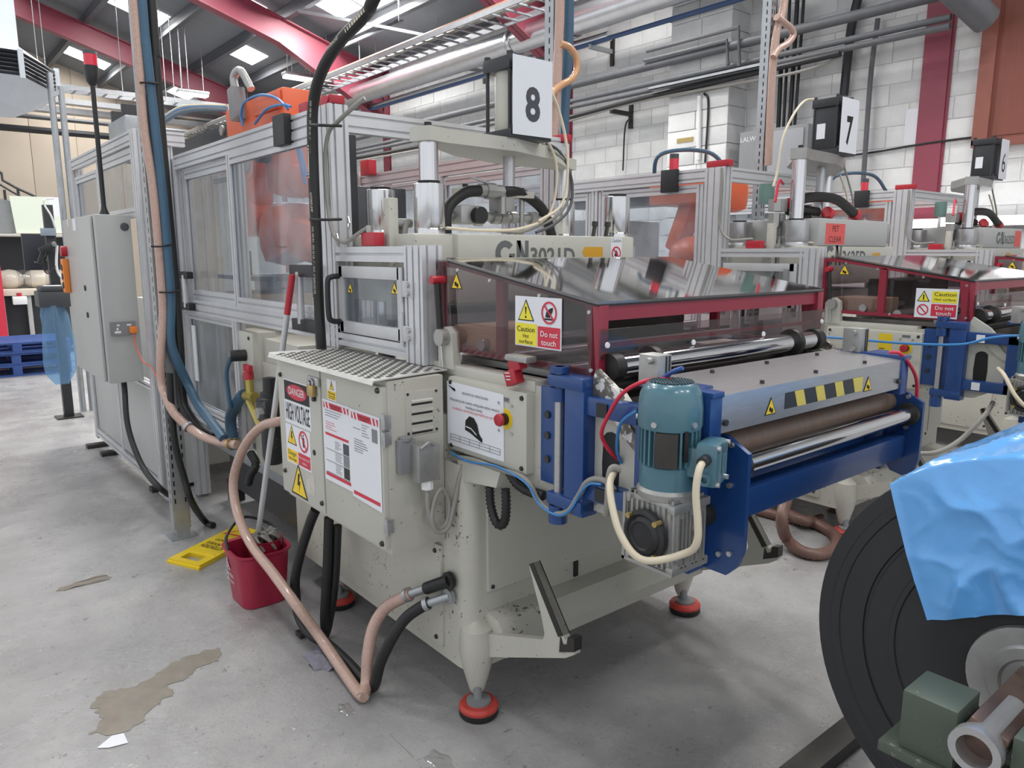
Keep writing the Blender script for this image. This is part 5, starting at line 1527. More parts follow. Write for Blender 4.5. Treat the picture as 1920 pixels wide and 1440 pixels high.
# lit controls, dark cabinet and boxes seen through the panes
MB().box(2.2, 2.58, 4.2, 4.78, 1.3, 1.95, .01).build('inner_cabinet', mat_darkgrey, E8)
MB().box(1.9, 2.5, 4.1, 4.7, .55, 1.12, .01).build('inner_cabinet', mat_greycab, E8)
ti = MB().box(1.5, 2.2, 3.95, 4.6, 1.40, 1.425, .003).build('inner_table', mat_darkgrey, E8)
MB().box(1.52, 2.0, 4.0, 4.55, 1.17, 1.33, .01).build('cardboard_box', mat_wood, E8)
MB().box(1.55, 1.6, 4.3, 4.33, 1.425, 1.56).build('table_pin', mat_blackplastic, ti)
MB().box(1.9, 2.15, 4.55, 4.75, 1.62, 1.86, .02).build('white_tray', mat_paper, E8)
windowY(E8, 2.62, 2.9, 3.84, 1.25, 1.99, .045)
windowY(E8, 2.62, 3.88, 4.8, 1.25, 1.99, .045)
post(E8, 2.62, 3.86, .02, 2.0, .06, .06, 1, 1)
p = A(693, 315, x=2.58)
MB().box(2.54, 2.6, p.y - .06, p.y + .06, p.z - .05, p.z + .05, .006).build('safety_switch', mat_red, E8)

# ------------------------------------------------------------------ orange robot hung inside the enclosure
def robot(off, label, full=True):
    T = thing('industrial_robot', label, 'robot', V((1.85, 4.3, 1.3)) + off, 'orange industrial robots')
    def Q(px, py, x=1.85):
        return A(px, py, x=x) + off
    # top mounting block and beam
    a, b = Q(424, 240), Q(530, 195)
    MB().box(a.x, a.x + .25, b.y, a.y, a.z - .12, b.z + .1, .02).build('base_block', mat_orange, T)
    MB().box(a.x - .02, a.x, b.y + .02, b.y + .42, a.z - .0, b.z + .085, .004).build('base_cover', mat_orange, T)
    MB().box(a.x + .02, a.x + .18, a.y, a.y + 1.5, a.z - .14, a.z + .04, .01).build('black_beam', mat_blackpaint, T)
    MB().cyl((a.x + .02, a.y + .12, a.z - .0), (a.x + .005, a.y + .12, a.z - .0), .035, n=16).build('beam_cap', mat_castalu, T)
    # shoulder
    c = Q(548, 300)
    MB().obx(c, (.26, .3, .42), Matrix.Rotation(.12, 3, 'X'), .09).box(c.x - .1, c.x + .12, c.y - .16, c.y + .13, c.z + .05, c.z + .22, .05).beam(c + V((0, -.1, -.1)), c + V((.05, -.35, -.18)), .2, .16, c=.05).build('shoulder', mat_orange, T)
    MB().cyl(c + V((-.13, .04, .05)), c + V((-.19, .04, .05)), .075, n=20).build('shoulder_cap', mat_darkgrey, T)
    # upper arm
    p0, p1 = Q(486, 298), Q(488, 418)
    MB().beam(p0, p1, .11, .15, up=(1, 0, 0), c=.035).cyl(p0 + V((-.08, 0, -.02)), p0 + V((.16, 0, -.02)), .105, n=22).cyl(p1 + V((-.08, 0, .02)), p1 + V((.16, 0, .02)), .11, n=22).build('upper_arm', mat_orange, T)
    MB().cyl(p0 + V((-.082, .0, -.02)), p0 + V((-.09, 0, -.02)), .07, n=18).build('arm_cap', mat_grey, T)
    # elbow and forearm
    c = Q(545, 440)
    MB().obx(c, (.3, .42, .34), Matrix.Rotation(-.2, 3, 'X'), .13).obx(c + V((.02, -.24, -.03)), (.24, .34, .25), Matrix.Rotation(.15, 3, 'X'), .09).cyl(c + V((0, -.15, -.03)), c + V((.0, -.55, -.1)), .1, .075, n=18).build('forearm', mat_orange, T)
    MB().cyl(c + V((0, -.53, -.1)), c + V((0, -.62, -.12)), .06, n=14).build('wrist', mat_darkgrey, T)
    MB().box(c.x - .18, c.x + .15, c.y - .25, c.y + .15, c.z - .36, c.z - .24, .01).build('gripper_frame', mat_alu2, T)
    for k in range(4):
        MB().cyl((c.x - .12 + k * .08, c.y - .1, c.z - .36), (c.x - .12 + k * .08, c.y - .1, c.z - .44), .025, .03, n=10).build('suction_cup', mat_rubber, T)
    MB().tube([Q(500, 285, 1.68), Q(530, 268, 1.66), Q(560, 275, 1.66), Q(575, 330, 1.66)], .008, n=6).build('blue_tube', mat_bluetube, T)
    MB().tube([Q(553, 255, 1.66), Q(562, 300, 1.66), Q(572, 345, 1.66)], .008, n=6).build('blue_tube', mat_bluetube, T)
    for k in range(4):
        MB().tube([Q(300, 236 - k * 4, 2.0), Q(335, 214 - k * 4, 1.98), Q(375, 206 - k * 3, 1.96), Q(425, 207 - k * 3, 1.92)], .011, n=6).build('cable_run', [mat_bluehose, mat_greycable, mat_bluetube, mat_creamcable][k], T)
    cn = Q(447, 195, 1.82)
    MB().beam(cn + V((0, 0, -.1)), cn + V((0, .03, .1)), .09, .09, c=.01).build('connector_block', mat_grey, T)
    MB().tube([cn + V((0, .03, .08)), cn + V((0, .05, .17)), cn + V((.02, -.02, .2)), cn + V((.05, -.1, .08))], .025, n=10).build('connector_cable', mat_castalu, T)
    MB().tube([Q(455, 235, 1.8), Q(452, 215, 1.8), Q(460, 190, 1.8), Q(490, 178, 1.8), Q(520, 185, 1.8), Q(540, 205, 1.8)], .008, n=6).build('blue_tube', mat_bluetube, T)
    MB().tube([Q(478, 232, 1.8), Q(500, 205, 1.8), Q(530, 196, 1.8), Q(545, 200, 1.8)], .008, n=6).build('blue_tube', mat_bluetube, T)
    return T
robot(V((0, 0, 0)), 'orange industrial robot arm behind dusty panes of the nearest enclosure')

# ------------------------------------------------------------------ second enclosure with grey wall cabinet (left)
E2 = thing('guard_enclosure', 'tall aluminium enclosure with grey lower panels at the left', 'enclosure', (1.6, 5.8, 0), 'aluminium robot enclosures')
post(E2, 1.195, 4.88, .05, 2.255, .08, .1, 2, 2)
post(E2, 1.195, 6.80, .05, 2.255, .08, .08, 2, 2)
post(E2, 1.195, 5.93, .12, .76, .05, .05, 1, 1)
railY(E2, 1.18, 4.93, 6.76, 2.215)
railY(E2, 1.18, 4.93, 6.76, .1, .045, .06, 1, 1)
railY(E2, 1.18, 4.93, 6.76, .73, .045, .04, 1, 1)
windowY(E2, 1.185, 4.94, 5.95, 1.76, 2.16, .06)
windowY(E2, 1.185, 5.95, 6.76, 1.70, 2.12, .05)
for y0, y1 in ((4.97, 5.90), (5.96, 6.74)):
    MB().box(1.172, 1.186, y0, y1, .14, .705, .004).build('grey_panel', mat_greycab, E2)
railX(E2, 1.235, 1.44, 4.86, 2.215)
windowX(E2, 4.87, 1.24, 1.37, 1.2, 2.17, .03)
MB().box(1.24, 1.37, 4.862, 4.876, .1, 1.2).build('near_panel', mat_greycab, E2)
MB().box(1.17, 1.27, 5.05, 5.5, 2.26, 2.36, .01).build('top_control_box', mat_galv, E2)
for pa, pb in (((214, 258), (234, 210)), ((234, 258), (266, 198))):
    a_, b_ = A(*pa, y=6.2), A(*pb, y=6.2)
    MB().box(a_.x, b_.x - .01, 6.2, 6.25, 2.2, b_.z, .004).build('black_top_panel', mat_blackpaint, E2)
MB().box(1.5, 2.4, 5.2, 6.6, .1, 1.2, .01).build('inner_machine', mat_creamclean, E2)
for (px, py, ln) in ((178, 838, .18), (205, 852, .2), (300, 918, .3)):
    p = A(px, py, z=0)
    tag(MB().box(p.x - .06, p.x + .22, p.y - .05, p.y + .03, 0, .03, .003).build('floor_plate', mat_darksteel), 'dark steel foot plate under the left enclosure, %s' % {178: 'farthest of three', 205: 'middle of three', 300: 'nearest of three'}[px], 'plate', 'dark foot plates')
WC = thing('wall_cabinet', 'tall grey steel cabinet with double socket on the left enclosure', 'cabinet', (1.05, 5.5, .755))
MB().box(.955, 1.153, 5.045, 5.98, .758, 1.775, .008).build('cabinet_body', mat_greycab, WC)
MB().box(.937, .953, 5.09, 5.98, .765, 1.768, .006).build('door', mat_greycab, WC)
for y, z in ((5.4, 1.33), (5.4, 1.16)):
    MB().cyl((.937, y, z), (.93, y, z), .018, n=12).build('door_lock', mat_blackplastic, WC)
MB().lathe((1.115, 5.045, 1.705), (0, -1, 0), [(.024, 0), (.024, .004), (.016, .008), (.001, .006)], 18).build('key_switch', mat_darkgrey, WC)
F = Face('y', 5.045, WC)
so = F.rect(.985, 1.055, 1.125, 1.135, mat_grey, 1, 'double_socket', t=.02)
F.val = 0
F.o = V((0, 5.024, 0))
F.rect(1.02, 1.11, 1.035, 1.12, mat_white, 0, 'socket_switch', par=so)
F.rect(1.075, 1.11, 1.1, 1.12, mat_white, 0, 'socket_switch', par=so)
F.rect(1.017, 1.085, 1.027, 1.1, mat_white, 0, 'socket_face', par=so)
F.rect(1.005, 1.067, 1.04, 1.08, mat_white, 0, 'socket_face', par=so)
pl = MB().box(1.085, 1.125, 4.985, 5.024, 1.065, 1.105, .006).build('orange_plug', mat_orangeplug, WC)
MB().tube([(1.105, 5.0, 1.066), (1.105, 4.99, 1.0), (1.12, 4.9, .9), A(285, 690, y=4.75), A(305, 730, y=4.6), A(322, 760, y=4.4)], .0045, n=8).build('plug_lead', M('orange_red_lead', (206, 104, 84), .5), pl)
Fx = Face('x', .937, WC)
Fx.rect(-5.62, 1.69, -5.52, 1.765, mat_paper, 1, 'small_label')
Fx.rect(-5.8, 1.72, -5.77, 1.77, mat_paper, 1, 'small_label')
es = MB().cyl((.937, 5.93, 1.56), (.90, 5.93, 1.56), .035, n=16).build('emergency_stop', mat_red, WC)
ps = MB().box(.90, .937, 5.90, 5.98, 1.28, 1.51, .008).build('orange_power_strip', mat_orangeplug, WC)
for z in (1.33, 1.39, 1.45):
    MB().cyl((.90, 5.94, z), (.895, 5.94, z), .022, n=14).build('outlet', mat_blackplastic, ps)
# beacon on a black pole
p = A(196, 402, y=5.3)
BT = thing('beacon_pole', 'red signal beacon on a slim black pole above grey cabinet', 'beacon', (p.x, p.y, 1.775))
MB().lathe((p.x, p.y, 1.775), (0, 0, 1), [(.03, 0), (.03, .01), (.018, .04), (.015, .06)], 14).build('pole_foot', mat_blackplastic, BT)
zt_ = A(178, 157, y=5.3).z
MB().cyl((p.x, p.y, 1.8), (p.x, p.y, zt_), .014, n=12).build('pole', mat_blackplastic, BT)
MB().lathe((p.x, p.y, zt_ - .01), (0, 0, 1), [(.018, 0), (.032, .02), (.038, .06), (.04, .11), (.001, .11)], 20).build('beacon_base', mat_blackplastic, BT)
MB().lathe((p.x, p.y, zt_ + .1), (0, 0, 1), [(.038, 0), (.038, .065), (.001, .065)], 20).build('red_lens', mat_redlamp, BT)
MB().lathe((p.x, p.y, zt_ + .165), (0, 0, 1), [(.039, 0), (.038, .018), (.001, .02)], 20).build('beacon_cap', mat_darkgrey, BT)

# ------------------------------------------------------------------ slotted strut posts
def strut(x, y, lab, zt=None, w=.06):
    zt = zt or roof_z(x) - .05
    T = thing('slotted_post', lab, 'post', (x, y, 0), 'slotted strut posts carrying hoses')
    c = [(-w / 2, -.02), (w / 2, -.02), (w / 2, .045), (w / 2 - .012, .045), (w / 2 - .012, .038), (w / 2 - .004, .038), (w / 2 - .004, -.016), (-w / 2 + .004, -.016), (-w / 2 + .004, .038), (-w / 2 + .012, .038), (-w / 2 + .012, .045), (-w / 2, .045)]
    MB().prism([(x + a, y + b, 0.05) for a, b in c], (0, 0, zt - .05)).build('channel', mat_galv, T, smooth=False)
    b = MB()
    n = int((zt - .2) / .05)
    for k in range(n):
        z = .2 + k * .05
        b.box(x - w / 2 + .012, x - w / 2 + .02, y - .0206, y - .0195, z, z + .028)
        b.box(x + w / 2 - .022, x + w / 2 - .014, y - .0206, y - .0195, z, z + .028)
        b.box(x - w / 2 - .0006, x - w / 2 + .0005, y + .005, y + .013, z, z + .028)
    b.build('slots', mat_black, T, kind='stuff', smooth=False)
    MB().box(x - .07, x + .07, y - .05, y + .07, 0, .008).box(x - .035, x + .035, y - .026, y - .02, .0, .16).build('base_plate', mat_galv, T)
    return T
strut(1.085, 4.2, 'slotted steel post at left carrying beige, blue and black hoses', w=.088)
q = A(1040, 120, y=3.0)
strut(q.x, q.y, 'slotted steel post behind the card 8 cylinder with hoses')
q2 = A(1440, 120, y=3.0)
strut(q2.x, q2.y, 'slotted steel post between the cards 8 and 7 with brown hose')
# ------------------------------------------------------------------ hoses and cables
def hose(name, label, cat, pts, r, mat, n=12, corr=None, sub=8):
    return tag(MB().tube(pts, r, n=n, sub=sub, corr=corr).build(name, mat, ang=80), label, cat)
def clamp(parent, p, d, r, mat):
    d = V(d).normalized()
    MB().ring(V(p) - d * .008, d, r, r + .004, .016, 16).build('hose_clamp', mat, parent)
PY = 4.13
def L(lst, **k):
    return [A(a, b, **k) for a, b in lst]
top = V((0, 0, 2.2))
g = L([(251, 0), (262, 130), (270, 240), (288, 360), (304, 550), (305, 610), (301, 672), (303, 720)], y=PY)
h = hose('beige_hose', 'braided beige hose running down the left slotted post to brass clamps', 'hose', [g[0] + top] + g + [A(311, 743, y=4.08), A(326, 774, y=4.02), A(354, 801, y=3.95), A(384, 820, y=3.85), A(418, 830, y=3.72), A(445, 834, y=3.6)], .0215, mat_beigehose)
clamp(h, A(352, 800, y=3.95), A(384, 820, y=3.85) - A(326, 774, y=4.02), .024, mat_galv)
for px in (432, 442):
    clamp(h, A(px, 832, y=3.65), A(445, 834, y=3.6) - A(418, 830, y=3.72), .024, mat_brass)
g = L([(266, 0), (273, 80), (290, 233), (308, 400), (314, 480), (320, 560), (320, 635), (330, 672), (352, 720)], y=PY - .01)
hose('blue_hose', 'thick blue hose running down the left slotted post', 'hose', [g[0] + top] + g + [A(364, 745, y=4.05), A(375, 765, y=3.98), A(395, 790, y=3.85), A(420, 822, y=3.7)], .024, mat_bluehose)
g = L([(283, 0), (291, 120), (300, 233), (315, 400), (328, 540), (336, 650), (341, 743)], y=PY + .02)
hose('black_pipe', 'black pipe running down the left slotted post beside the blue hose', 'pipe', [g[0] + top] + g + [A(351, 774, y=4.1), A(375, 805, y=4.0), A(400, 820, y=3.9)], .026, mat_rubber)
hose('black_cable', 'black cable hanging along the post foot to the floor', 'cable', L([(318, 700), (322, 774), (329, 835), (345, 896), (360, 942)], y=4.05) + [A(384, 977, z=.03), A(400, 985, z=.02)], .018, mat_rubber)
hose('black_cable', 'black cable looping from the grey cabinet bottom to post', 'cable', [A(232, 715, y=5.1), A(234, 735, y=5.1), A(238, 789, y=5.0), A(250, 835, y=4.9), A(271, 881, y=4.75), A(302, 917, y=4.55), A(332, 937, z=.03)], .017, mat_rubber)
for (a, b, lab) in (((262, 155), (297, 157), 'uppermost'), ((283, 462), (322, 458), 'middle'), ((298, 548), (338, 545), 'lowest')):
    tag(MB().tube([A(a[0], a[1], y=PY - .03), A((a[0] + b[0]) / 2, a[1], y=PY - .045), A(b[0], b[1], y=PY - .03)], .005, n=6).build('cable_tie', mat_black), '%s black cable tie around the hoses on the left post' % lab, 'tie', 'cable ties on left post')
# big hydraulic hose with printed bands
HX = 1.30
g = L([(730, -60), (690, 20), (640, 75), (605, 130), (588, 190), (586, 260), (590, 380), (594, 460), (597, 560), (602, 645)], x=HX)
bh = hose('hydraulic_hose', 'thick black hydraulic hose with printed lettering rising over the enclosure', 'hose', [g[0] + V((.35, -.5, .9))] + g + [A(604, 668, x=1.33)], .021, mat_rubber, n=14)
def band(px, py, px2, py2, n, m):
    p, q = A(px, py, x=HX), A(px2, py2, x=HX)
    d = (q - p).normalized()
    for k in range(n):
        c = p.lerp(q, k / (n - 1))
        w = .003 + .0035 * math.sin(math.pi * k / (n - 1))
        nrm = (CAM - c)
        nrm = V((-.86, -.5, 0))
        sd = d.cross(nrm).normalized()
        nr = sd.cross(d).normalized()
        MB().prism([c + nr * .0212 + sd * a + d * b for a, b in ((-.006, -w), (.006, -w), (.006, w), (-.006, w))], nr * .001).build('printed_band', m, bh, smooth=False)
mat_hoseprint = M('hose_print', (205, 200, 180), .6)
band(585.5, 275, 587, 333, 11, mat_hoseprint)
band(595, 560, 599, 615, 11, mat_hoseprint)
band(658, 58, 702, 10, 11, mat_hoseprint)
def hosetext(t, px, py, px2, py2, size):
    p, q = A(px, py, x=HX), A(px2, py2, x=HX)
    d = (q - p).normalized()
    nrm = V((-.86, -.5, 0))
    v = nrm.cross(d).normalized()
    n = d.cross(v).normalized()
    Fh = Face('x', 0, bh, org=((p + q) / 2 + n * .0216, d, v))
    Fh.text(t, 0, 0, size, mat_hoseprint, 1, (q - p).length)
hosetext('INTERPUMP', 588.5, 362, 591, 398, .014)
hosetext('SAE 100 R4 - DN 25 I.D. 1" - W.P. 17 BAR/250 PSI', 592.5, 425, 596.5, 550, .012)
hosetext('INTERPUMP', 623, 93, 644, 72, .014)
hosetext('SAE 100 R4 - DN 25 I.D. 1"', 589, 190, 587, 262, .012)
for a, b, lab in (((570, 234), (640, 236), 'upper'), ((580, 411), (640, 411), 'lower')):
    tag(MB().tube([A(582, a[1], x=1.275), A(605, a[1] + 1, x=1.28), A(b[0], b[1], x=1.362)], .006, n=6).build('cable_tie', mat_black), '%s black tie holding the hydraulic hose to the post' % lab, 'tie', 'ties on the hydraulic hose')
# hoses from behind the cabinet down to the floor and back up to the press flank
hose('beige_hose', 'braided beige hose looping in front of the red bucket to floor', 'hose', [A(545, 786, x=1.3), A(525, 790, x=1.22), A(490, 800, x=1.19), A(458, 838, x=1.15), A(438, 900, x=1.12), A(445, 960, x=1.10), A(470, 1020, x=1.09), A(510, 1072, x=1.085), A(556, 1135, x=1.085), A(600, 1195, z=.07), A(640, 1253, z=.04), A(672, 1298, z=.028), A(684, 1306, z=.03)], .021, mat_beigehose)
h = hose('braided_hose', 'short braided beige hose rising from floor to the press flank', 'hose', [A(680, 1307, z=.03), A(687, 1280, x=1.14), A(690, 1227, x=1.16), A(700, 1177, x=1.19), A(723, 1140, x=1.23), A(757, 1120, x=1.27), A(770, 1113, x=1.285)], .022, mat_beigehose)
f0, f1 = A(765, 1115, x=1.28), A(843, 1088, x=1.338)
MB().cyl(f0, f0.lerp(f1, .5), .016, n=12).build('hose_tail', mat_galv, h)
MB().cyl(f0.lerp(f1, .45), f1, .022, n=10).cyl(f1 + V((-.01, 0, 0)), f1 + V((.005, 0, 0)), .03, n=16).build('pipe_elbow', mat_rubber, h)
clamp(h, f0, f1 - f0, .022, mat_galv)
h = hose('black_hose', 'black hose from cabinet underside along floor to the press flank', 'hose', [A(592, 955, x=1.17), A(580, 985, x=1.16), A(562, 1043, x=1.14), A(553, 1093, x=1.13), A(560, 1153, x=1.13), A(583, 1190, z=.05), A(613, 1207, z=.035), A(647, 1237, z=.03), A(680, 1272, z=.03), A(700, 1287, z=.035), A(713, 1243, x=1.17), A(737, 1193, x=1.2), A(763, 1157, x=1.24), A(803, 1130, x=1.29)], .02, mat_rubber)
f0, f1 = A(800, 1132, x=1.287), A(843, 1117, x=1.338)
MB().cyl(f0, f1, .015, n=12).cyl(f1 + V((-.01, 0, 0)), f1 + V((.005, 0, 0)), .026, n=16).build('hose_tail', mat_galv, h)
clamp(h, f0, f1 - f0, .02, mat_galv)
hose('black_hose', 'straight black hose hanging under the cabinet, left of two', 'hose', [A(617, 970, x=1.22), A(614, 1060, x=1.21), A(609, 1150, x=1.2), A(610, 1180, x=1.2)], .019, mat_rubber)
hose('black_hose', 'straight black hose hanging under the cabinet, right of two', 'hose', [A(633, 985, x=1.25), A(628, 1090, x=1.24), A(616, 1170, x=1.22), A(608, 1195, x=1.2)], .017, mat_rubber)
# looms below the control box
hose('corrugated_hose', 'black corrugated hose hanging in a U below control box', 'hose', L([(918, 912), (920, 945), (928, 975), (938, 985), (947, 975), (949, 945), (948, 917)], x=1.372), .0135, mat_rubber, corr=(.006, .0018))
hose('corrugated_hose', 'black corrugated hose sloping below control box towards blue hinge', 'hose', L([(955, 884), (968, 905), (990, 920), (1020, 930)], x=1.385), .0145, mat_rubber, corr=(.006, .0018))
hose('cable_loom', 'grey cable loom drooping under the blue hinge', 'cable', L([(845, 856), (885, 862), (930, 878), (985, 898), (1010, 940), (1040, 962), (1065, 958), (1085, 930), (1100, 905), (1120, 898), (1140, 905), (1152, 920)], x=1.362), .0085, mat_greycable)
hose('blue_air_line', 'thin blue air line drooping beside the grey loom', 'tube', L([(845, 848), (880, 866), (930, 874), (985, 905), (1012, 946), (1045, 966), (1070, 955), (1088, 925), (1105, 908), (1128, 908)], x=1.352), .0034, mat_bluetube)
MB_ = MB().box(1.352, 1.42, 1.70, 1.93, .845, .875).box(1.352, 1.358, 1.70, 1.93, .80, .86)
tag(MB().prism([A(855, 858, x=1.36), A(938, 885, x=1.36), A(930, 915, x=1.36), A(870, 902, x=1.36)], (.07, 0, 0)).build('bracket_plate', mat_creamclean), 'cream bracket under the control box with a protruding bolt', 'bracket')
hose('steel_bar', 'short steel tube below the blue hinge reaching towards gearbox', 'tube', [A(1082, 957, x=1.42), A(1150, 928, x=1.42)], .017, mat_steel, sub=0)
hose('red_air_line', 'red air line arching over the teal motor', 'tube', [A(1276, 718, x=1.365), A(1240, 711, x=1.36), A(1200, 718, x=1.34), A(1165, 740, x=1.33), A(1140, 780, x=1.33), A(1128, 810, x=1.335), A(1133, 830, x=1.35), A(1147, 850, x=1.37), A(1160, 862, x=1.40)], .0052, mat_redtube)
hose('blue_air_line', 'short dark blue air line entering the near air cylinder', 'tube', [A(1280, 690, x=1.362), A(1262, 697, x=1.36), A(1245, 708, x=1.37), A(1228, 722, x=1.4)], .0055, M('navy_air_tube', (52, 84, 150), .35))
hose('blue_air_line', 'light blue air line curving behind the teal motor', 'tube', [A(1195, 770, x=1.37), A(1172, 785, x=1.37), A(1160, 805, x=1.37), A(1157, 845, x=1.38), A(1165, 868, x=1.40)], .0045, mat_bluetube)
hose('grey_cable', 'grey cable loop by the gearbox flange', 'cable', [A(1165, 880, x=1.30), A(1148, 878, x=1.285), A(1142, 900, x=1.28), A(1140, 940, x=1.28), A(1136, 965, x=1.285)], .009, mat_greycable)
# second post hoses (behind the card 8) and third post hose
qx = A(1050, 60, y=2.95)
hose('brown_hose', 'brown hose strapped to the post behind card 8', 'hose', [A(1051, -250, y=2.95), A(1050, 0, y=2.95), A(1047, 90, y=2.95), A(1044, 160, y=2.95), A(1038, 260, y=2.95), A(1036, 330, y=2.95)], .024, mat_beigehose)
hose('amber_hose', 'amber hose loop bulging right of the post behind card 8', 'hose', L([(1050, 82), (1066, 88), (1079, 105), (1082, 128), (1072, 148), (1052, 160), (1036, 175), (1028, 195)], y=2.93), .018, mat_amberhose)
hose('blue_hose', 'thick blue hose dropping behind the card 8 cylinder', 'hose', [A(1068, -250, y=3.05), A(1066, 0, y=3.05), A(1064, 100, y=3.05), A(1058, 200, y=3.05), A(1053, 330, y=3.05), A(1050, 450, y=3.1)], .03, mat_bluehose)
hose('black_pipe', 'black pipe dropping behind the card 8 cylinder', 'pipe', [A(1058, -250, y=3.1), A(1056, 0, y=3.1), A(1052, 200, y=3.1), A(1048, 430, y=3.1)], .024, mat_rubber)
hose('brown_hose', 'brown hose strapped to the post left of card 7', 'hose', [A(1478, -60, y=2.95), A(1468, 20, y=2.95), A(1457, 55, y=2.95), A(1450, 110, y=2.95), A(1446, 180, y=2.95), A(1440, 310, y=2.95)], .026, mat_beigehose)
hose('amber_hose', 'pale hose loop bulging right of the post left of card 7', 'hose', L([(1456, 32), (1470, 42), (1484, 55), (1487, 68), (1476, 82), (1460, 92), (1450, 108)], y=2.93), .022, mat_beigehose)
hose('cream_tube', 'cream air tube curving from the card 7 cylinder', 'tube', [A(1525, 186, y=2.45), A(1508, 190, y=2.42), A(1488, 215, y=2.4), A(1468, 260, y=2.4), A(1458, 320, y=2.4), A(1450, 350, y=2.4)], .007, mat_creamcable)
hose('cream_tube', 'cream air tube dropping right of the card 8 cylinder', 'tube', [A(1020, 150, y=2.55), A(1035, 175, y=2.5), A(1050, 215, y=2.48), A(1062, 270, y=2.45), A(1064, 330, y=2.42), A(1052, 385, y=2.4), A(1010, 415, y=2.38)], .0065, mat_creamcable)
hose('grey_tube', 'grey air tube curving down right of the crosshead', 'tube', [A(1022, 268, y=2.5), A(1045, 280, y=2.48), A(1062, 305, y=2.45), A(1073, 345, y=2.42), A(1068, 390, y=2.4), A(1040, 420, y=2.38), A(1005, 436, y=2.38)], .006, mat_darkgrey)
hose('blue_air_line', 'light blue air line running from the press beyond to its motor', 'tube', [A(1545, 632, x=3.9), A(1600, 636, x=3.88), A(1700, 644, x=3.86), A(1800, 646, x=3.85), A(1850, 635, x=3.85), A(1890, 630, x=3.86), A(1930, 630, x=3.88)], .0062, mat_bluetube)
hose('red_air_line', 'red air line dropping from the far air cylinder', 'tube', [A(1667, 661, x=2.36), A(1685, 662, x=2.37), A(1702, 678, x=2.40), A(1718, 710, x=2.46), A(1719, 755, x=2.48)], .0055, mat_redtube)
hose('spiral_hose', 'brown spiral hose looping on floor between the presses', 'hose', [A(1490, 905, y=2.1), A(1475, 935, y=2.0), A(1466, 975, y=1.95), A(1475, 1010, z=.06), A(1500, 1032, z=.035), A(1535, 1040, z=.03), A(1565, 1028, z=.03), A(1566, 1005, z=.03), A(1535, 985, z=.03), A(1495, 975, z=.03), A(1440, 962, z=.03), A(1390, 948, z=.03)], .03, mat_brownhose, corr=(.011, .0025))
hose('spiral_hose', 'brown spiral hose rising to the lifting bar of press 7', 'hose', [A(1480, 965, z=.05), A(1515, 978, z=.05), A(1550, 968, y=2.15), A(1585, 935, y=2.0), A(1602, 895, y=1.9), A(1610, 860, y=1.85)], .03, mat_brownhose, corr=(.011, .0025))
hose('grey_cable', 'grey cable trailing along the base of the middle press', 'cable', [A(1705, 850, x=3.6), A(1755, 848, x=3.65), A(1800, 825, x=3.75), A(1845, 780, x=3.82), A(1862, 755, x=3.98)], .011, mat_greycable)

# ------------------------------------------------------------------ air service unit and junction box behind the cabinet
FR = thing('air_service_unit', 'black air filter regulator with brass valve and red handle behind cabinet', 'regulator', A(505, 850, x=1.33))
c = A(508, 770, x=1.33)
MB().box(c.x - .05, c.x + .05, c.y - .06, c.y + .06, c.z - .05, c.z + .06, .01).build('regulator_body', mat_blackpaint, FR)
MB().lathe((c.x, c.y, c.z + .05), (0, 0, 1), [(.06, 0), (.06, .012), (.045, .02), (.045, .04), (.032, .045), (.03, .11), (.001, .115)], 20).build('regulator_knob', mat_blackplastic, FR)
MB().lathe((c.x, c.y, c.z - .04), (0, 0, -1), [(.05, 0), (.05, .18), (.04, .22), (.001, .23)], 20).build('filter_bowl', mat_blackpaint, FR)
MB().cyl((c.x - .05, c.y - .02, c.z - .0), (c.x - .075, c.y - .02, c.z), .028, n=6).build('port_nut', mat_castalu, FR)
MB().lathe(A(518, 828, x=1.30), (-1, -.3, 0), [(.026, 0), (.028, .01), (.028, .03), (.022, .034), (.001, .034)], 18).build('pressure_gauge', mat_blackplastic, FR)
v0 = A(462, 742, x=1.33)
MB().cyl(v0, v0 + V((0, -.12, .01)), .026, n=10).cyl(v0 + V((0, -.06, 0)), v0 + V((0, -.05, .09)), .02, n=10).build('ball_valve', M('yellow_brass', (176, 160, 84), .4, .6), FR)
MB().cyl(v0 + V((0, -.04, -.02)), A(487, 800, x=1.32), .02, .014, n=8).build('valve_lever', M('yellow_lever', (186, 170, 90), .5), FR)
MB().cyl(v0 + V((0, -.05, .09)), v0 + V((0, -.045, .13)), .026, n=10).box(v0.x - .012, v0.x + .012, v0.y - .085, v0.y - .005, v0.z + .13, v0.z + .165, .004).build('red_handle', mat_red, FR)
MB().tube([v0 + V((0, .02, 0)), v0 + V((0, .08, -.02)), A(433, 780, x=1.33), A(436, 820, x=1.33), A(442, 842, x=1.34)], .03, n=12).build('blue_hose_loop', mat_bluehose, FR)
MB().tube([A(470, 850, x=1.32), A(480, 870, x=1.3), A(470, 890, x=1.3), A(466, 905, x=1.31)], .018, n=10, corr=(.008, .004)).build('coiled_hose', mat_rubber, FR)
a, b = A(437, 617, x=1.37), A(476, 700, x=1.37)
JB = thing('junction_box', 'pale cream junction box below the enclosure rail', 'box', (1.42, (a.y + b.y) / 2, b.z))
MB().box(1.37, 1.50, b.y, a.y, A(440, 700, x=1.37).z, a.z, .01).build('box_body', mat_creamclean, JB)
MB().cyl((1.37, b.y + .1, (a.z + b.z) / 2 - .02), (1.30, b.y + .12, (a.z + b.z) / 2 - .02), .03, n=14).build('black_connector', mat_rubber, JB)
MB().tube([(1.30, b.y + .12, (a.z + b.z) / 2 - .03), (1.285, b.y + .16, (a.z + b.z) / 2 - .12), (1.29, b.y + .15, (a.z + b.z) / 2 - .3)], .011, n=8).build('connector_cable', mat_bluehose, JB)
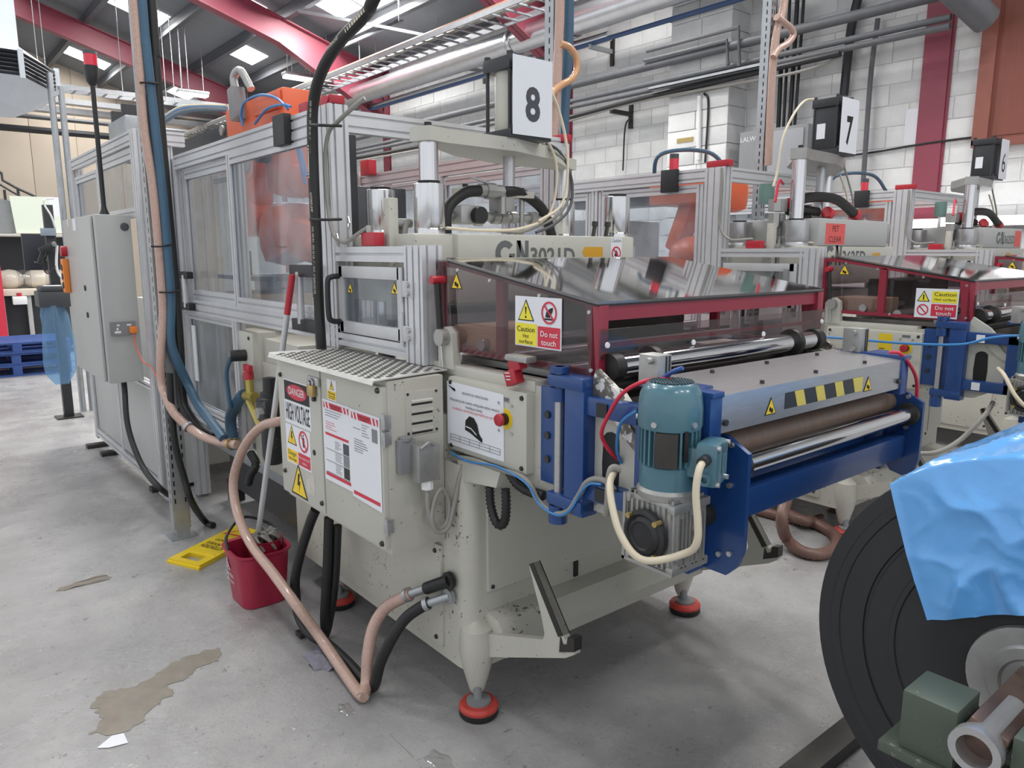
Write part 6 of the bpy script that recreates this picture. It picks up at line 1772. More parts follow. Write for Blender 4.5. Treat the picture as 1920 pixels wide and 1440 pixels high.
for y in (b.y + .04, a.y - .04):
    screw(JB, (1.37, y, a.z - .03), (-1, 0, 0), .01, .006, mat_darksteel)
RF = thing('rear_conveyor_frame', 'pale cream conveyor frame behind the nearest press under the enclosure', 'frame', (1.9, 3.9, .2))
MB().box(1.43, 2.5, 3.32, 3.95, .42, 1.12, .01).build('frame_body', mat_creamclean, RF)
MB().box(1.415, 1.43, 3.36, 3.85, .55, 1.0, .004).build('frame_panel', mat_creamclean, RF)
Face('x', 1.415, RF).rect(-3.42, .72, -3.36, .80, mat_orange, 1, 'orange_label')
MB().box(1.44, 1.50, 3.3, 4.8, .36, .44, .006).build('lower_rail', mat_galv, RF)
MB().box(1.5, 2.4, 3.32, 4.6, .12, .36).build('underframe_shade_block', mat_blackpaint, RF)  # black underframe block, also stands in for the shadow under the machine
for y in (3.4, 4.6):
    MB().box(1.5, 1.58, y, y + .08, 0, .14).build('frame_foot', mat_darksteel, RF)
MB().box(1.46, 1.62, 3.1, 3.3, .22, .36, .01).build('red_pump', mat_red, RF)
tag(MB().box(1.362, 1.372, 4.66, 4.72, .78, 1.12, .004).build('white_trunking', mat_white), 'white plastic trunking piece strapped to the enclosure post', 'trunking')

# ------------------------------------------------------------------ mop bucket, mop and wet floor sign
bc = V((1.135, 3.2, 0))
BK = thing('mop_bucket', 'crimson plastic mop bucket with wringer', 'bucket', bc)
def loop(w, d, z, r, n=5):
    return [p for p in rrect(bc.x - w / 2, bc.x + w / 2, bc.y - d / 2, bc.y + d / 2, r, z, n)]
rows = [(.19, .21, .0, .05), (.2, .22, .004, .055), (.235, .26, .235, .065), (.255, .28, .245, .07), (.255, .28, .255, .07), (.225, .25, .25, .06), (.185, .205, .02, .05)]
b = MB()
vs = []
for w, d, z, r in rows:
    vs += loop(w, d, z, r)
n = 24
fs = []
for k in range(len(rows) - 1):
    fs += [(k * n + i, k * n + (i + 1) % n, (k + 1) * n + (i + 1) % n, (k + 1) * n + i) for i in range(n)]
fs += [tuple(range(n - 1, -1, -1)), tuple(range((len(rows) - 1) * n, len(rows) * n))]
b.add(vs, fs)
b.build('bucket_body', mat_bucket, BK)
MB().lathe((bc.x + .045, bc.y + .02, .06), (0, 0, 1), [(.055, 0), (.075, .2), (.08, .205), (.08, .212), (.07, .208), (.05, .02)], 24).build('wringer', mat_bucket, BK)
MB().tube([(bc.x - .12, bc.y + .02, .25), (bc.x - .1, bc.y + .08, .3), (bc.x, bc.y + .15, .34), (bc.x + .1, bc.y + .12, .3), (bc.x + .12, bc.y + .05, .26)], .007, n=8).build('carry_handle', mat_blackplastic, BK)
Fk = Face('x', 0, BK, org=((bc.x - .1185 + .0115, bc.y - .02, .12), (0, -1, 0), (-.085, 0, 1)))
Fk.o = V((bc.x - .1115, bc.y - .0, .125))
Fk.poly([(-.07, .03), (-.02, .03), (-.045, .09)], mat_white, 2, 'warning_outline')
Fk.poly([(-.063, .034), (-.027, .034), (-.045, .08)], mat_bucket, 3, 'warning_field')
Fk.poly([(-.05, .04), (-.043, .055), (-.047, .068), (-.04, .06), (-.036, .042)], mat_white, 4, 'figure_pictogram')
Fk.text('CAUTION', -.04, .005, .028, mat_white, 2, .09)
Fk.text('WET FLOOR', -.04, -.025, .024, mat_white, 2, .09)
MP = thing('mop', 'mop with long aluminium pole leaning in the red bucket', 'mop', (bc.x + .05, bc.y, .2))
m0, m1 = V((bc.x + .03, bc.y + .06, .26)), A(548, 515, x=1.30)
m1 = m0 + (m1 - m0) * 1.0
MB().cyl(m0, m0.lerp(m1, .86), .0125, n=12).build('mop_pole', mat_alu2, MP)
MB().cyl(m0.lerp(m1, .86), m1, .014, n=12).build('red_grip', mat_red, MP)
for k in range(26):
    a = random.uniform(0, 6.28)
    r0, r1 = random.uniform(0, .03), random.uniform(.03, .075)
    c0 = V((bc.x + .045, bc.y + .02, .26))
    MB().tube([c0 + V((r0 * math.cos(a), r0 * math.sin(a), .02)), c0 + V((r1 * .7 * math.cos(a + .4), r1 * .7 * math.sin(a + .4), .035 + random.uniform(-.01, .015))), c0 + V((r1 * math.cos(a + .9), r1 * math.sin(a + .9), .008)), c0 + V((r1 * 1.05 * math.cos(a + 1.2), r1 * 1.05 * math.sin(a + 1.2), -.03))], .007, n=6, sub=4).build('mop_strand', mat_mop, MP)
SG = thing('wet_floor_sign', 'yellow folded wet floor sign lying flat beside the bucket', 'sign', A(380, 1030, z=0))
p0, p1, p3 = A(316, 1050, z=.012), A(374, 1064, z=.012), A(441, 988, z=.012)
eu, ev = (p1 - p0), (p3 - p0)
def SP(a, b_, z=.0):
    q = p0 + eu * a + ev * b_
    return V((q.x, q.y, z))
bd = MB()
bd.prism([SP(0, 0), SP(.22, 0), SP(.22, 1), SP(0, 1)], (0, 0, .022))
bd.prism([SP(.78, 0), SP(1, 0), SP(1, 1), SP(.78, 1)], (0, 0, .022))
bd.prism([SP(.22, 0), SP(.78, 0), SP(.78, .07), SP(.22, .07)], (0, 0, .022))
bd.prism([SP(.22, .2), SP(.78, .2), SP(.78, 1), SP(.22, 1)], (0, 0, .022))
bd.build('sign_panel', mat_signyellow, SG, smooth=False)
MB().prism([SP(-.02, -.02), SP(1.02, -.02), SP(1.02, .02), SP(-.02, .02)], (0, 0, .012)).build('sign_lower_panel', mat_signyellow, SG, smooth=False)
MB().prism([SP(.08, .24, .022), SP(.92, .24, .022), SP(.92, .26, .022), SP(.08, .26, .022)], (0, 0, .003)).build('sign_rib', mat_signyellow, SG, smooth=False)
Fs = Face('x', 0, SG, org=(SP(.5, .55, .0225), -eu, -ev))
Fs.text('ATTENTION', 0, .07, .05, mat_black, 1, eu.length * .72)
Fs.text('SOL MOUILLE', 0, .03, .04, mat_black, 1, eu.length * .7)
Fs.text('CUIDADO', 0, -.02, .035, mat_black, 1, eu.length * .55)
Fs.poly([(-.09, -.1), (.09, -.1), (0, -.2)], mat_redprint, 1, 'red_triangle')
Fs.poly([(-.065, -.113), (.065, -.113), (0, -.182)], mat_signyellow, 2, 'yellow_field')

# ------------------------------------------------------------------ things lying on the floor
def crumple(name, mat, c, sx, sy, sz, seed, n=26, amp=.35):
    rnd = random.Random(seed)
    ph = [(rnd.uniform(4, 11), rnd.uniform(4, 11), rnd.uniform(0, 6)) for _ in range(7)]
    vs, fs = [], []
    for i in range(n + 1):
        for j in range(n + 1):
            u, v = i / n * 2 - 1, j / n * 2 - 1
            rr = math.sqrt(u * u + v * v)
            e = 1 + .18 * math.sin(5 * math.atan2(v, u) + seed)
            hgt = sum(math.sin(a * u + b_ * v + p) for a, b_, p in ph) / 7
            z = max(0, (1 - rr / e)) ** .5 * sz * (.6 + amp * hgt) if rr < e else 0
            k = min(1, e / max(rr, 1e-6))
            vs.append(V(c) + V((u * sx * k, v * sy * k, max(.001, z + abs(hgt) * sz * .18))))
    for i in range(n):
        for j in range(n):
            fs.append((i * (n + 1) + j, (i + 1) * (n + 1) + j, (i + 1) * (n + 1) + j + 1, i * (n + 1) + j + 1))
    return MB().add(vs, fs).build(name, mat)
p = A(603, 1238, z=0)
tag(crumple('cleaning_rag', mat_rag, p, .055, .095, .045, 3), 'crumpled grey rag lying by the hoses on floor', 'rag')
p = A(648, 1330, z=0)
tag(crumple('film_scrap', mat_clearfilm, p, .025, .04, .01, 5, 12), 'shiny clear film scrap on the floor near the hose bend', 'scrap')
p = A(825, 1428, z=0)
tag(crumple('film_scrap', mat_clearfilm, p, .035, .06, .012, 8, 12), 'larger clear film scrap at the bottom edge of picture', 'scrap')
tag(MB().prism([A(182, 1403, z=.002), A(210, 1380, z=.002), A(232, 1375, z=.002), A(240, 1393, z=.002), A(205, 1402, z=.002)], (0, 0, .0015)).build('paper_scrap', mat_paper, smooth=False), 'small white paper scrap at the edge of the brown puddle', 'scrap')
from mathutils import noise as mnoise
pts = []
rp = random.Random(4)
cpx = [(170, 1320), (200, 1295), (255, 1285), (300, 1260), (330, 1240), (400, 1215), (415, 1225), (405, 1240), (370, 1255), (345, 1275), (315, 1285), (330, 1300), (290, 1320), (270, 1345), (240, 1370), (200, 1378), (175, 1375), (185, 1350)]
q = catmull([A(a, b_, z=.0015) for a, b_ in cpx] + [A(*cpx[0], z=.0015)], 10)[:-1]
q = [p_ + V((mnoise.noise(p_ * 30), mnoise.noise(p_ * 30 + V((9, 9, 9))), 0)) * .022 + V((mnoise.noise(p_ * 90), mnoise.noise(p_ * 90 + V((9, 9, 9))), 0)) * .01 for p_ in q]
for p_ in q:
    p_.z = .0015
from mathutils.geometry import tessellate_polygon
pd = MB().add(q, tessellate_polygon([q]))
mat_puddle = M('brown_puddle_water', (142, 136, 126), .08, var=.12, scale=14)
tag(pd.build('puddle', mat_puddle, smooth=False), 'shallow brownish puddle on the concrete at lower left', 'puddle')
q2_ = catmull([A(a, b_, z=.0012) for a, b_ in ((105, 1106), (130, 1096), (165, 1086), (195, 1078), (212, 1082), (190, 1090), (155, 1098), (125, 1104), (105, 1106))], 6)[:-1]
tag(MB().add([p_ + V((mnoise.noise(p_ * 40), mnoise.noise(p_ * 40 + V((5, 5, 5))), 0)) * .02 * V((1, 1, 0)).length for p_ in q2_], tessellate_polygon([q2_])).build('wet_streak', mat_puddle, smooth=False), 'thin wet streak on concrete left of the yellow sign', 'puddle')
p = A(567, 1192, z=0)
tag(MB().box(p.x - .02, p.x + .02, p.y - .025, p.y + .025, 0, .02, .003).build('floor_clip', mat_darksteel), 'small dark metal clip on floor under the black hose', 'clip')

# ------------------------------------------------------------------ film reel with blue sheet, right foreground
RX0, RX1, RC, RR = 1.55, 2.46, V((0, .3638, .759)), .422
RL = thing('film_reel', 'huge black plastic film reel at lower right', 'reel', (2.0, RC.y, RC.z - RR))
prof_ = [(.06, .002), (.18, .002), (.185, .0), (.25, .001), (.252, -.003), (.262, -.003), (.264, .001), (.31, .0), (.312, .004), (.318, .004), (.32, .0), (.37, .001), (.372, -.002), (.39, -.002), (.392, .001), (RR - .002, .002), (RR, .006), (RR, RX1 - RX0), (.06, RX1 - RX0)]
MB().lathe((RX0, RC.y, RC.z), (1, 0, 0), prof_, 96).build('film_winding', mat_film, RL, ang=25)
MB().lathe((RX0, RC.y, RC.z), (-1, 0, 0), [(.0, .012), (.05, .012), (.055, .016), (.075, .016), (.08, .01), (.112, .01), (.114, .0)], 40).build('end_hub', mat_castalu, RL)
MB().obx((1.42, RC.y, RC.z), (.25, .062, .062), Matrix.Rotation(.3, 3, 'X'), .006).build('square_shaft', M('worn_brown_shaft', (112, 92, 82), .35, .7, var=.25, scale=20), RL)
MB().lathe((1.26, RC.y, RC.z), (1, 0, 0), [(.027, .1), (.027, 0), (.039, 0), (.039, .02), (.034, .03), (.034, .16), (.03, .17), (.001, .17)], 28).build('shaft_sleeve', mat_steel, RL)
ST = thing('reel_stand', 'olive green vee-block stand carrying the film reel', 'stand', (1.33, RC.y, 0))
for s in (-1, 1):
    MB().box(1.30, 1.40, RC.y + s * .085 - .045, RC.y + s * .085 + .045, .68, .79, .004).build('vee_block', mat_olive, ST)
MB().box(1.29, 1.41, RC.y - .16, RC.y + .16, .66, .68, .002).build('block_plate', mat_olive, ST)
MB().box(1.31, 1.39, RC.y - .05, RC.y + .05, .04, .66, .004).build('stand_post', mat_olive, ST)
MB().box(2.62, 2.7, RC.y - .05, RC.y + .05, .04, .70, .004).build('stand_post', mat_olive, ST)
MB().cyl((2.4, RC.y, RC.z), (2.72, RC.y, RC.z), .03, n=16).build('far_shaft', mat_steel, ST)
MB().box(1.30, 2.7, .95, 1.03, 0.0, .05, .004).build('floor_rail', mat_darksteel, ST)
MB().box(1.30, 2.7, -.33, -.25, 0.0, .05, .004).build('floor_rail', mat_darksteel, ST)
for x in (1.31, 2.62):
    MB().box(x, x + .08, -.3, 1.0, .0, .05, .004).build('cross_rail', mat_darksteel, ST)
# draped sheet
from mathutils import noise as mnoise
nu_, nv_ = 80, 110
th0, th1 = math.atan2(.345, .30), math.radians(140)
rnd = random.Random(11)
ph = [(rnd.uniform(3, 9), rnd.uniform(4, 14), rnd.uniform(0, 6)) for _ in range(6)]
vs, fs = [], []
lowL, lowR = A(1738, 1163, x=1.53), A(1738, 1163, x=1.53) + V((0, -.62, .30))
for i in range(nu_ + 1):
    u = i / nu_
    th = th0 + (th1 - th0) * u
    for j in range(nv_ + 1):
        v = j / nv_
        w = sum(math.sin(a * u * 3 + b_ * v + p_) for a, b_, p_ in ph) / 6
        cr = (1 - abs(mnoise.noise((u * 5 + v * 3, v * 4 - u * 2, 1.3)))) ** 5 + .35 * (1 - abs(mnoise.noise((u * 11 - v * 4, v * 7 + u * 3, 4.1)))) ** 7
        ed = min(1, .12 + u * 7)
        cr *= ed
        w *= ed
        if v < .5:  # over the roll
            t = v / .5
            x = RX1 + .03 - (RX1 + .03 - (RX0 - .012)) * t
            rr = RR + .004 + abs(w) * .012 + cr * .012 * min(1, t * 1.2) + .05 * math.sin(math.pi * min(1, u * 1.4)) ** 2 * math.sin(math.pi * t) ** .7 * .5
            if u < .03:
                rr += .004
            vs.append(V((x, RC.y + rr * math.cos(th), RC.z + rr * math.sin(th))))
        else:
            t = (v - .5) / .5
            top_ = V((RX0 - .014, RC.y + (RR + .008) * math.cos(th), RC.z + (RR + .008) * math.sin(th)))
            bot = lowL.lerp(lowR, u)
            q = top_.lerp(bot, t)
            q.x = RX0 - .014 - (.02 * math.sin(math.pi * t) * (.5 + .5 * u)) - w * .022 * t - cr * .02 * min(1, t * 3)
            if u == 0:
                q.x -= .004
            vs.append(q)
for i in range(nu_):
    for j in range(nv_):
        a = i * (nv_ + 1) + j
        fs.append((a, a + nv_ + 1, a + nv_ + 2, a + 1))
mat_bluesheet = M('blue_polythene_sheet', (96, 164, 228), .22, var=.08, scale=4, coat=.5, bump=.12, bscale=30)
tag(MB().add(vs, fs).build('plastic_sheet', mat_bluesheet, ang=180), 'blue polythene sheet draped over the black film reel', 'sheet')
# ------------------------------------------------------------------ enclosures and robots of the presses 7 and 6
def enclosure(D, label):
    T = thing('guard_enclosure', label, 'enclosure', (1.98 + D, 3.9, 0), 'aluminium robot enclosures')
    post(T, 1.40 + D, 2.183, 1.172, 1.575, .08, .115, 2, 3)
    post(T, 1.40 + D, 2.83, 1.172, 2.06, .08, .14, 2, 3)
    post(T, 1.40 + D, 4.86, .02, 2.06, .08, .08)
    post(T, 2.62 + D, 2.83, 1.6, 2.06, .08, .08)
    post(T, 1.40 + D, 3.85, .02, 2.0, .06, .06, 1, 1)
    railY(T, 1.385 + D, 2.9, 4.82, 2.02)
    railY(T, 2.62 + D, 2.87, 4.82, 2.02)
    railX(T, 1.44 + D, 2.60 + D, 2.80, 2.02, .045, .085)
    railX(T, 1.44 + D, 2.58 + D, 4.86, 2.02)
    railY(T, 1.385 + D, 2.76, 4.84, 1.235)
    railY(T, 1.385 + D, 2.20, 2.76, 1.55, .045, .05, 1, 1)
    windowY(T, 1.39 + D, 2.92, 3.81, 1.3, 1.97, .05)
    windowY(T, 1.39 + D, 3.89, 4.80, 1.3, 1.97, .05)
    ad = MB().box(1.362 + D, 1.385 + D, 2.27, 2.74, 1.445, 1.49, .002).build('access_door', mat_alu2, T)
    MB().box(1.362 + D, 1.385 + D, 2.27, 2.74, 1.24, 1.285, .002).build('door_rail', mat_alu2, ad)
    MB().box(1.362 + D, 1.385 + D, 2.255, 2.30, 1.24, 1.49, .002).build('door_stile', mat_alu2, ad)
    MB().box(1.372 + D, 1.376 + D, 2.29, 2.715, 1.28, 1.46).build('door_pane', mat_clear, ad, smooth=False)
    Fd = Face('x', 1.372 + D, T)
    Fd.poly([(-2.44, 1.35), (-2.36, 1.35), (-2.40, 1.43)], mat_black, 1, 'black_triangle', par=ad)
    MB().box(1.352 + D, 1.362 + D, 2.30, 2.33, 1.33, 1.46, .003).build('door_catch', mat_grey, ad)
    MB().box(1.37 + D, 1.42 + D, 2.74, 2.90, 2.062, 2.10, .006).build('safety_switch', mat_red, T)
    MB().box(1.375 + D, 1.42 + D, 2.50, 2.60, 1.575, 1.62, .005).build('door_switch', mat_red, T)
    MB().box(1.33 + D, 1.365 + D, 3.10, 3.22, 1.93, 2.07, .003).build('sensor_box', mat_blackplastic, T)
    MB().cyl((1.385 + D, 3.16, 2.06), (1.385 + D, 3.16, 2.14), .03, n=14).build('small_beacon', mat_redlamp, T)
    MB().cyl((1.385 + D, 3.16, 2.14), (1.385 + D, 3.16, 2.17), .03, n=14).build('beacon_cap', mat_darkgrey, T)
    MB().tube([(1.36 + D, 2.78, 2.05), (1.35 + D, 2.77, 1.9), (1.35 + D, 2.77, 1.72), (1.36 + D, 2.70, 1.63), (1.39 + D, 2.56, 1.63)], .008, n=8).build('switch_cable', mat_greycable, T)
    MB().box(1.6 + D, 2.4 + D, 4.1, 4.7, 1.3, 1.8, .01).build('inner_cabinet', mat_greycab, T)
    Face('y', 4.1, T).rect(1.75 + D, 1.45, 2.1 + D, 1.6, mat_paper, 1, 'paper_label')
    return T
enclosure(PITCHX, 'aluminium and clear panel guard behind the press numbered 7')
enclosure(2 * PITCHX, 'farthest aluminium guard, seen below the red wall column behind the last press')
def small_robot(D, label):
    T = thing('industrial_robot', label, 'robot', (2.05 + D, 3.9, 1.3), 'orange industrial robots')
    c = V((2.1 + D, 3.6, 2.06))
    MB().box(c.x - .15, c.x + .2, c.y - .2, c.y + .25, c.z - .16, c.z + .05, .03).build('base_block', mat_orange, T)
    MB().box(c.x - .1, c.x + .15, c.y + .25, c.y + 1.1, c.z - .15, c.z + .02, .01).build('black_beam', mat_blackpaint, T)
    MB().obx(c + V((.1, -.25, -.1)), (.24, .3, .24), None, .07).build('shoulder', mat_orange, T)
    MB().beam(c + V((.02, -.05, -.1)), c + V((-.05, .05, -.5)), .12, .16, up=(1, 0, 0), c=.03).build('upper_arm', mat_orange, T)
    e = c + V((-.02, -.1, -.52))
    MB().sph(e, .17, (1, 1.2, .8), 16).cyl(e, e + V((.05, -.4, -.05)), .1, .07, n=16).build('forearm', mat_orange, T)
    MB().tube([c + V((-.15, .2, 0)), c + V((-.2, .1, .2)), c + V((.1, -.1, .22)), c + V((.25, -.2, .05))], .015, n=8).build('blue_tube', mat_bluehose, T)
    return T
small_robot(PITCHX, 'orange robot arm inside the guard of the press numbered 7')
small_robot(2 * PITCHX, 'farthest orange robot, mostly hidden inside the last guard by the wall')

# ------------------------------------------------------------------ far left of the hall
def tube_run(name, label, px, py, y, r, mat, x0=-4, x1=8.4, cat='pipe'):
    z = A(px, py, y=y).z
    return tag(MB().cyl((x0, y, z), (x1, y, z), r, n=8).build(name, mat), label, cat)
tube_run('service_pipe', 'dark pipe along the far beige wall, uppermost of two', 0, 213, 24.5, .06, mat_pipe)
tube_run('service_pipe', 'thicker dark pipe along the far beige wall, lower of two', 0, 238, 24.5, .09, mat_blackpaint)
z = A(0, 195, y=23.5).z
tag(MB().box(-4, 8.0, 23.4, 23.75, z - .07, z + .07).build('cable_tray', mat_galv), 'deep steel cable tray crossing in front of the far beige wall', 'tray')
z = A(0, 172, y=22).z
bt = MB().box(-4, 8.0, 22, 22.3, z - .1, z + .02)
tag(bt.build('service_beam', mat_galv), 'grey service beam above the cable tray at far left', 'beam')
z = A(200, 172, y=19).z
ld = thing('cable_ladder', 'cable ladder crossing below the roof at the left', 'ladder', (3, 19, z))
for y in (19, 19.45):
    MB().box(-2, 6.9, y - .015, y + .015, z - .05, z + .05).build('side_rail', mat_galv, ld)
rb = MB()
for k in range(29):
    rb.box(-1.9 + k * .3, -1.86 + k * .3, 19, 19.45, z - .02, z + .0)
rb.build('rung', mat_galv, ld, kind='stuff', smooth=False)
# air diffuser hanging from the roof
c = A(40, 120, y=8.0)
AD = thing('air_diffuser', 'white hanging air diffuser with dark louvres, top left corner', 'diffuser', (c.x - .4, c.y + .4, c.z - .3))
W_ = .8
zb, zt2 = A(40, 142, y=8.0).z, A(40, 95, y=8.0).z
x1, y0 = c.x, c.y
x0, y1 = x1 - W_, y0 + W_
xr = x1 + .36
mat_duw = M('white_duct_paint', (205, 212, 220), .5, var=.03)
MB().prism([(x1 - .9, y0 + .5, zt2 + .12), (x1 + .06, y0 + .5, zt2 + .12), (x1 + .06, y0 + 1.4, zt2 + .12), (x1 - .9, y0 + 1.4, zt2 + .12)], (0, 0, 3)).build('duct_drop', mat_duw, AD)
MB().add([(x1 - 1.2, y0, zt2), (x1, y0, zt2), (xr, y0 + .6, zt2 - .03), (xr, y0 + 1.6, zt2 - .03), (x1 - 1.2, y0 + 1.6, zt2), (x1 - .9, y0 + .5, zt2 + .14), (x1 + .06, y0 + .5, zt2 + .14), (x1 + .06, y0 + 1.4, zt2 + .14), (x1 - .9, y0 + 1.4, zt2 + .14)],
         [(0, 1, 6, 5), (1, 2, 6), (2, 3, 7, 6), (3, 4, 8, 7), (4, 0, 5, 8), (0, 4, 3, 2, 1)]).build('diffuser_top', mat_duw, AD, smooth=False)
MB().add([(x1 - 1.2, y0, zb), (x1, y0, zb), (xr, y0 + .6, zb - .02), (xr, y0 + 1.6, zb), (x1 - 1.2, y0 + 1.6, zb), (x1 - 1.0, y0 + .5, zb - .16), (x1 - .1, y0 + .5, zb - .16), (xr - .25, y0 + .9, zb - .16), (xr - .3, y0 + 1.4, zb - .16), (x1 - 1.0, y0 + 1.4, zb - .16)],
         [(0, 5, 6, 1), (1, 6, 7, 2), (2, 7, 8, 3), (3, 8, 9, 4), (4, 9, 5, 0), (5, 9, 8, 7, 6), (0, 1, 2, 3, 4)]).build('diffuser_base', mat_duw, AD, smooth=False)
for p_ in ((x1, y0), (xr, y0 + .6), (x1 - 1.2, y0)):
    MB().box(p_[0] - .02, p_[0] + .02, p_[1] - .02, p_[1] + .02, zb - .02, zt2 + .01).build('corner_post', mat_duw, AD)
for k in range(6):
    z = zb + (zt2 - zb) * (k + .5) / 6
    MB().beam((x1 - 1.2, y0 + .05, z), (x1, y0 + .05, z), .07, .006, up=(0, .5, 1)).build('louvre', mat_darkgrey, AD)
    MB().beam((x1, y0 + .05, z), (xr - .03, y0 + .62, z - .01), .07, .006, up=(0, .5, 1)).build('louvre', mat_darkgrey, AD)
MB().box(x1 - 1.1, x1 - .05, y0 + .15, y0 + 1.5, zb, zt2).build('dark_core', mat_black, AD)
# strut frame near the second enclosure
SF = thing('strut_frame', 'bare galvanised strut uprights beyond the left enclosure', 'frame', A(120, 780, z=0))
for (px, pt) in ((117, 140), (135, 165)):
    b0 = A(px + 18, 560, y=8.3)
    MB().cyl((b0.x, 8.3, 0), (b0.x, 8.3, A(px, pt, y=8.3).z), .028, n=10).build('upright', mat_galv, SF)
p_, q_ = A(98, 178, y=8.3), A(130, 165, y=8.3)
MB().beam(p_, q_, .04, .04).build('cross_strut', mat_galv, SF)
# black equipment post with screen, scanner, printer and bag
EP = thing('equipment_post', 'black equipment post beyond the grey cabinet', 'post', (1.2, 8.1, 0))
zt3 = A(110, 385, y=8.1).z
MB().box(1.12, 1.20, 8.06, 8.14, 0, zt3, .004).build('post_tube', mat_blackpaint, EP)
MB().box(1.05, 1.27, 8.0, 8.2, 0, .012).build('post_foot', mat_darksteel, EP)
MB().box(1.08, 1.2, 8.02, 8.07, A(105, 442, y=8.0).z, A(105, 428, y=8.0).z, .006).build('grey_junction', M('blue_grey_box', (150, 162, 176), .5), EP)
MB().tube([A(104, 428, y=8.02), A(96, 405, y=8.0), A(84, 385, y=8.0), A(84, 374, y=8.0), A(100, 372, y=8.05)], .009, n=6).build('white_cable', mat_white, EP)
MB().tube([A(107, 460, y=8.0), A(106, 500, y=8.0), A(115, 520, y=8.0), A(130, 527, y=8.0)], .012, n=6).build('white_cable', mat_white, EP)
MB().tube([A(90, 470, y=7.95), A(82, 500, y=7.95), A(90, 513, y=7.95), A(105, 500, y=8.0), A(112, 520, y=8.0)], .006, n=6).build('black_cable', mat_black, EP)
a, b = A(39, 438, y=8.6), A(103, 506, y=8.6)
MO = thing('monitor', 'black flat monitor seen from behind at far left', 'monitor', ((a.x + b.x) / 2, 8.6, b.z))
MB().box(a.x, b.x, 8.58, 8.63, b.z, a.z, .006).build('monitor_back', mat_screen, MO)
MB().box((a.x + b.x) / 2, 1.2, 8.63, 8.68, (a.z + b.z) / 2 - .05, (a.z + b.z) / 2 + .02).box(1.13, 1.19, 8.12, 8.66, (a.z + b.z) / 2 - .05, (a.z + b.z) / 2 + .0).build('monitor_arm', mat_blackplastic, MO)
Fm = Face('y', 8.58, MO)
for k in range(6):
    Fm.rect(a.x + .08 + k * .03, b.z + .07 + (k % 2) * .02, a.x + .1 + k * .03, b.z + .085 + (k % 2) * .02, mat_grey, 1, 'rear_port_print')
p_ = A(88, 465, y=7.95)
SC = thing('barcode_scanner', 'black handheld barcode scanner clipped to the post', 'scanner', p_)
MB().obx(p_, (.13, .07, .06), Matrix.Rotation(-.5, 3, 'Y'), .015).build('scanner_head', mat_blackplastic, SC)
MB().beam(p_ + V((-.03, 0, -.02)), p_ + V((-.07, 0, -.14)), .04, .04, c=.01).build('scanner_grip', mat_blackplastic, SC)
MB().obx(p_ + V((.05, -.005, .03)), (.05, .06, .045), Matrix.Rotation(-.5, 3, 'Y'), .01).build('scanner_window', mat_grey, SC)
p_ = A(98, 556, y=7.8)
PR = thing('label_printer', 'dark label printer on the equipment post', 'printer', p_)
MB().box(p_.x - .12, p_.x + .14, 7.7, 7.95, p_.z - .09, p_.z + .05, .012).build('printer_body', mat_darkgrey, PR)
MB().box(p_.x - .1, p_.x + .12, 7.7, 7.93, p_.z + .05, p_.z + .095, .015).build('printer_lid', mat_darkgrey, PR)
MB().box(p_.x - .06, p_.x + .07, 7.72, 7.85, p_.z + .093, p_.z + .099).build('white_label', mat_paper, PR)
# translucent blue bag hanging below
vs, fs = [], []
nA, nB = 20, 16
p_ = A(98, 572, y=7.75)
hb = p_.z - A(98, 722, y=7.75).z
rb_ = random.Random(3)
for j in range(nB + 1):
    t = j / nB
    for i in range(nA):
        a_ = 2 * math.pi * i / nA
        r = .085 + .035 * math.sin(math.pi * t * .9) + .018 * math.sin(3 * a_ + t * 5) + .012 * math.sin(7 * a_ - t * 4)
        if t > .86:
            r *= 1 - (t - .86) * 3.2
        if t < .08:
            r *= .9
        vs.append(V((p_.x + r * math.cos(a_) * 1.0 + .02 * t, p_.y + r * .6 * math.sin(a_), p_.z - hb * t)))
for j in range(nB):
    fs += [(j * nA + i, j * nA + (i + 1) % nA, (j + 1) * nA + (i + 1) % nA, (j + 1) * nA + i) for i in range(nA)]
tag(MB().add(vs, fs).build('plastic_bag', mat_bagblue, ang=180), 'translucent pale blue bag hanging under the label printer', 'bag')
# packing machine with pale board and clear tunnel
y_ = 13.5
PM = thing('packing_machine', 'packing machine with pale green board and clear tunnel, far left', 'machine', A(60, 640, y=y_))
MB().prism([A(17, 367, y=y_), A(105, 370, y=y_), A(128, 437, y=y_), A(31, 437, y=y_)], (0, .03, 0)).build('pale_board', mat_palegreen, PM, smooth=False)
Fp = Face('y', y_, PM)
pa = A(90, 368, y=y_)
Fp.rect(pa.x, pa.z - .3, pa.x + .14, pa.z - .01, mat_paper, 1, 'taped_paper')
tn = [A(-60, 375, y=y_ + .1), A(0, 372, y=y_ + .1), A(22, 378, y=y_ + .1), A(32, 437, y=y_ + .1), A(-60, 437, y=y_ + .1)]
MB().prism(tn, (0, .9, 0)).build('tunnel_cover', mat_grey, PM, smooth=False)
a, b = A(-60, 437, y=y_), A(130, 437, y=y_)
MB().box(a.x, b.x + .2, y_ - .05, y_ + .9, a.z - .04, a.z, .005).build('top_ledge', mat_creamclean, PM)
MB().box(a.x, b.x + .2, y_ + .5, y_ + .9, .9, a.z - .04).build('dark_back', mat_blackpaint, PM)
z5 = A(0, 545, y=y_).z
MB().box(a.x, b.x + .3, y_ - .1, y_ + .8, z5 - .08, z5 + .02, .01).build('conveyor_bed', M('cream_conveyor', (206, 196, 180), .5), PM)
for k in range(5):
    c_ = A(20 + k * 26, 525, y=y_ + .1)
    MB().sph((c_.x, c_.y + .1, z5 + .16), .2, (1, .8, .75), 12).build('bagged_product', mat_clearfilm if k % 2 else M('cream_bagged_%d' % k, (206, 198, 184), .35, coat=.5, bump=.6, bscale=14), PM)
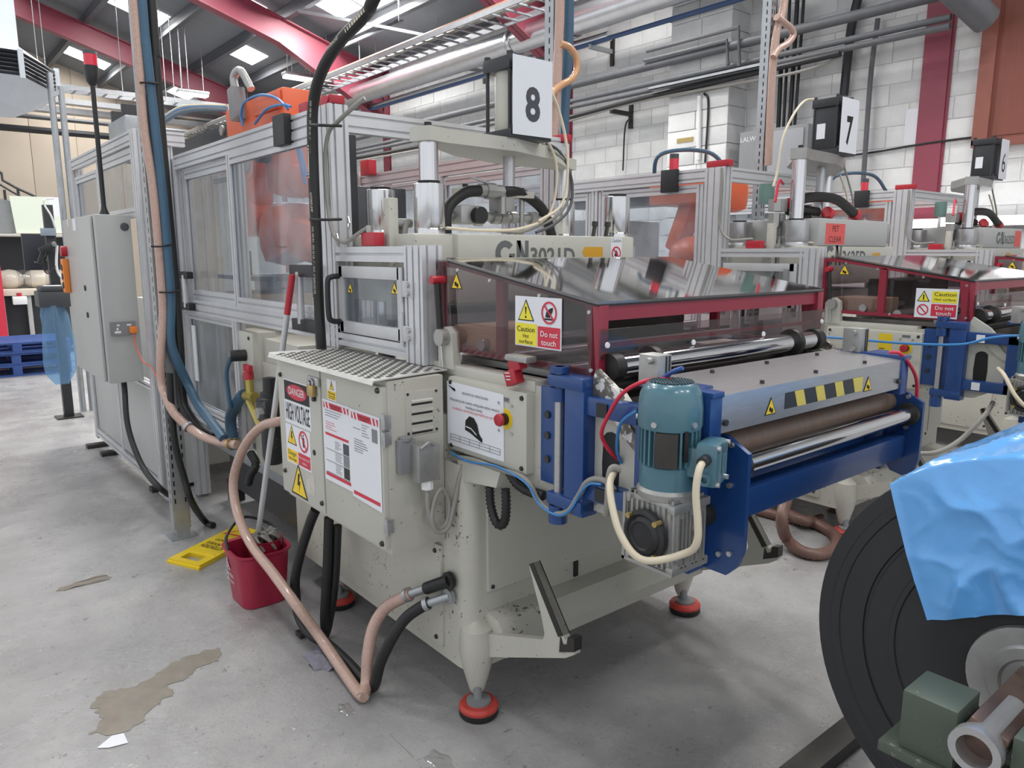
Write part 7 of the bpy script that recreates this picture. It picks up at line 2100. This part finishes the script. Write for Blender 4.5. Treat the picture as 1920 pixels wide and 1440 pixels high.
MB().box(a.x, A(4, 545, y=y_).x, y_ - .15, y_ - .1, .3, 1.35).build('red_guard_edge', mat_redprint, PM)
for px in (8, 58):
    q_ = A(px, 600, y=y_)
    MB().box(q_.x - .03, q_.x + .03, y_ - .05, y_ + .02, 0, z5, .004).build('machine_leg', mat_greycab, PM)
q_ = A(37, 562, y=y_ - .15)
MB().box(q_.x - .09, q_.x + .09, y_ - .2, y_ - .1, q_.z - .07, q_.z + .05, .01).build('push_button_box', mat_white, PM)
MB().cyl((q_.x, y_ - .15, q_.z + .05), (q_.x, y_ - .15, q_.z + .1), .035, n=12).build('red_button', mat_red, PM)
MB().box(a.x, b.x + .3, y_ + .1, y_ + .8, .1, z5 - .1).build('dark_base', mat_blackpaint, PM)
# pallets
def pallet(x, y, z, lab):
    T = thing('pallet', lab, 'pallet', (x, y, z), 'blue wooden pallets at far left')
    for k in range(7):
        MB().box(x - .6, x + .6, y - .5 + k * .145, y - .5 + k * .145 + .1, z + .12, z + .142).build('deck_board', mat_palletblue, T)
    for k in range(3):
        MB().box(x - .6, x + .6, y - .5 + k * .45, y - .4 + k * .45, z, z + .022).build('base_board', mat_palletblue, T)
        for m_ in range(3):
            MB().box(x - .6 + m_ * .55, x - .5 + m_ * .55, y - .5 + k * .45, y - .4 + k * .45, z + .022, z + .12).build('block', mat_palletblue, T)
pp = A(78, 702, z=0)
pallet(pp.x - .25, pp.y + .5, 0, 'blue pallet at far left, bottom of the near stack')
pallet(pp.x - .25, pp.y + .52, .145, 'blue pallet at far left, second of the near stack')
pallet(pp.x - .23, pp.y + .5, .29, 'blue pallet at far left, topmost of the near stack')
# stair rails far behind
SR = thing('stair_rail', 'black stair handrail far behind the packing machine', 'railing', A(30, 380, y=20))
MB().tube([A(-10, 315, y=20), A(3, 325, y=20), A(5, 338, y=20), A(30, 352, y=20), A(65, 368, y=20), A(90, 385, y=20)], .03, n=6, sub=0).build('handrail', mat_blackpaint, SR)
MB().tube([A(-10, 340, y=20), A(20, 358, y=20), A(50, 375, y=20)], .025, n=6, sub=0).build('mid_rail', mat_blackpaint, SR)
for px, py in ((8, 356), (33, 352)):
    a = A(px, py, y=20)
    MB().cyl(a, (a.x, a.y, A(px, 395, y=20).z), .03, n=6).build('baluster', mat_blackpaint, SR)

# strip lamp on the block wall behind the last press
p0_, p1_ = A(1760, 420, x=8.55), A(1990, 408, x=8.55)
zl_ = A(1880, 413, x=8.55).z
SLm = thing('strip_lamp', 'lit strip lamp on the block wall behind the farthest press', 'lamp', (8.6, (p0_.y + p1_.y) / 2, zl_))
MB().box(8.58, 8.68, p1_.y, p0_.y, zl_ - .05, zl_ + .05, .01).build('lamp_body', mat_white, SLm)
MB().cyl((8.56, p1_.y + .05, zl_), (8.56, p0_.y - .05, zl_), .035, n=12).build('lamp_tube', M('strip_lamp_glow', (250, 252, 255), .5, emit=7.), SLm)
p0_, p1_ = A(1640, 400, x=8.55), A(1756, 400, x=8.55)
LP = thing('strip_lamp', 'glowing white strip low on the block wall behind the middle press', 'lamp', (8.6, (p0_.y + p1_.y) / 2, 1.9))  # glowing strip added for the bright white area on the wall
zl_ = A(1700, 420, x=8.55).z
MB().box(8.58, 8.68, p1_.y, p0_.y, zl_ - .05, zl_ + .05, .01).build('lamp_body', mat_white, LP)
MB().cyl((8.56, p1_.y + .05, zl_), (8.56, p0_.y - .05, zl_), .035, n=12).build('lamp_tube', M('white_strip_glow', (250, 252, 255), .5, emit=7.), LP)
